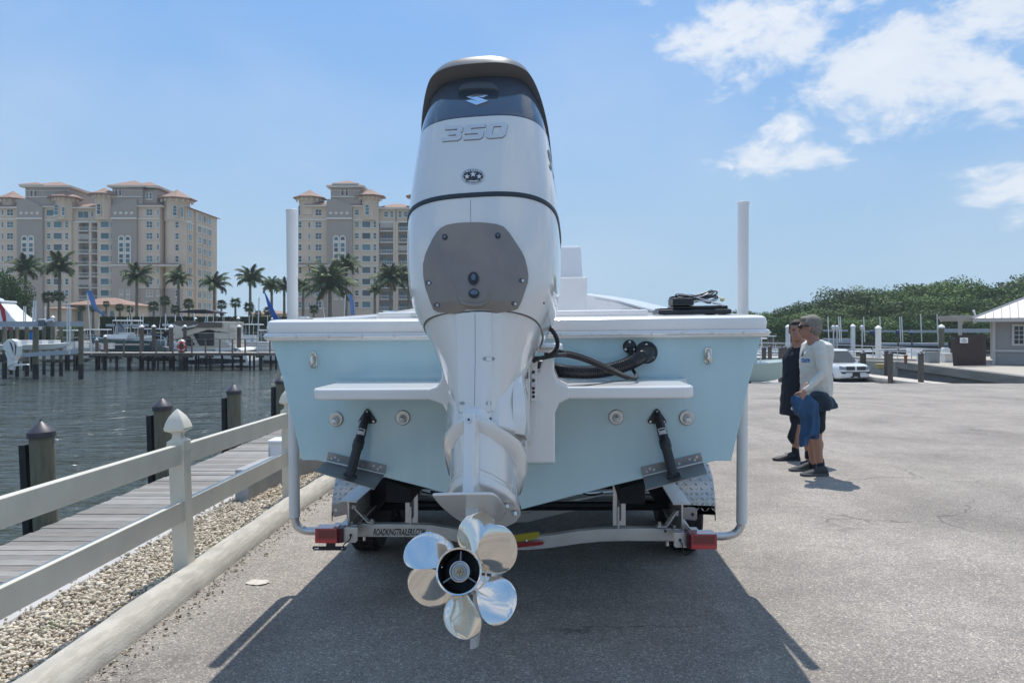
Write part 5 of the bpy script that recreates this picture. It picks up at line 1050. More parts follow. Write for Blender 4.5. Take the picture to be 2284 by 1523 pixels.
# grey shop
gs = mat('grey_clapboard', (.30, .29, .285), .8, var=.05, scale=1); gw = mat('light_grey_trim', (.48, .46, .44), .7); mr = mat('pale_metal_roof', (.56, .53, .51), .45, .2, var=.05, scale=.6)
t = thing('marina_shop', 'grey clapboard marina shop with pale standing seam metal roof at the right edge', 'building', (X_(2216, 46.5), 46.5, -.47), (0, 0, R(-32))); x0 = 0.
for i in range(19):
    z = .04+i*.155; 
    if z > 2.95: break
    b = MB(); b.add([(x0, -.005, z), (12, -.005, z), (12, -.005+.03, z+.155), (x0, .025, z+.155), (x0, .1, z), (12, .1, z), (12, .1, z+.155), (x0, .1, z+.155)], [(0, 1, 2, 3), (4, 5, 6, 7), (0, 1, 5, 4), (0, 3, 7, 4), (3, 2, 6, 7), (1, 2, 6, 5)])
    b.build('clapboard', gs, t, smooth=0)
MB().bb(x0-.02, 12, .11, 9, 0, 2.95).build('wall', gs, t, smooth=0)
MB().bb(x0-.06, x0+.10, -.05, .12, 0, 2.95).build('corner_board', gw, t, smooth=0)
MB().bb(x0, 12, -.07, -.01, .78, .92).build('water_table', gw, t, smooth=0)
ez = Z_(710, 46.5)+.47; kk = 46.5/F
xr0 = x0-1.1; MB().add([(xr0, -1.1, ez), (13, -1.1, ez), (13, 10, ez), (xr0, 10, ez), (x0+4.5, 4.2, ez+2.6), (9, 4.2, ez+2.6)], [(0, 1, 5, 4), (1, 2, 5), (2, 3, 4, 5), (3, 0, 4), (3, 2, 1, 0)]).build('roof', mr, t, smooth=0, recalc=False)
MB().bb(xr0+.03, 13, -1.06, -.98, ez-.22, ez-.01).build('fascia', gw, t, smooth=0); MB().bb(xr0+.03, xr0+.11, -.97, 10, ez-.22, ez-.01).build('fascia', gw, t, smooth=0)
for i in range(34):
    xs = xr0+.25+i*.42
    if xs > 12.9: break
    p = Vector((xs, -1.1, ez+.02)); tt = min(1, (xs-xr0)/(x0+4.5-xr0)); q = Vector((xs, -1.1+5.3*tt, ez+2.6*tt+.02)); s_ = MB().tube([p, q], .022, 4); s_.build('seam', mr, t, smooth=0)
MB().tube([(xr0, -1.1, ez+.03), (x0+4.5, 4.2, ez+2.63)], .05, 5).build('hip_cap', mr, t, smooth=0)
wx0, wx1 = .93, 2.6; wz0, wz1 = Z_(771, 46.5)+.47, Z_(723, 46.5)+.47
f = MB(); f.bb(wx0, wx0+.13, -.08, .05, wz0, wz1).bb(wx1-.13, wx1, -.08, .05, wz0, wz1).bb(wx0+.13, wx1-.13, -.08, .05, wz0, wz0+.13).bb(wx0+.13, wx1-.13, -.08, .05, wz1-.13, wz1)
fo = f.build('window', gw, t, smooth=0); MB().bb(wx0+.13, wx1-.13, -.028, -.02, wz0+.13, wz1-.13).build('pane', tint_, fo, smooth=0)
f = MB()
for i in range(1, 6): x = wx0+.13+(wx1-wx0-.26)*i/6; f.bb(x-.02, x+.02, -.055, -.03, wz0+.13, wz1-.13)
for i in range(1, 4): z = wz0+.13+(wz1-wz0-.26)*i/4; f.bb(wx0+.13, wx1-.13, -.05, -.032, z-.02, z+.02)
f.build('muntin', gw, fo, smooth=0)
t = thing('floodlight', 'white floodlight on the corner of the shop roof', 'lamp', (X_(2176, 45.6), 45.6, Z_(704, 45.6))); MB().tube([(0, 0, 0), (-.12, 0, .32)], [.035, .07], 10).build('lamp_head', MT['white'], t); MB().tube([(0.02, 0, -.12), (0, 0, .02)], .02, 6).build('arm', MT['galv'], t)
o = MB(); o.rings([[(28.2, 30, gz(29)+.01), (28.2, 30, gz(29)+.01)]]) if 0 else None
# kerb stub at right frame edge
c0 = at_z(2284, 938, gz(12)); b = MB(); b.rev([(.42, 0), (.42, .10), (.38, .14), (.0, .145)], c=(c0.x+.36, 13.9, gz(13.9)), n=28); tag(b.build('kerb_island', MT['conc'], smooth=40), 'rounded concrete kerb end at the right edge of the lot', 'kerb')

# ---------------------------------------------------------------- light sea haze
hzm = bpy.data.materials.new('haze'); hzm.use_nodes = True; hn = hzm.node_tree; hn.nodes.clear()
ho = hn.nodes.new('ShaderNodeOutputMaterial'); hv = hn.nodes.new('ShaderNodeVolumePrincipled'); hv.inputs['Color'].default_value = (.86, .93, 1, 1); hv.inputs['Density'].default_value = .00034; hv.inputs['Anisotropy'].default_value = .2
hn.links.new(hv.outputs[0], ho.inputs['Volume'])
hz_ = MB().bb(-605, 605, -65, 645, -4.2, 60).build('haze', hzm, smooth=0); hz_['kind'] = 'stuff'
# ---------------------------------------------------------------- white SUV on the ramp
def suv():
    cw = mat('white_car_paint', (.74, .74, .74), .2, coat=1); gl = mat('car_glass', (.03, .045, .055), .05, coat=.5); dk = mat('car_dark_trim', (.015, .017, .02), .4)
    SZ = -1.33; p = Vector((X_(1862, 41.5), 41.5+1.6, SZ))
    t = thing('suv', 'white SUV with split chrome grille parked on the ramp behind the two men', 'car', p, (0, 0, R(-81)))
    t.location = (X_(1909, 41)-.41, 43.6, SZ); L, Wd = 5.25, 1.98
    def sec(x, hw, z0, z1, r=.14, top=None):
        pts = [(-hw, z0+r*.6), (-hw+r*.6, z0), (hw-r*.6, z0), (hw, z0+r*.6), (hw, z1-r*1.6), (hw-.04, z1-r*.7), (hw-r, z1), (0, z1+.025), (-hw+r, z1), (-hw+.04, z1-r*.7), (-hw, z1-r*1.6)]
        return [(x, y, z) for y, z in pts]
    MB().rings([sec(-2.62, .86, .45, 1.10), sec(-2.57, .95, .34, 1.16), sec(-2.2, .985, .30, 1.18), sec(0, .99, .30, 1.17), sec(1.0, .99, .30, 1.16), sec(1.35, .985, .30, 1.14), sec(2.1, .97, .30, 1.10), sec(2.38, .93, .32, 1.06), sec(2.55, .86, .36, .98), sec(2.63, .78, .42, .86)]).build('body', cw, t, smooth=35)
    def gs_(x, hw, z, hw2): return x
    lo, hi = 1.15, 1.87
    MB().rings([[(x, y, z) for x, y in ((-2.45+k*.16, -.92+k*.13), (1.32-k*.66, -.92+k*.13), (1.42-k*.66, -.6+k*.06), (1.42-k*.66, .6-k*.06), (1.32-k*.66, .92-k*.13), (-2.45+k*.16, .92-k*.13), (-2.52+k*.16, .6), (-2.52+k*.16, -.6))] for z, k in ((lo, 0), (1.45, .5), (hi-.08, .93), (hi-.01, 1.15), (hi+.02, 1.6))]).build('cabin', cw, t, smooth=35)
    def kx(x, y, z, off=.012): return (x, y, z)
    for s_ in (-1, 1):
        for a, b_ in ((-2.2, -1.25), (-1.15, -.15), (-.05, .95)):
            k0, k1 = .06, .86; z0, z1 = lo+.05, hi-.13; y0, y1 = .92-.13*k0+.012, .92-.13*k1+.012; c = b_ if b_ < .9 else .95; bt = (c if b_ < .9 else 1.12); tp = (c if b_ < .9 else .66)
            MB().add([(a, s_*y0, z0), (bt, s_*y0, z0), (tp, s_*y1, z1), (a+(.06 if a < -2 else 0), s_*y1, z1)], [(0, 1, 2, 3)]).build('side_window', gl, t, smooth=0, recalc=False)
        for x in (-1.65, 1.65):
            MB().rev([(.45, 0), (.45, .012)], c=(x, s_*.988 if s_ > 0 else -1.0, .40), ax='Y', n=28).build('wheel_arch', dk, t, smooth=0)
            yy = s_*.90; w_ = MB().rev([(.395, -.12), (.40, -.08), (.40, .08), (.395, .12), (.28, .125), (.28, -.125)], c=(x, yy, .40), ax='Y', n=28).build('tyre', MT['rubber'], t, smooth=40)
            b = MB().rev([(.28, -.11), (.28, .11)], c=(x, yy, .40), ax='Y', n=24)
            for k in range(6):
                a = k*math.pi/3; b.box((x+.15*math.cos(a), yy+s_*.12, .40+.15*math.sin(a)), (.24, .03, .06), Matrix.Rotation(-a, 3, 'Y'))
            b.build('rim', MT['galv'], w_, smooth=0)
        MB().box((1.02, s_*1.08, 1.22), (.12, .2, .15)).build('mirror', cw, t, smooth=0, bevel=.03)
        MB().box((-2.60, s_*.84, .98), (.06, .2, .3)).build('tail_light', MT['red'], t, smooth=0, bevel=.01)
        MB().rings([[(x, s_*y, z) for x, y, z in ((2.52, .90, .83), (2.60, .62, .80), (2.58, .60, .95), (2.48, .88, 1.0))], [(x, s_*y, z) for x, y, z in ((2.57, .915, .82), (2.665, .62, .80), (2.63, .60, .955), (2.53, .885, 1.005))]]).build('headlight', mat('headlight_glass', (.22, .24, .26), .08, .5), t, smooth=0)
        for i in range(2): MB().box((2.60-.05*i, s_*(.20+.28*i), .42), (.08, .16, .07)).build('fog_vent', dk, t, smooth=0)
        g = MB().box((2.63, s_*.32, .885), (.05, .50, .2)).build('grille', dk, t, smooth=0)
        b = MB()
        for i in range(5): b.box((2.662, s_*.32, .81+i*.036), (.015, .49, .012))
        b.box((2.66, s_*.32, .79), (.03, .52, .014)); b.box((2.66, s_*.32, .985), (.03, .52, .014)); b.build('chrome_slat', MT['chrome'], g, smooth=0)
        MB().box((-.6, s_*1.0, .33), (2.4, .08, .06)).build('running_board', MT['galv'], t, smooth=0)
    MB().add([(1.45, -.82, lo+.03), (1.45, .82, lo+.03), (.86, .70, hi-.09), (.86, -.70, hi-.09)], [(0, 1, 2, 3)]).build('windscreen', gl, t, smooth=0, recalc=False)
    MB().rings([[(x, y, z) for y, z in ((-.80, .60), (.80, .60), (.86, .70), (-.86, .70))] for x in (2.52, 2.648)]).build('air_intake', dk, t, smooth=0)
    MB().rings([[(x, y, z) for y, z in ((-.55, .585), (.55, .585), (.62, .645), (-.62, .645))] for x in (2.6, 2.668)]).build('bumper_blade', cw, t, smooth=0)
    MB().box((2.675, 0, .555), (.02, .42, .20)).build('plate', dk, t, smooth=0)
    MB().bb(-2.4, 2.3, -.8, .8, .2, .42).build('underbody', dk, t, smooth=0)
    MB().tube([(.9, -.9, 1.85), (.2, -.72, 1.88)], .015, 5)
suv()
# small pale green boat on a trailer left of the SUV
def bay_boat():
    t = thing('trailered_skiff', 'pale green hulled skiff on its trailer left of the SUV', 'boat', (X_(1672, 38), 38, -1.15), (0, 0, R(4)))
    o = hull(5.2, 2.1, 1.05, mat('pale_green_hull', (.34, .42, .38), .25, coat=.4), t, keel=.15, bowrise=.25)
    MB().rings([[(-2.6+5.2*i/8., s_*(1.05 if i < 4 else max(.05, 1-((i/8.-.45)/.55)**2.2)*1.05), 1.06+.25*(i/8.)**2+dz) for i in range(9)] for s_, dz in ((1, 0), (1, .05))], 0, 0, closed=False).build('gunwale', MT['white'], t, smooth=0)
    MB().bb(-.5, .25, -.4, .4, 1.0, 1.75).build('console', hullw, t, smooth=0, bevel=.06)
    MB().bb(-.75, .6, -.75, .75, 2.3, 2.38).build('t_top', MT['white'], t, smooth=0, bevel=.03)
    b = MB()
    for sx in (-.5, .3):
        for sy in (-.6, .6): b.tube([(sx, sy, 1.0), (sx*1.2, sy, 2.3)], .025, 6)
    b.build('frame', MT['white'], t, smooth=50)
    MB().bb(-2.2, 3.4, -.6, .6, -.05, .1).bb(2.5, 2.65, -.1, .1, .1, 1.1).build('trailer_bed', MT['alu'], t, smooth=0)
    MB().rev([(.28, -.1), (.28, .1)], c=(-.6, -.95, .1), ax='Y', n=18).build('wheel', MT['rubber'], t)
bay_boat()
# ---------------------------------------------------------------- people
def capsule(b, p, q, r0, r1, n=14):
    p, q = Vector(p), Vector(q); d = q-p; L = d.length; d.normalize(); a = d.orthogonal().normalized(); c = d.cross(a); rs = []
    for t in (-.95, -.7, -.35): rs.append([p+d*t*r0+(a*math.cos(k*2*math.pi/n)+c*math.sin(k*2*math.pi/n))*r0*math.sqrt(1-t*t) for k in range(n)])
    rs += [[p+(a*math.cos(k*2*math.pi/n)+c*math.sin(k*2*math.pi/n))*r0 for k in range(n)], [q+(a*math.cos(k*2*math.pi/n)+c*math.sin(k*2*math.pi/n))*r1 for k in range(n)]]
    for t in (.35, .7, .95): rs.append([q+d*t*r1+(a*math.cos(k*2*math.pi/n)+c*math.sin(k*2*math.pi/n))*r1*math.sqrt(1-t*t) for k in range(n)])
    b.rings(rs)
def flesh(name, parts, m, parent, vox=.014, it=3, fold=0, fs=.06):
    b = MB()
    for pr in parts:
        if pr[0] == 'c': capsule(b, *pr[1:])
        elif pr[0] == 'e': bb_ = MB().ball((0, 0, 0), pr[2], 18, 12); mt = Matrix.Translation(Vector(pr[1])) @ (pr[3].to_4x4() if len(pr) > 3 else Matrix.Identity(4)); b.add([mt @ Vector(v) for v in bb_.v], bb_.f)
        elif pr[0] == 'r': b.rings(pr[1])
    o = b.build(name, m, parent, world=True, smooth=60)
    rm = o.modifiers.new('remesh', 'REMESH'); rm.mode = 'VOXEL'; rm.voxel_size = vox; rm.use_smooth_shade = True
    if it: s_ = o.modifiers.new('smooth', 'SMOOTH'); s_.iterations = it; s_.factor = .5
    if fold:
        tx = bpy.data.textures.get('folds%g' % fs) or bpy.data.textures.new('folds%g' % fs, 'CLOUDS'); tx.noise_scale = fs; tx.noise_depth = 2
        d = o.modifiers.new('folds', 'DISPLACE'); d.texture = tx; d.strength = fold; d.mid_level = .5
    return o
skin = mat('tanned_skin', (.36, .19, .13), .55, var=.08, scale=12); skin2 = mat('ruddy_skin', (.33, .17, .12), .55, var=.08, scale=12)
ell = lambda cx, cy, z, rx, ry, n=16, rot=0: [(cx+rx*math.cos(a)*math.cos(rot)-ry*math.sin(a)*math.sin(rot), cy+rx*math.cos(a)*math.sin(rot)+ry*math.sin(a)*math.cos(rot), z) for a in [2*math.pi*k/n for k in range(n)]]
def hand(parts, wrist, d, side, s=1.0, curl=.9):
    # palm, four unequal bent fingers, thumb; d = pointing direction, side = across the palm
    d = Vector(d).normalized(); side = Vector(side).normalized(); nrm = d.cross(side); w_ = Vector(wrist)
    parts.append(('c', w_, w_+d*.07*s, .026*s, .034*s)); parts.append(('c', w_+d*.03*s-side*.018*s, w_+d*.075*s-side*.026*s, .024*s, .019*s)); parts.append(('c', w_+d*.03*s+side*.018*s, w_+d*.075*s+side*.026*s, .024*s, .019*s))
    for i, l in enumerate((.072, .082, .076, .058)):
        b0 = w_+d*.082*s+side*(.033-.022*i)*s; m1 = b0+(d*math.cos(curl*.5)+nrm*math.sin(curl*.5))*l*.5*s; m2 = m1+(d*math.cos(curl*1.2)+nrm*math.sin(curl*1.2))*l*.5*s
        parts.append(('c', b0, m1, .0105*s, .0098*s)); parts.append(('c', m1, m2, .0098*s, .0085*s))
    b0 = w_+d*.02*s+side*.034*s; m1 = b0+(d*.6+side*.6+nrm*.3).normalized()*.04*s; m2 = m1+(d*.8+side*.1+nrm*.6).normalized()*.032*s
    parts += [('c', b0, m1, .013*s, .0115*s), ('c', m1, m2, .0115*s, .0095*s)]
def shoe(par, heel, ang, m, sole, s=1.0, name='shoe', stripe=None):
    # heel on ground, ang = heading of the toe
    rs = []; prof = [(-.035, .026, .05), (-.02, .038, .105), (.02, .042, .115), (.08, .043, .10), (.13, .047, .072), (.19, .052, .058), (.235, .045, .045), (.265, .022, .03)]
    for x, w_, h in prof: rs.append([(x, y*w_, z) for y, z in ((-1, .025), (-1.02, h*.5), (-.75, h*.85), (0, h), (.75, h*.85), (1.02, h*.5), (1, .025), (0, .02))])
    o = MB().rings(rs).build(name, m, par, smooth=60); o.location = Vector(heel)-Vector(par.location); o.rotation_euler = (0, 0, ang); o.scale = (s, s, s)
    sd_ = o.modifiers.new('sub', 'SUBSURF'); sd_.levels = 2; sd_.render_levels = 2
    rs = [[(x*1.02, y*w_*1.1, z) for y, z in ((-1, 0), (-1, .03), (1, .03), (1, 0))] for x, w_, h in prof]; q = MB().rings(rs).build('sole', sole, o, smooth=0, bevel=.006)
    if stripe:
        for k in (.05, .075): MB().add([(k+.0, -.0495, .035), (k+.008, -.0495, .035), (k+.045, -.044, .085), (k+.037, -.044, .085)], [(0, 1, 2, 3)]).build('stripe', stripe, o, smooth=0, recalc=False)
    return o
def head(par, c, face, s, skm, hairm, glasses=False, tilt=0, hair='short'):
    # c = head centre, face = heading (radians) of the nose direction
    Rz = Matrix.Rotation(face, 3, 'Z'); c = Vector(c)
    P = lambda x, y, z: c+Rz @ Vector((x*s, y*s, z*s))
    parts = [('e', P(-.01, 0, .03), (.098*s, .078*s, .095*s), Rz), ('e', P(.022, 0, -.035), (.07*s, .06*s, .085*s), Rz), ('e', P(.055, 0, -.088), (.028*s, .03*s, .024*s), Rz),
             ('c', P(.082, 0, .012), P(.108, 0, -.028), .010*s, .016*s), ('e', P(.078, 0, .035), (.02*s, .052*s, .013*s), Rz), ('e', P(.086, 0, -.055), (.013*s, .026*s, .006*s), Rz), ('e', P(.084, 0, -.068), (.012*s, .022*s, .007*s), Rz),
             ('e', P(-.005, .080, -.005), (.018*s, .010*s, .032*s), Rz), ('e', P(-.005, -.080, -.005), (.018*s, .010*s, .032*s), Rz), ('c', P(-.02, 0, -.06), P(-.035, 0, -.16), .055*s, .060*s)]
    o = flesh('head', parts, skm, par, .0075, 2)
    for sg in (-1, 1): MB().ball(P(.073, sg*.031, .012), .011*s, 10, 8).build('eye', MT['black'] if not glasses else MT['black'], par, world=True)
    hp = [('e', P(-.022, 0, .045), (.098*s, .084*s, .088*s), Rz), ('e', P(-.045, 0, .0), (.075*s, .081*s, .075*s), Rz), ('e', P(-.06, 0, -.045), (.045*s, .06*s, .04*s), Rz), ('e', P(.035, 0, .085), (.055*s, .06*s, .034*s), Rz), ('e', P(.012, .074, .04), (.02*s, .011*s, .03*s), Rz), ('e', P(.012, -.074, .04), (.02*s, .011*s, .03*s), Rz)]
    h = flesh('hair', hp, hairm, par, .008, 1, .006, .012)
    if glasses:
        for sg in (-1, 1):
            MB().ball(P(.092, sg*.034, .012), (.02*s, .03*s, .02*s), 12, 8).build('sunglasses_lens', MT['black'], par, world=True)
            MB().tube([P(.088, sg*.062, .018), P(.04, sg*.084, .020), P(-.01, sg*.088, .016)], .0065*s, 6).build('sunglasses_arm', MT['black'], par, world=True)
    return o
# --- man in the white long sleeved shirt
D1 = 8.6; g1 = gz(D1)
def q(px, py, dy=0, D=D1): return Vector(((px-CX)/F*(D+dy), D+dy, CZ-(py-HY)/F*(D+dy)))
shirtm = mat('off_white_jersey', (.62, .60, .54), .8, var=.04, scale=6, bump=.3, bscale=30); darkc = mat('dark_navy_cloth', (.010, .014, .024), .85, var=.25, scale=8, bump=.2)
jean = mat('mid_blue_cloth', (.022, .075, .17), .8, var=.2, scale=5, bump=.3, bscale=20); jack = mat('slate_blue_jacket', (.030, .055, .085), .7, var=.25, scale=4, bump=.3, bscale=16)
t1 = thing('person', 'man with grey hair and sunglasses in a white long sleeved shirt holding a blue jacket', 'person', (q(1818, 1055).x, D1, g1))
fa = R(200)        # body heading: to the left, a little towards the lens
parts = [('c', q(1820, 785, .05), q(1820, 900, .08), .12, .13), ('c', q(1817, 765, .02), q(1813, 748, .0), .062, .058),
         ('c', q(1822, 905, .04), q(1821, 975, .03), .085, .062), ('c', q(1821, 975, .03), q(1829, 1040, .03), .060, .038), ('e', q(1826, 992, .05), (.055, .052, .09)),
         ('c', q(1813, 905, .25), q(1808, 975, .25), .085, .060), ('c', q(1808, 975, .25), q(1813, 1030, .25), .055, .036)]
flesh('body', parts, skin, t1, .013, 3)
hp = []; w_ = q(1793, 873, -.30); hand(hp, w_, (-.35, .1, -.95), (-.9, -.1, .3), 1.05, 1.2); hp.append(('c', w_+Vector((.05, .02, .07)), w_, .034, .029)); flesh('hand', hp, skin, t1, .006, 2)
torso = [ell(*q(1818, 758, .05)[:2], q(1818, 758)[2], .075, .078), ell(*q(1822, 767, .05)[:2], q(1822, 767)[2], .145, .19, rot=fa-math.pi), ell(*q(1822, 790, .04)[:2], q(1822, 790)[2], .168, .205, rot=fa-math.pi),
         ell(*q(1820, 815, .04)[:2], q(1820, 815)[2], .168, .188, rot=fa-math.pi), ell(*q(1820, 840, .03)[:2], q(1820, 840)[2], .172, .18, rot=fa-math.pi), ell(*q(1822, 865, .03)[:2], q(1822, 865)[2], .165, .185, rot=fa-math.pi), ell(*q(1823, 885, .03)[:2], q(1823, 885)[2], .150, .18, rot=fa-math.pi)]
flesh('shirt', [('r', torso), ('c', q(1828, 774, -.17), q(1838, 832, -.27), .072, .055), ('c', q(1838, 832, -.27), q(1798, 868, -.31), .053, .034), ('c', q(1808, 776, .26), q(1800, 835, .30), .07, .055), ('c', q(1842, 800, .04), q(1846, 850, .05), .05, .06)], shirtm, t1, .012, 2, .026, .075)
# shirt print (blue block letters on the chest), conforming to the shirt
flesh('shorts', [('r', [ell(*q(1820, 880, .06)[:2], q(1820, 880)[2], .135, .165, rot=fa-math.pi), ell(*q(1820, 912, .06)[:2], q(1820, 912)[2], .14, .17, rot=fa-math.pi)]), ('c', q(1822, 905, .03), q(1822, 952, .02), .098, .092), ('c', q(1812, 905, .24), q(1810, 950, .25), .095, .088)], darkc, t1, .013, 2, .012)
head(t1, q(1806, 731, -.0), R(152), 1.12, skin2, mat('grey_hair', (.20, .18, .15), .85, var=.35, scale=60), True)
sh = mat('dark_grey_shoe', (.035, .038, .042), .75, var=.2); so_ = mat('grey_sole', (.09, .09, .092), .7)
shoe(t1, (q(1838, 1058).x, D1-.02, g1), R(186), sh, so_, 1.05); shoe(t1, (q(1812, 1046, .28).x, D1+.30, gz(D1+.3)), R(184), sh, so_, 1.0)
flesh('sock', [('c', q(1830, 1037, .02), q(1832, 1050, .0), .046, .05)], darkc, t1, .012, 1); flesh('sock', [('c', q(1812, 1030, .27), q(1811, 1040, .28), .042, .048)], darkc, t1, .012, 1)
# jackets carried over the arm
t = thing('jacket', 'mid blue jacket hanging from the hand of the white shirted man', 'jacket', q(1800, 990, -.25))
def drape(pts, th, m, par, name='cloth', amp=.28, nf=5, ph=0):
    # pts: rows (left px, right px, py, depth) of a hanging fold of cloth with pleats running down it
    P = pts; dense = []
    for a, b_ in zip(P, P[1:]):
        for k in range(5): t_ = k/5; dense.append(tuple(u+(v-u)*t_ for u, v in zip(a, b_)))
    dense.append(P[-1]); rs = []; n = 56; H = len(dense)
    for i, (a, b_, y, dy) in enumerate(dense):
        c, e = q(a, y, dy), q(b_, y, dy); ring = []; m_2 = (c+e)/2; hx = (e-c).length/2; g = .35+.65*min(1, i/H*1.6)
        for k in range(n):
            an = 2*math.pi*k/n; f = 1+amp*g*math.sin(an*nf+ph+i*.09+1.2*math.sin(an*2+i*.13)); fy = f if abs(math.sin(an)) > .15 else 1
            ring.append((m_2.x+hx*math.cos(an)*(1+.05*math.sin(an*nf*2+i*.4)), m_2.y+th*fy*math.sin(an), m_2.z+.012*math.sin(an*3+ph)*(i == H-1)+.006*math.sin(i*.9+an*2)))
        rs.append(ring)
    o = MB().rings(rs).build(name, m, par, world=True, smooth=50); return o
drape([(1783, 1800, 879, -.26), (1770, 1812, 887, -.27), (1767, 1824, 899, -.26), (1768, 1826, 912, -.24), (1772, 1826, 922, -.23), (1784, 1827, 932, -.21), (1786, 1828, 950, -.20), (1784, 1826, 968, -.20), (1783, 1805, 974, -.2), (1782, 1800, 993, -.2)], .06, jean, t)
drape([(1798, 1824, 900, -.17), (1800, 1828, 940, -.15), (1803, 1826, 977, -.15)], .045, jean, t, 'sleeve', nf=4, ph=2)
drape([(1766, 1786, 884, -.30), (1764, 1790, 896, -.31), (1768, 1788, 910, -.30), (1774, 1784, 920, -.29)], .05, jean, t, 'sleeve', nf=3, ph=1)
t = thing('jacket', 'slate blue jacket draped behind the back of the white shirted man', 'jacket', q(1840, 915, 0))
drape([(1815, 1836, 872, -.1), (1806, 1848, 880, -.1), (1804, 1858, 890, -.08), (1806, 1866, 900, -.06), (1812, 1868, 907, -.04), (1826, 1846, 914, -.04)], .11, jack, t, nf=4)
# --- man in dark clothes
D2 = 9.75; g2 = gz(D2)
def q2(px, py, dy=0): return q(px, py, dy, D2)
t2 = thing('person', 'smiling man in black polo and shorts standing beside the white shirted man', 'person', (q2(1775, 1028).x, D2, g2))
flesh('body', [('c', q2(1786, 775, 0), q2(1784, 925, .03), .12, .13), ('c', q2(1786, 770, 0), q2(1782, 752, 0), .058, .054), ('c', q2(1778, 935, -.05), q2(1775, 985, -.05), .075, .058), ('c', q2(1775, 975, -.05), q2(1775, 1012, -.05), .055, .038), ('c', q2(1796, 940, .12), q2(1800, 985, .12), .075, .055), ('c', q2(1800, 980, .12), q2(1803, 1015, .12), .052, .036), ('c', q2(1794, 800, -.10), q2(1794, 840, -.22), .045, .042), ('c', q2(1794, 840, -.22), q2(1787, 885, -.25), .042, .03)], skin, t2, .013, 3)
hp = []; hand(hp, q2(1786, 892, -.25), (-.2, 0, -1), (-.8, -.5, 0), 1.0, .8); flesh('hand', hp, skin, t2, .006, 2)
fb = R(215)
tr = [(1788, 768, .08, .08), (1786, 777, .13, .19), (1782, 795, .15, .22), (1779, 825, .15, .205), (1777, 860, .155, .20), (1776, 895, .17, .21), (1775, 925, .175, .215)]
flesh('shirt', [('r', [ell(*q2(x, y)[:2], q2(x, y)[2], rx, ry, rot=fb-math.pi) for x, y, rx, ry in tr]), ('c', q2(1797, 783, -.17), q2(1796, 838, -.25), .068, .06)], darkc, t2, .013, 2, .02)
flesh('shorts', [('c', q2(1779, 905, -.05), q2(1778, 935, -.05), .10, .094), ('c', q2(1795, 905, .12), q2(1797, 935, .12), .10, .09)], darkc, t2, .013, 2, .01)
head(t2, q2(1777, 738, -.05), R(248), 1.12, skin2, mat('dark_hair', (.03, .025, .022), .8, var=.3, scale=60))
sh2 = mat('black_shoe', (.012, .014, .018), .6, var=.2)
flesh('sock', [('c', q2(1774, 1000, -.05), q2(1775, 1018, -.05), .046, .05)], darkc, t2, .012, 1); flesh('sock', [('c', q2(1803, 1003, .12), q2(1803, 1018, .12), .044, .048)], darkc, t2, .012, 1)
shoe(t2, (q2(1777, 1026, -.05).x, D2-.05, g2), R(181), sh2, sh2, 1.12, stripe=MT['galv']); shoe(t2, (q2(1806, 1026, .0).x, D2-.35, gz(D2-.35)), R(195), sh2, sh2, 1.02, stripe=MT['galv'])
t = thing('jacket', 'black jacket hanging low from the hand of the dark clothed man', 'jacket', q2(1764, 985, -.12))
_q = q
def q(px, py, dy=0, D=D2): return _q(px, py, dy, D)
drape([(1768, 1780, 930, -.1), (1764, 1778, 950, -.12), (1756, 1772, 975, -.12), (1764, 1770, 988, -.12)], .03, darkc, t)
q = _q
b = MB(); c = q2(1769, 912, -.3); b.box(c, (.05, .03, .035), Matrix.Rotation(.5, 3, 'Y')); o = b.build('sunglasses', MT['galv'], smooth=0, bevel=.006); tag(o, 'folded metallic sunglasses hanging at the hip between the two men', 'sunglasses')
# prints on clothes
dg = bpy.context.evaluated_depsgraph_get()
# ---------------------------------------------------------------- ray helpers (photo pixel -> point on a finished surface)
CAMP = Vector((0, 0, CZ))
def tree_of(objs):
    bpy.context.view_layer.update(); dg = bpy.context.evaluated_depsgraph_get(); V = []; P = []
    for o in objs:
        e = o.evaluated_get(dg); me = e.to_mesh(); n = len(V); mw = o.matrix_world; V += [mw @ v.co for v in me.vertices]; P += [[i+n for i in p.vertices] for p in me.polygons]; e.to_mesh_clear()
    return BVHTree.FromPolygons(V, P)
def hit(tr, px, py, off=0.0):
    d = Vector(((px-CX)/F, 1, -(py-HY)/F)).normalized(); h = tr.ray_cast(CAMP, d)
    if h[0] is None: h = tr.find_nearest(CAMP+d*3.1); 
    n = h[1]; n = n if n.dot(d) < 0 else -n
    return h[0]+n*off
def panel(tr, outline, name, m, par, off=.006, rings=6, inner=None, skirt=True, smooth=50, deep=.01):
    cx = sum(p[0] for p in outline)/len(outline); cy = sum(p[1] for p in outline)/len(outline); rs = []
    if skirt: rs.append([hit(tr, x, y, -.004) for x, y in outline])
    for i in range(rings):
        f = 1-i/rings; o_ = off*(1 if i else .35); rs.append([hit(tr, cx+(x-cx)*(f if i else 1.0), cy+(y-cy)*(f if i else 1.0), o_) for x, y in outline])
        if i == 0: rs.append([hit(tr, cx+(x-cx)*.985, cy+(y-cy)*.985, off) for x, y in outline])
    b = MB(); b.rings(rs, 0, 0); n = len(outline); c = hit(tr, cx, cy, off); k = len(b.v)-n; b.v.append(tuple(c)); b.f += [(k+i, k+(i+1) % n, len(b.v)-1) for i in range(n)]; b.m += [0]*n
    return b.build(name, m, par, world=True, smooth=smooth)
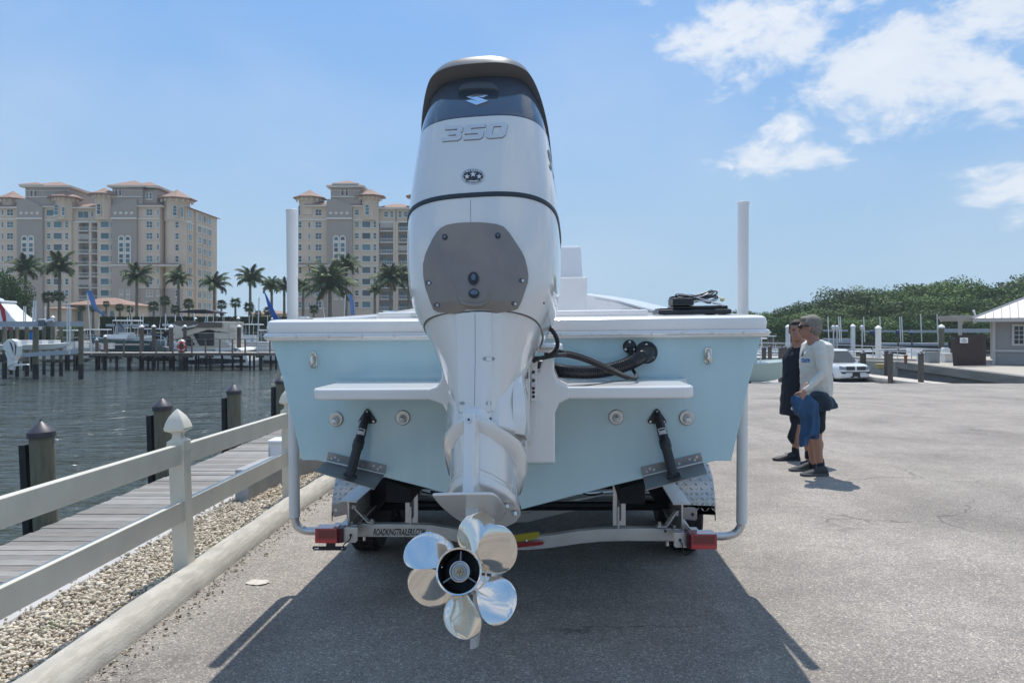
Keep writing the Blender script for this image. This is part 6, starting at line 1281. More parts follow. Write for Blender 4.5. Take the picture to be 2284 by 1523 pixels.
def line_on(tr, pts, w_, name, m, par, off=.002, step=4):
    P = []
    for (a, b_) in zip(pts, pts[1:]):
        n = max(1, int(math.dist(a, b_)/step)); P += [(a[0]+(b_[0]-a[0])*i/n, a[1]+(b_[1]-a[1])*i/n) for i in range(n)]
    P.append(pts[-1]); return MB().tube([hit(tr, x, y, off) for x, y in P], w_, 6).build(name, m, par, world=True, smooth=60)
def glyphs(tr, polys, name, m, par, off=.003, base=-.001):
    b = MB()
    for pl_ in polys:
        # dense outline so it follows the surface
        o_ = []
        for p, q_ in zip(pl_, pl_[1:]+pl_[:1]):
            n = max(1, int(math.dist(p, q_)/6)); o_ += [(p[0]+(q_[0]-p[0])*i/n, p[1]+(q_[1]-p[1])*i/n) for i in range(n)]
        n = len(o_); T = [hit(tr, x, y, off) for x, y in o_]; B_ = [hit(tr, x, y, base) for x, y in o_]; k = len(b.v)
        b.add(T+B_, [tuple(range(n))]+[(i, i+n, (i+1) % n+n, (i+1) % n) for i in range(n)])
    return b.build(name, m, par, world=True, smooth=0)
def text_mesh(s, ext=0.0, res=3, off=0):
    c = bpy.data.curves.new('lettering', 'FONT'); c.body = s; c.resolution_u = res; c.offset = off; o = bpy.data.objects.new('lettering', c); col.objects.link(o); bpy.context.view_layer.update()
    me = bpy.data.meshes.new_from_object(o.evaluated_get(bpy.context.evaluated_depsgraph_get())); bpy.data.objects.remove(o); 
    V = [tuple(v.co) for v in me.vertices]; P = [tuple(p.vertices) for p in me.polygons]; return V, P
def text_on(fn, s, name, m, par, world=True, off=0):
    V, P = text_mesh(s, off=off); x0 = min(v[0] for v in V); x1 = max(v[0] for v in V); y0 = min(v[1] for v in V); y1 = max(v[1] for v in V)
    b = MB(); b.add([fn((v[0]-x0)/(x1-x0), (v[1]-y0)/(y1-y0)) for v in V], P); return b.build(name, m, par, world=world, smooth=0, recalc=False)
# print on the white shirt
tr = tree_of([o for o in t1.children if o.name.startswith('shirt')])
bl = mat('blue_print', (.02, .10, .34), .8); dkp = mat('dark_print_ink', (.03, .04, .06), .8)
try:
    panel(tr, [(1784, 799), (1790, 799), (1798, 799.5), (1806, 800), (1806, 804), (1806, 808), (1798, 808), (1790, 807.5), (1784, 807)], 'print_panel', bl, t1, .002, 3, skirt=False)
    text_on(lambda u, v: hit(tr, 1785+20*u, 806.5-6*v, .0045), 'NKIC', 'print_lettering', mat('pale_print', (.5, .55, .6), .8), t1)
    glyphs(tr, [[(1785, 795), (1796, 795), (1794, 791), (1791, 783), (1789, 791)]], 'print_emblem', dkp, t1, .002, .001)
except Exception as e: print('print failed', e)
# ---------------------------------------------------------------- the blue boat
HB = thing('bay_boat', 'pale blue bay boat with white gunwale and big outboard, stern towards the lens', 'boat', (.007, 3.9, .555))
HB.rotation_mode = 'XYZ'; MBt = Matrix.Translation(HB.location) @ Matrix.Rotation(R(-3.5), 4, 'Z') @ Matrix.Rotation(R(-.5), 4, 'Y') @ Matrix.Rotation(R(1.0), 4, 'X')
HB.rotation_euler = MBt.to_euler(); MI = MBt.inverted()
def L_(px, py, yl):      # photo pixel -> boat coordinates on the plane y = yl
    o = MI @ CAMP; d = MI.to_3x3() @ Vector(((px-CX)/F, 1, -(py-HY)/F)); t_ = (yl-o.y)/d.y; return o+d*t_
def LZ(px, py, zl):      # same on the plane z = zl
    o = MI @ CAMP; d = MI.to_3x3() @ Vector(((px-CX)/F, 1, -(py-HY)/F)); t_ = (zl-o.z)/d.z; return o+d*t_
stn = [(0, 0, 1.02, .262, 1.10, .262, 1.255, .895), (1, 0, 1.02, .262, 1.11, .262, 1.27, .91), (2.5, 0, 1.02, .27, 1.11, .27, 1.29, .945), (4, .0, .98, .30, 1.07, .31, 1.28, 1.01), (5.2, .04, .78, .40, .88, .42, 1.17, 1.10), (6.1, .17, .50, .55, .58, .58, .93, 1.18), (6.8, .42, .22, .76, .27, .80, .58, 1.25), (7.25, .85, .05, 1.02, .07, 1.05, .20, 1.30), (7.42, 1.25, .004, 1.27, .006, 1.28, .02, 1.315)]
rs = []
for (y, kz, cx_, cz_, ox, oz, sx, sz) in stn:
    mx_, mz = (ox+sx)/2-.01, (oz+sz)/2; half = [(0, kz), (cx_*.5, kz+(cz_-kz)*.52), (cx_, cz_), (ox, oz), (ox+(sx-ox)*.30, oz+(sz-oz)*.33), (ox+(sx-ox)*.62, oz+(sz-oz)*.67), (sx, sz)]
    rs.append([(x, y, z) for x, z in half]+[(-x, y, z) for x, z in half[::-1][:-1]])
hb = MB(); nR = len(rs[0])
for i in range(len(rs)-1):
    a, b_ = rs[i], rs[i+1]
    for j in range(nR):
        k = (j+1) % nR
        if j == 6: continue     # open top
        hb.add([a[j], a[k], b_[k], b_[j]], [(0, 1, 2, 3)])
hb.add(rs[0], [tuple(range(nR))[::-1]])
hull_ = hb.build('hull', MT['gel_teal'], HB, smooth=0); me = hull_.data
bm = bmesh.new(); bm.from_mesh(me); bmesh.ops.remove_doubles(bm, verts=bm.verts, dist=.0006); bmesh.ops.recalc_face_normals(bm, faces=bm.faces); bm.to_mesh(me); bm.free(); me.shade_smooth(); me.set_sharp_from_angle(angle=R(22))
bv = hull_.modifiers.new('bevel', 'BEVEL'); bv.width = .012; bv.segments = 3; bv.limit_method = 'ANGLE'; bv.angle_limit = R(30)
# path of the sheer: stern port corner round the bow to starboard, and across the transom
def sheer_pts():
    P = []; yy = [s_[0] for s_ in stn]
    def itp(y):
        for a, b_ in zip(stn, stn[1:]):
            if a[0] <= y <= b_[0]: f = (y-a[0])/(b_[0]-a[0]); return a[6]+(b_[6]-a[6])*f, a[7]+(b_[7]-a[7])*f
        return stn[-1][6], stn[-1][7]
    ys_ = [0, .4, 1, 1.7, 2.5, 3.2, 4, 4.6, 5.2, 5.65, 6.1, 6.45, 6.8, 7.05, 7.25, 7.38]
    R_ = [(itp(y)[0], y, itp(y)[1]) for y in ys_]; return [(-x, y, z) for x, y, z in R_]+[(0, 7.46, 1.316)]+R_[::-1]
SP = [Vector(p) for p in sheer_pts()]
def sweep(path, prof, closed=True, name='x', m=None, par=None, smooth=35, bevel=0):
    n = len(path); rs = []
    for i, p in enumerate(path):
        a = path[(i-1) % n] if closed or i else path[0]; b_ = path[(i+1) % n] if closed or i < n-1 else path[-1]
        t0 = (p-a).normalized() if (p-a).length > 1e-6 else (b_-p).normalized(); t1_ = (b_-p).normalized() if (b_-p).length > 1e-6 else t0
        n0 = Vector((t0.y, -t0.x, 0)).normalized(); n1 = Vector((t1_.y, -t1_.x, 0)).normalized(); nn = (n0+n1).normalized(); sc = min(1.6, 1/max(.35, nn.dot(n0))); 
        rs.append([p+nn*u*sc+Vector((0, 0, v)) for u, v in prof])
    if closed: rs.append(rs[0])
    b = MB(); b.rings(rs, not closed, not closed); return b.build(name, m, par, smooth=smooth, bevel=bevel)
# round the stern corners of the path (outward = +u)
r_ = .05; stern = []
base0, base1 = SP[0], SP[-1]
for k in range(5):
    a = math.pi*(1+.5*k/4); stern.append(Vector((base0.x+r_+r_*math.cos(a), .0+r_+r_*math.sin(a), base0.z)))
stern2 = [Vector((-v.x, v.y, v.z)) for v in stern]
LOOP = SP[1:-1]+[Vector((base1.x, r_+.02, base1.z))]+stern2+[Vector((.62, 0, .893)), Vector((0, 0, .893)), Vector((-.62, 0, .893))]+stern[::-1]+[Vector((base0.x, r_+.02, base0.z))]
cap = [(-.022, .022), (.018, .020), (.030, .030), (.034, .060), (.028, .085), (.010, .096), (-.02, .099), (-.20, .103), (-.215, .095), (-.215, .02)]
# profile: outer positive; loop runs port -> bow -> starboard -> stern (clockwise seen from above)
gun = sweep(LOOP, [(-u, v) for u, v in cap], True, 'gunwale', MT['gel_white'], HB, 40)
rub = [(-.01, -.005), (.036, -.004), (.047, .004), (.047, .010), (.047, .026), (.036, .034), (-.01, .034)]
sweep([p+Vector((0, 0, -.006)) for p in LOOP], [(-u, v) for u, v in rub], True, 'rub_rail', MT['gel_white'], HB, 30)
sweep([p+Vector((0, 0, .004)) for p in LOOP], [(-u, v) for u, v in ((.047, .0), (.052, .002), (.0535, .006), (.052, .010), (.047, .012))], True, 'rub_rail_insert', MT['steel'], HB, 60)
b = MB(); b.rev([(.0055, -.057), (.0055, -.0535), (.003, -.050)], ax='Y', n=8); rsc = b.build('rail_screw', MT['galv'], HB, smooth=0); rsc.location = (.1, 0, .905)
for x in (.25, .40, .55, .70, .85, 1.0, 1.15, -.25, -.42, -.59, -.76, -.93, -1.10): inst('rail_screw', rsc, HB, (x, 0, .905))
# decks
MB().rings([[(x, y, z) for x, y in ((-1.12, .19), (1.12, .19), (1.12, .72), (-1.12, .72))] for z in (.88, .992)]).build('aft_deck', MT['gel_white'], HB, smooth=0, bevel=.02)
a0 = L_(838, 712, .22); a1 = L_(1447, 705, .22)
MB().rings([[(x, y, z) for x, y in ((a0.x, .22), (a1.x, .22), (a1.x-.02, .62), (a0.x+.14, .62))] for z in (.99, 1.028)]).build('aft_hatch', MT['gel_white'], HB, smooth=0, bevel=.012)
MB().box((a0.x+.22, .215, 1.012), (.05, .012, .012)).build('hatch_latch', MT['steel'], HB, smooth=0)
MB().box((.62, .42, 1.03), (.06, .02, .012)).build('hatch_latch', MT['steel'], HB, smooth=0)
# inner liner: cockpit sides and floor and raised bow deck
def inset(p, d): return Vector((p.x-math.copysign(min(abs(p.x), d), p.x), p.y-(.18 if abs(p.x) < .4 and p.y > 5 else 0), p.z))
pin = [inset(p, .235) for p in SP if p.y < 7.1]
b = MB(); b.rings([[p+Vector((0, 0, .07)) for p in pin], [Vector((p.x*.93, p.y-.02*(p.y > 5), .62 if p.y > 5.0 else .38)) for p in pin]], 0, 0, closed=False); b.build('liner', MT['gel_white'], HB, smooth=40)
b = MB(); fl = [(p.x*.94, p.y, .38) for p in pin if p.y <= 5.25]; b.add(fl, [tuple(range(len(fl)))]); b.build('cockpit_floor', MT['gel_white'], HB, smooth=0)
bd = [p for p in pin if p.y >= 4.5]; z_ = .74
MB().add([(p.x*.93, p.y, z_+.05*(p.y-4.5)) for p in bd]+[(p.x*.93, p.y, .38) for p in bd], [tuple(range(len(bd))), (0, len(bd)-1, 2*len(bd)-1, len(bd))]).build('casting_deck', MT['gel_white'], HB, smooth=0)
# stern seat corner mouldings seen right of the hatch
MB().tube([LZ(1350, 690, 1.0)*1 if False else Vector((.62, 1.2, .96)), Vector((.86, .75, .985))], .02, 6).build('seat_moulding', MT['gel_white'], HB, smooth=50)
# console and leaning post
yl = 3.3; A = L_(1310, 617, yl); Bq = L_(1299, 540, yl+.25); cxx = 0.0
hw = A.x-cxx
MB().rings([[(cxx-w_, y0, z), (cxx+w_, y0, z), (cxx+w_, y1, z), (cxx-w_, y1, z)] for w_, y0, y1, z in ((hw-.02, yl, yl+.6, .4), (hw, yl, yl+.6, A.z-.02), (hw+.002, yl-.01, yl+.62, A.z-.005))]).build('leaning_post', MT['gel_white'], HB, smooth=0, bevel=.02)
w2 = Bq.x-cxx; MB().rings([[(cxx-w_, y0, z), (cxx+w_, y0, z), (cxx+w_, y1, z), (cxx-w_, y1, z)] for w_, y0, y1, z in ((w2+.03, yl+.75, yl+1.5, .4), (w2+.02, yl+.75, yl+1.5, A.z-.02), (w2-.0, yl+.85, yl+1.35, Bq.z+.02))]).build('console', MT['gel_white'], HB, smooth=0, bevel=.02)
p = L_(1456, 688, 2.0)
b = MB(); b.tube([(1.10, 2.0, 1.015), (1.10, 2.0, 1.05)], .012, 6); b.tube([(1.10, 2.22, 1.015), (1.10, 2.22, 1.05)], .012, 6); b.tube([(1.10, 1.93, 1.052), (1.10, 2.29, 1.052)], .012, 6); b.build('cleat', MT['steel'], HB)
b = MB(); b.tube([(-1.10, 2.0, 1.015), (-1.10, 2.0, 1.05)], .012, 6); b.tube([(-1.10, 2.22, 1.015), (-1.10, 2.22, 1.05)], .012, 6); b.tube([(-1.10, 1.93, 1.052), (-1.10, 2.29, 1.052)], .012, 6); b.build('cleat', MT['steel'], HB)
p = L_(678, 712, .35); MB().rev([(.035, 0), (.035, .012), (.02, .016)], c=(p.x, .35, .996), n=16).build('filler_cap', MT['steel'], HB)
# swim platforms and engine bracket (one white moulding)
yf = -.48
Lp = [(690, 868), (694, 864), (980, 862)]
def plat(s_):
    if s_ < 0: xo, xi, zt = L_(690, 868, yf).x, -.30, L_(800, 867, yf).z; xb = L_(745, 848, -.01).x; th = .052
    else: xo, xi, zt = L_(1552, 862, yf).x, .22, L_(1400, 862, yf).z; xb = L_(1535, 846, -.01).x; th = .055
    zb = zt-th; r0 = .07; pts = []
    for k in range(6): a = -math.pi/2+math.pi/2*k/5; pts.append((xo-s_*r0+s_*r0*math.cos(a), yf+r0+r0*math.sin(a)))
    pts += [(xo-s_*.02, -.12), (xb, -.002), (xi, -.002), (xi, yf)]
    return MB().prism(pts, zb, zt, 'Z').build('swim_platform', MT['gel_white'], HB, smooth=0, bevel=.012, bseg=3), zt, zb
(pl1, zt1, zb1), (pl2, zt2, zb2) = plat(-1), plat(1)
# bracket block: side outline in front view
c1, c2, c3, c4 = L_(986, 803, yf), L_(1236, 797, yf), L_(1238, 1031, yf), L_(1003, 1035, yf)
zt_ = (c1.z+c2.z)/2; zb_ = (c3.z+c4.z)/2
poly = [(c1.x+.008, zt_+.008), (c1.x+.03, zt_+.0), (c1.x+.06, zt_-.06), (c2.x-.07, zt_-.06), (c2.x-.05, zt_), (c2.x-.01, zt_+.005), (c2.x, zt_-.01), (c2.x-.0, zt2+.07), (c2.x+.02, zt2+.02), (c2.x+.07, zt2-.004), (c2.x+.07, zb2+.004), (c2.x+.02, zb2-.02), (c2.x+.002, zb2-.06), (c3.x, zb_), (c4.x, zb_), (c1.x+.022, zb1-.06), (c1.x+.0, zb1-.02), (c1.x-.07, zb1+.004), (c1.x-.07, zt1-.004), (c1.x-.02, zt1+.012), (c1.x-.002, zt1+.05), (c1.x-.004, zt_-.01)]
MB().prism(poly, yf-.003, -.001, 'Y').build('engine_bracket', MT['gel_white'], HB, smooth=0, bevel=.01, bseg=3)
MB().prism([(c4.x+.0, zb_-.001), (c3.x, zb_-.001), (c3.x+.0, zb_-.05), (c4.x+.02, zb_-.05)], -.25, -.001, 'Y').build('bracket_foot', MT['gel_teal'], HB, smooth=0, bevel=.01)
# transom fittings
def fit(px, py, yl=0): return L_(px, py, yl)
for px, py, sg in ((699, 802, -1), (1579, 793, 1)):
    p = fit(px, py); b = MB(); b.prism([(p.x+.020*math.cos(a), p.z+.024+.020*math.sin(a)) for a in [math.pi*k/8 for k in range(9)]]+[(p.x+.020*math.cos(a), p.z-.024+.020*math.sin(a)) for a in [math.pi+math.pi*k/8 for k in range(9)]], -.010, -.001)
    o = b.build('stern_eye', MT['steel'], HB, smooth=40, bevel=.003); b = MB(); b.tube([(p.x, -.006, p.z+.028), (p.x-.004*sg, -.036, p.z+.018), (p.x-.004*sg, -.042, p.z-.012), (p.x, -.03, p.z-.034), (p.x, -.006, p.z-.034)], .0085, 10); b.build('eye_loop', MT['steel'], o, smooth=60)
for px, py in ((750, 934), (899, 931), (1374.5, 930), (1531.5, 931)):
    p = fit(px, py); o = MB().rev([(.039, -.001), (.039, -.006), (.034, -.011), (.018, -.012), (.016, -.011)], c=(p.x, 0, p.z), ax='Y', n=28).build('thru_hull_fitting', MT['alu'], HB, smooth=40)
    MB().tube([(p.x, -.008, p.z-.004), (p.x, -.030, p.z-.012), (p.x, -.034, p.z-.018)], [.016, .0175, .013], 16).build('outlet', MT['pvc'], o, smooth=50); MB().rev([(.010, -.0345), (.010, -.0335)], c=(p.x, 0, p.z-.001), ax='Y', n=12).build('opening', MT['black'], o, smooth=0)
p = fit(1645, 747); MB().bb(p.x-.042, p.x+.042, -.004, -.001, p.z-.006, p.z+.006).build('hull_plate', MT['gel_white'], HB, smooth=0, bevel=.002)
p = fit(1150, 1049); MB().rev([(.006, -.008), (.006, 0)], c=(p.x, 0, p.z), ax='Y', n=10).build('drain_plug', MT['steel'], HB)
# cable flanges and rigging hose
blk = MT['black']
def flange(px, py, r_, yl=0):
    p = fit(px, py, yl); o = MB().rev([(r_, -.001), (r_, -.008), (r_*.85, -.013), (r_*.6, -.014)], c=(p.x, yl, p.z), ax='Y', n=28).build('cable_flange', blk, HB, smooth=40)
    b = MB()
    for a in (1.57, 3.7, 5.7): b.rev([(.006, -.018), (.003, -.012)], c=(p.x+r_*.72*math.cos(a), yl, p.z+r_*.72*math.sin(a)), ax='Y', n=8)
    b.build('screw', MT['galv'], o, smooth=0); return p
pf = flange(1404, 773, .034); pg_ = flange(1441, 786, .057); pf2 = flange(1405, 809, .036)
def bez(P, n=40):
    P = [Vector(p) for p in P]; out = []
    Q = [P[0]]+P+[P[-1]]
    for i in range(1, len(Q)-2):
        for k in range(n):
            t_ = k/n; a, b_, c, d = Q[i-1], Q[i], Q[i+1], Q[i+2]; out.append(.5*((2*b_)+(-a+c)*t_+(2*a-5*b_+4*c-d)*t_*t_+(-a+3*b_-3*c+d)*t_**3))
    out.append(P[-1]); return out
def V3(px, py, yl): v = L_(px, py, yl); return Vector((v.x, yl, v.z))
hose = bez([V3(1443, 787, -.01), V3(1438, 790, -.07), V3(1415, 805, -.13), V3(1370, 822, -.17), V3(1320, 830, -.20), V3(1265, 829, -.22), V3(1225, 822, -.24), V3(1180, 812, -.3)], 22)
HO = MB().tube(hose, [.0305+.0035*(i % 2) for i in range(len(hose))], 16).build('rigging_hose', blk, HB, smooth=25)
MB().tube([V3(1443, 787, -.005), V3(1441, 789, -.06), V3(1430, 797, -.1)], [.042, .040, .034], 18).build('hose_boot', blk, HB, smooth=50)
for i, (dy, dz, r_) in enumerate(((0, 0, .008), (.012, .008, .0075), (.0, -.012, .005))):
    c = bez([V3(1215, 791, -.40)+Vector((0, dy, dz)), V3(1262, 789, -.36)+Vector((0, dy, dz)), V3(1310, 802, -.30)+Vector((0, dy, dz)), V3(1360, 824, -.30)+Vector((0, dy, dz)), V3(1395, 840, -.33)+Vector((0, dy, dz*.5)), V3(1416, 845, -.30)+Vector((0, dy, dz*.2)), V3(1420, 838, -.22), V3(1412, 826, -.10), V3(1407, 812, -.02)], 12)
    MB().tube(c, r_, 8).build('cable', MT['rubber'], HB, smooth=60)
MB().tube(bez([V3(1407, 776, -.02), V3(1407, 792, -.03), V3(1407, 806, -.03)], 8), .012, 8).build('cable', MT['rubber'], HB, smooth=60)
MB().tube(bez([V3(1240, 861, -.44), V3(1300, 860, -.44), V3(1370, 851, -.42), V3(1412, 845, -.38)], 10), .0025, 5).build('cable_tie_wire', MT['black'], HB, smooth=60)
# trim tabs with their cylinders
def tab(s_):
    if s_ < 0: hl, hr, wl, wr, top, bot, mid = (728, 1028), (857, 1057), (702, 1050), (835, 1090), (818, 922), (780, 1062), (797, 1000)
    else: hl, hr, wl, wr, top, bot, mid = (1434, 1062), (1568, 1030), (1441, 1092), (1577, 1055), (1466, 922), (1502, 1060), (1486, 1000)
    A, B_ = V3(*hl, -.012), V3(*hr, -.012); C, D = V3(*wr, -.235), V3(*wl, -.235)
    up = Vector((0, 0, .045)); u = (B_-A).normalized(); nrm = Vector((-u.z, 0, u.x)); nrm = nrm if nrm.z > 0 else -nrm
    q_ = MB(); q_.add([A, B_, B_+nrm*.045, A+nrm*.045]+[v+Vector((0, .008, 0)) for v in (A, B_, B_+nrm*.045, A+nrm*.045)], [(0, 1, 2, 3), (7, 6, 5, 4), (0, 4, 5, 1), (1, 5, 6, 2), (2, 6, 7, 3), (3, 7, 4, 0)])
    root = q_.build('trim_tab_hinge', MT['plate'], HB, smooth=0)
    th = Vector((0, 0, -.004)); q_ = MB(); q_.add([A, B_, C, D, A+th, B_+th, C+th, D+th], [(0, 1, 2, 3), (7, 6, 5, 4), (0, 4, 5, 1), (1, 5, 6, 2), (2, 6, 7, 3), (3, 7, 4, 0)]); q_.build('trim_tab_plate', MT['plate'], root, smooth=0)
    MB().tube([A, B_], .0065, 8).build('hinge_pin', MT['alu'], root, smooth=50)
    b = MB()
    for f_, h in ((.08, .02), (.14, .03), (.20, .02), (.62, .02), (.8, .03), (.88, .02), (.92, .033)): c = A+(B_-A)*f_+nrm*h; b.tube([c, c+Vector((0, -.006, 0))], .0065, 10)
    b.build('screw', MT['galv'], root, smooth=40)
    T, Bo, Mi = V3(*top, -.02), V3(*bot, -.15), V3(*mid, -.09)
    # bracket, triangular with three lobes
    q_ = MB(); tri = [V3(top[0]+s_*0, top[1]-2, 0)]
    cx, cz = T.x, T.z-.02; pts = [(cx+.013*math.cos(a), cz+.030+.013*math.sin(a)) for a in (.4, 1.2, 1.95, 2.75)]+[(cx-.036+.011*math.cos(a), cz-.022+.011*math.sin(a)) for a in (2.7, 3.6, 4.6)]+[(cx+.036+.011*math.cos(a), cz-.022+.011*math.sin(a)) for a in (4.8, 5.7, .4)]
    br = q_.prism(pts, -.014, -.001).build('cylinder_bracket', blk, root, smooth=0, bevel=.003)
    b = MB()
    for dx, dz in ((0, .028), (-.034, -.022), (.034, -.022)): b.rev([(.006, -.018), (.004, -.013)], c=(cx+dx, 0, cz+dz), ax='Y', n=8)
    b.build('screw', MT['galv'], br, smooth=0) if False else b.build('screw', MT['galv'], root, smooth=0)
    MB().tube([T, T.lerp(Bo, .30), T.lerp(Bo, .42), T.lerp(Bo, .44), T.lerp(Bo, .56), T.lerp(Bo, .58), T.lerp(Bo, .93), Bo], [.018, .024, .0245, .0285, .0285, .0245, .0245, .02], 20).build('cylinder', blk, root, smooth=35)
    MB().box(Bo+Vector((0, 0, -.004)), (.066, .035, .03), Matrix.Rotation(s_*-.25, 3, 'Y')).build('foot_bracket', blk, root, smooth=0, bevel=.004)
    # label band on the tube
    ax = (Bo-T).normalized(); c = T.lerp(Bo, .31); side = ax.cross(Vector((0, -1, 0))).normalized(); out = side.cross(ax).normalized(); out = out if out.y < 0 else -out
    rs_ = [[c+ax*k*.016+(side*math.sin(a)+out*math.cos(a))*.0252 for a in [(-.85+1.7*j/8) for j in range(9)]] for k in (-1, 1)]
    MB().rings(rs_, 0, 0, closed=False).build('label', mat('label_grey', (.5, .5, .5), .5), root, smooth=50, recalc=False)
    MB().rings([[c+ax*k+(side*math.sin(a)+out*math.cos(a))*.0257 for a in [(-.6+1.2*j/8) for j in range(9)]] for k in (-.011, -.003)], 0, 0, closed=False).build('label_print', dkp, root, smooth=50, recalc=False)
tab(-1); tab(1)
# ---- gear lying on the gunwale
t = thing('battery_tray', 'black plastic tray lying on the starboard stern corner of the blue boat', 'tray', (0, 0, 0)); 
def onb(u, y, z): return MBt @ Vector((u, y, z))
x0, x1 = L_(1468, 705, .18).x, L_(1630, 702, .18).x; t.location = onb((x0+x1)/2, .3, 1.0)
def BX(b, a0_, a1_, y0, y1, z0, z1):
    c = [(a0_, y0, z0), (a1_, y0, z0), (a1_, y1, z0), (a0_, y1, z0), (a0_, y0, z1), (a1_, y0, z1), (a1_, y1, z1), (a0_, y1, z1)]; return b.add([onb(*p) for p in c], [(0, 3, 2, 1), (4, 5, 6, 7), (0, 1, 5, 4), (1, 2, 6, 5), (2, 3, 7, 6), (3, 0, 4, 7)])
BX(MB(), x0, x1, .16, .42, 1.0, 1.026).build('base', blk, t, world=True, smooth=0, bevel=.006)
BX(MB(), x0+.08, x1-.01, .20, .40, 1.027, 1.046).build('upper_plate', blk, t, world=True, smooth=0, bevel=.005)
BX(MB(), x0+.01, x0+.09, .18, .40, 1.027, 1.034).build('lip', blk, t, world=True, smooth=0, bevel=.002)
t = thing('black_case', 'small black ribbed case standing on the tray under the cable coil', 'case', onb(x0+.12, .26, 1.03))
BX(MB(), x0+.075, x0+.185, .17, .34, 1.047, 1.086).build('box', blk, t, world=True, smooth=0, bevel=.005)
b = MB()
for i in range(6): BX(b, x0+.084+i*.016, x0+.090+i*.016, .167, .171, 1.05, 1.08)
b.build('rib', blk, t, world=True, smooth=0)
t = thing('cable_coil', 'loose coil of black and grey cable piled on the black case', 'cable', onb(x0+.22, .27, 1.09)); rng = random.Random(8)
for i in range(8):
    a, b_ = .135*rng.uniform(.7, 1.05), .075; cx = x0+.20+rng.uniform(-.02, .03); ph = rng.random()*6; tl = rng.uniform(-.02, .02)
    P = [onb(cx+a*math.cos(k*2*math.pi/28), .27+b_*math.sin(k*2*math.pi/28), 1.077+i*.004+.012*math.sin(k*4*math.pi/28+ph)+tl*math.cos(k*2*math.pi/28)) for k in range(29)]
    MB().tube(P, .0042, 6).build('loop', MT['black'] if i % 3 else MT['galv'], t, world=True, smooth=60)
P = bez([onb(x1-.09, .2, 1.06), onb(x1-.05, .2, 1.05), onb(x1-.01, .22, 1.03), onb(x1+.02, .22, 1.008)], 8); MB().tube(P, .006, 6).build('tail', MT['galv'], t, world=True, smooth=60)
MB().ball(onb(x1-.03, .24, 1.078), (.013, .012, .012)).build('plug', mat('pale_yellow_plug', (.6, .56, .35), .6), t, world=True)
MB().bb(0, 0, 0, 0, 0, 0)
# ---------------------------------------------------------------- outboard motor
EO = Vector((-.115, 2.854, .564)); EM = Matrix.Translation(EO) @ Matrix.Rotation(R(-19), 4, 'X') @ Matrix.Rotation(R(-7), 4, 'Z')
def E(x, y, z): return EM @ Vector((x, y, z))
def interp(secs, k=6):
    out = []; n = len(secs)
    for i in range(n-1):
        a, b_, c, d = secs[max(i-1, 0)], secs[i], secs[i+1], secs[min(i+2, n-1)]
        for j in range(k):
            t = j/k; out.append(tuple(.5*((2*q1)+(-p0+q2)*t+(2*p0-5*q1+4*q2-q3)*t*t+(-p0+3*q1-3*q2+q3)*t**3) for p0, q1, q2, q3 in zip(a, b_, c, d)))
    out.append(secs[-1]); return out
def ring_(z, hw, aft, fwd, n_, xo=0, N_=72):
    r_ = []
    for k in range(N_):
        a = 2*math.pi*k/N_; ca, sa = math.cos(a), math.sin(a); e = 2./n_
        r_.append(E(xo+hw*math.copysign(abs(ca)**e, ca), (fwd if sa > 0 else aft)*math.copysign(abs(sa)**e, sa), z))
    return r_
def eloft(secs, k=5, cap0=True, cap1=True): return MB().rings([ring_(*s_) for s_ in interp(secs, k)], cap0, cap1)
ew = MT['eng_white']
# cowl sections: z, half width, aft, forward, squareness
LOW = [(.955, .243, .272, .34, 2.7), (1.02, .276, .290, .40, 2.7), (1.10, .301, .302, .44, 2.75), (1.20, .3145, .312, .47, 2.8), (1.31, .320, .315, .48, 2.85), (1.422, .3195, .312, .48, 2.9)]
UP = [(1.438, .3185, .311, .48, 2.9), (1.53, .3145, .306, .475, 2.95), (1.63, .3055, .299, .465, 3.0), (1.73, .296, .290, .455, 3.05), (1.815, .2865, .281, .44, 3.1)]
BAND = [(1.8155, .2845, .279, .44, 3.1), (1.86, .280, .274, .43, 3.1), (1.93, .270, .260, .42, 3.0), (2.0, .259, .240, .41, 2.9), (2.05, .250, .225, .40, 2.8), (2.085, .243, .21, .39, 2.8)]
OM = eloft(UP, 6, True, True).build('outboard_motor', ew, HB, world=True, smooth=50)
LC = eloft(LOW, 6, True, True).build('lower_cowl', ew, OM, world=True, smooth=50)
MB().rings([ring_(*s_) for s_ in ((1.419, .322, .3145, .482, 2.9), (1.4215, .3245, .317, .484, 2.9), (1.4375, .3240, .3165, .484, 2.9), (1.440, .3215, .314, .482, 2.9))]).build('cowl_seal', mat('dark_slate_seal', (.016, .026, .036), .45), OM, world=True, smooth=40)
BA = eloft(BAND, 5).build('top_band', MT['eng_band'], OM, world=True, smooth=50)
MB().rings([ring_(*s_) for s_ in ((1.812, .2862, .2807, .44, 3.1), (1.8165, .2868, .2813, .44, 3.1), (1.819, .2862, .2807, .44, 3.1))]).build('band_seam', MT['black'], OM, world=True, smooth=50)
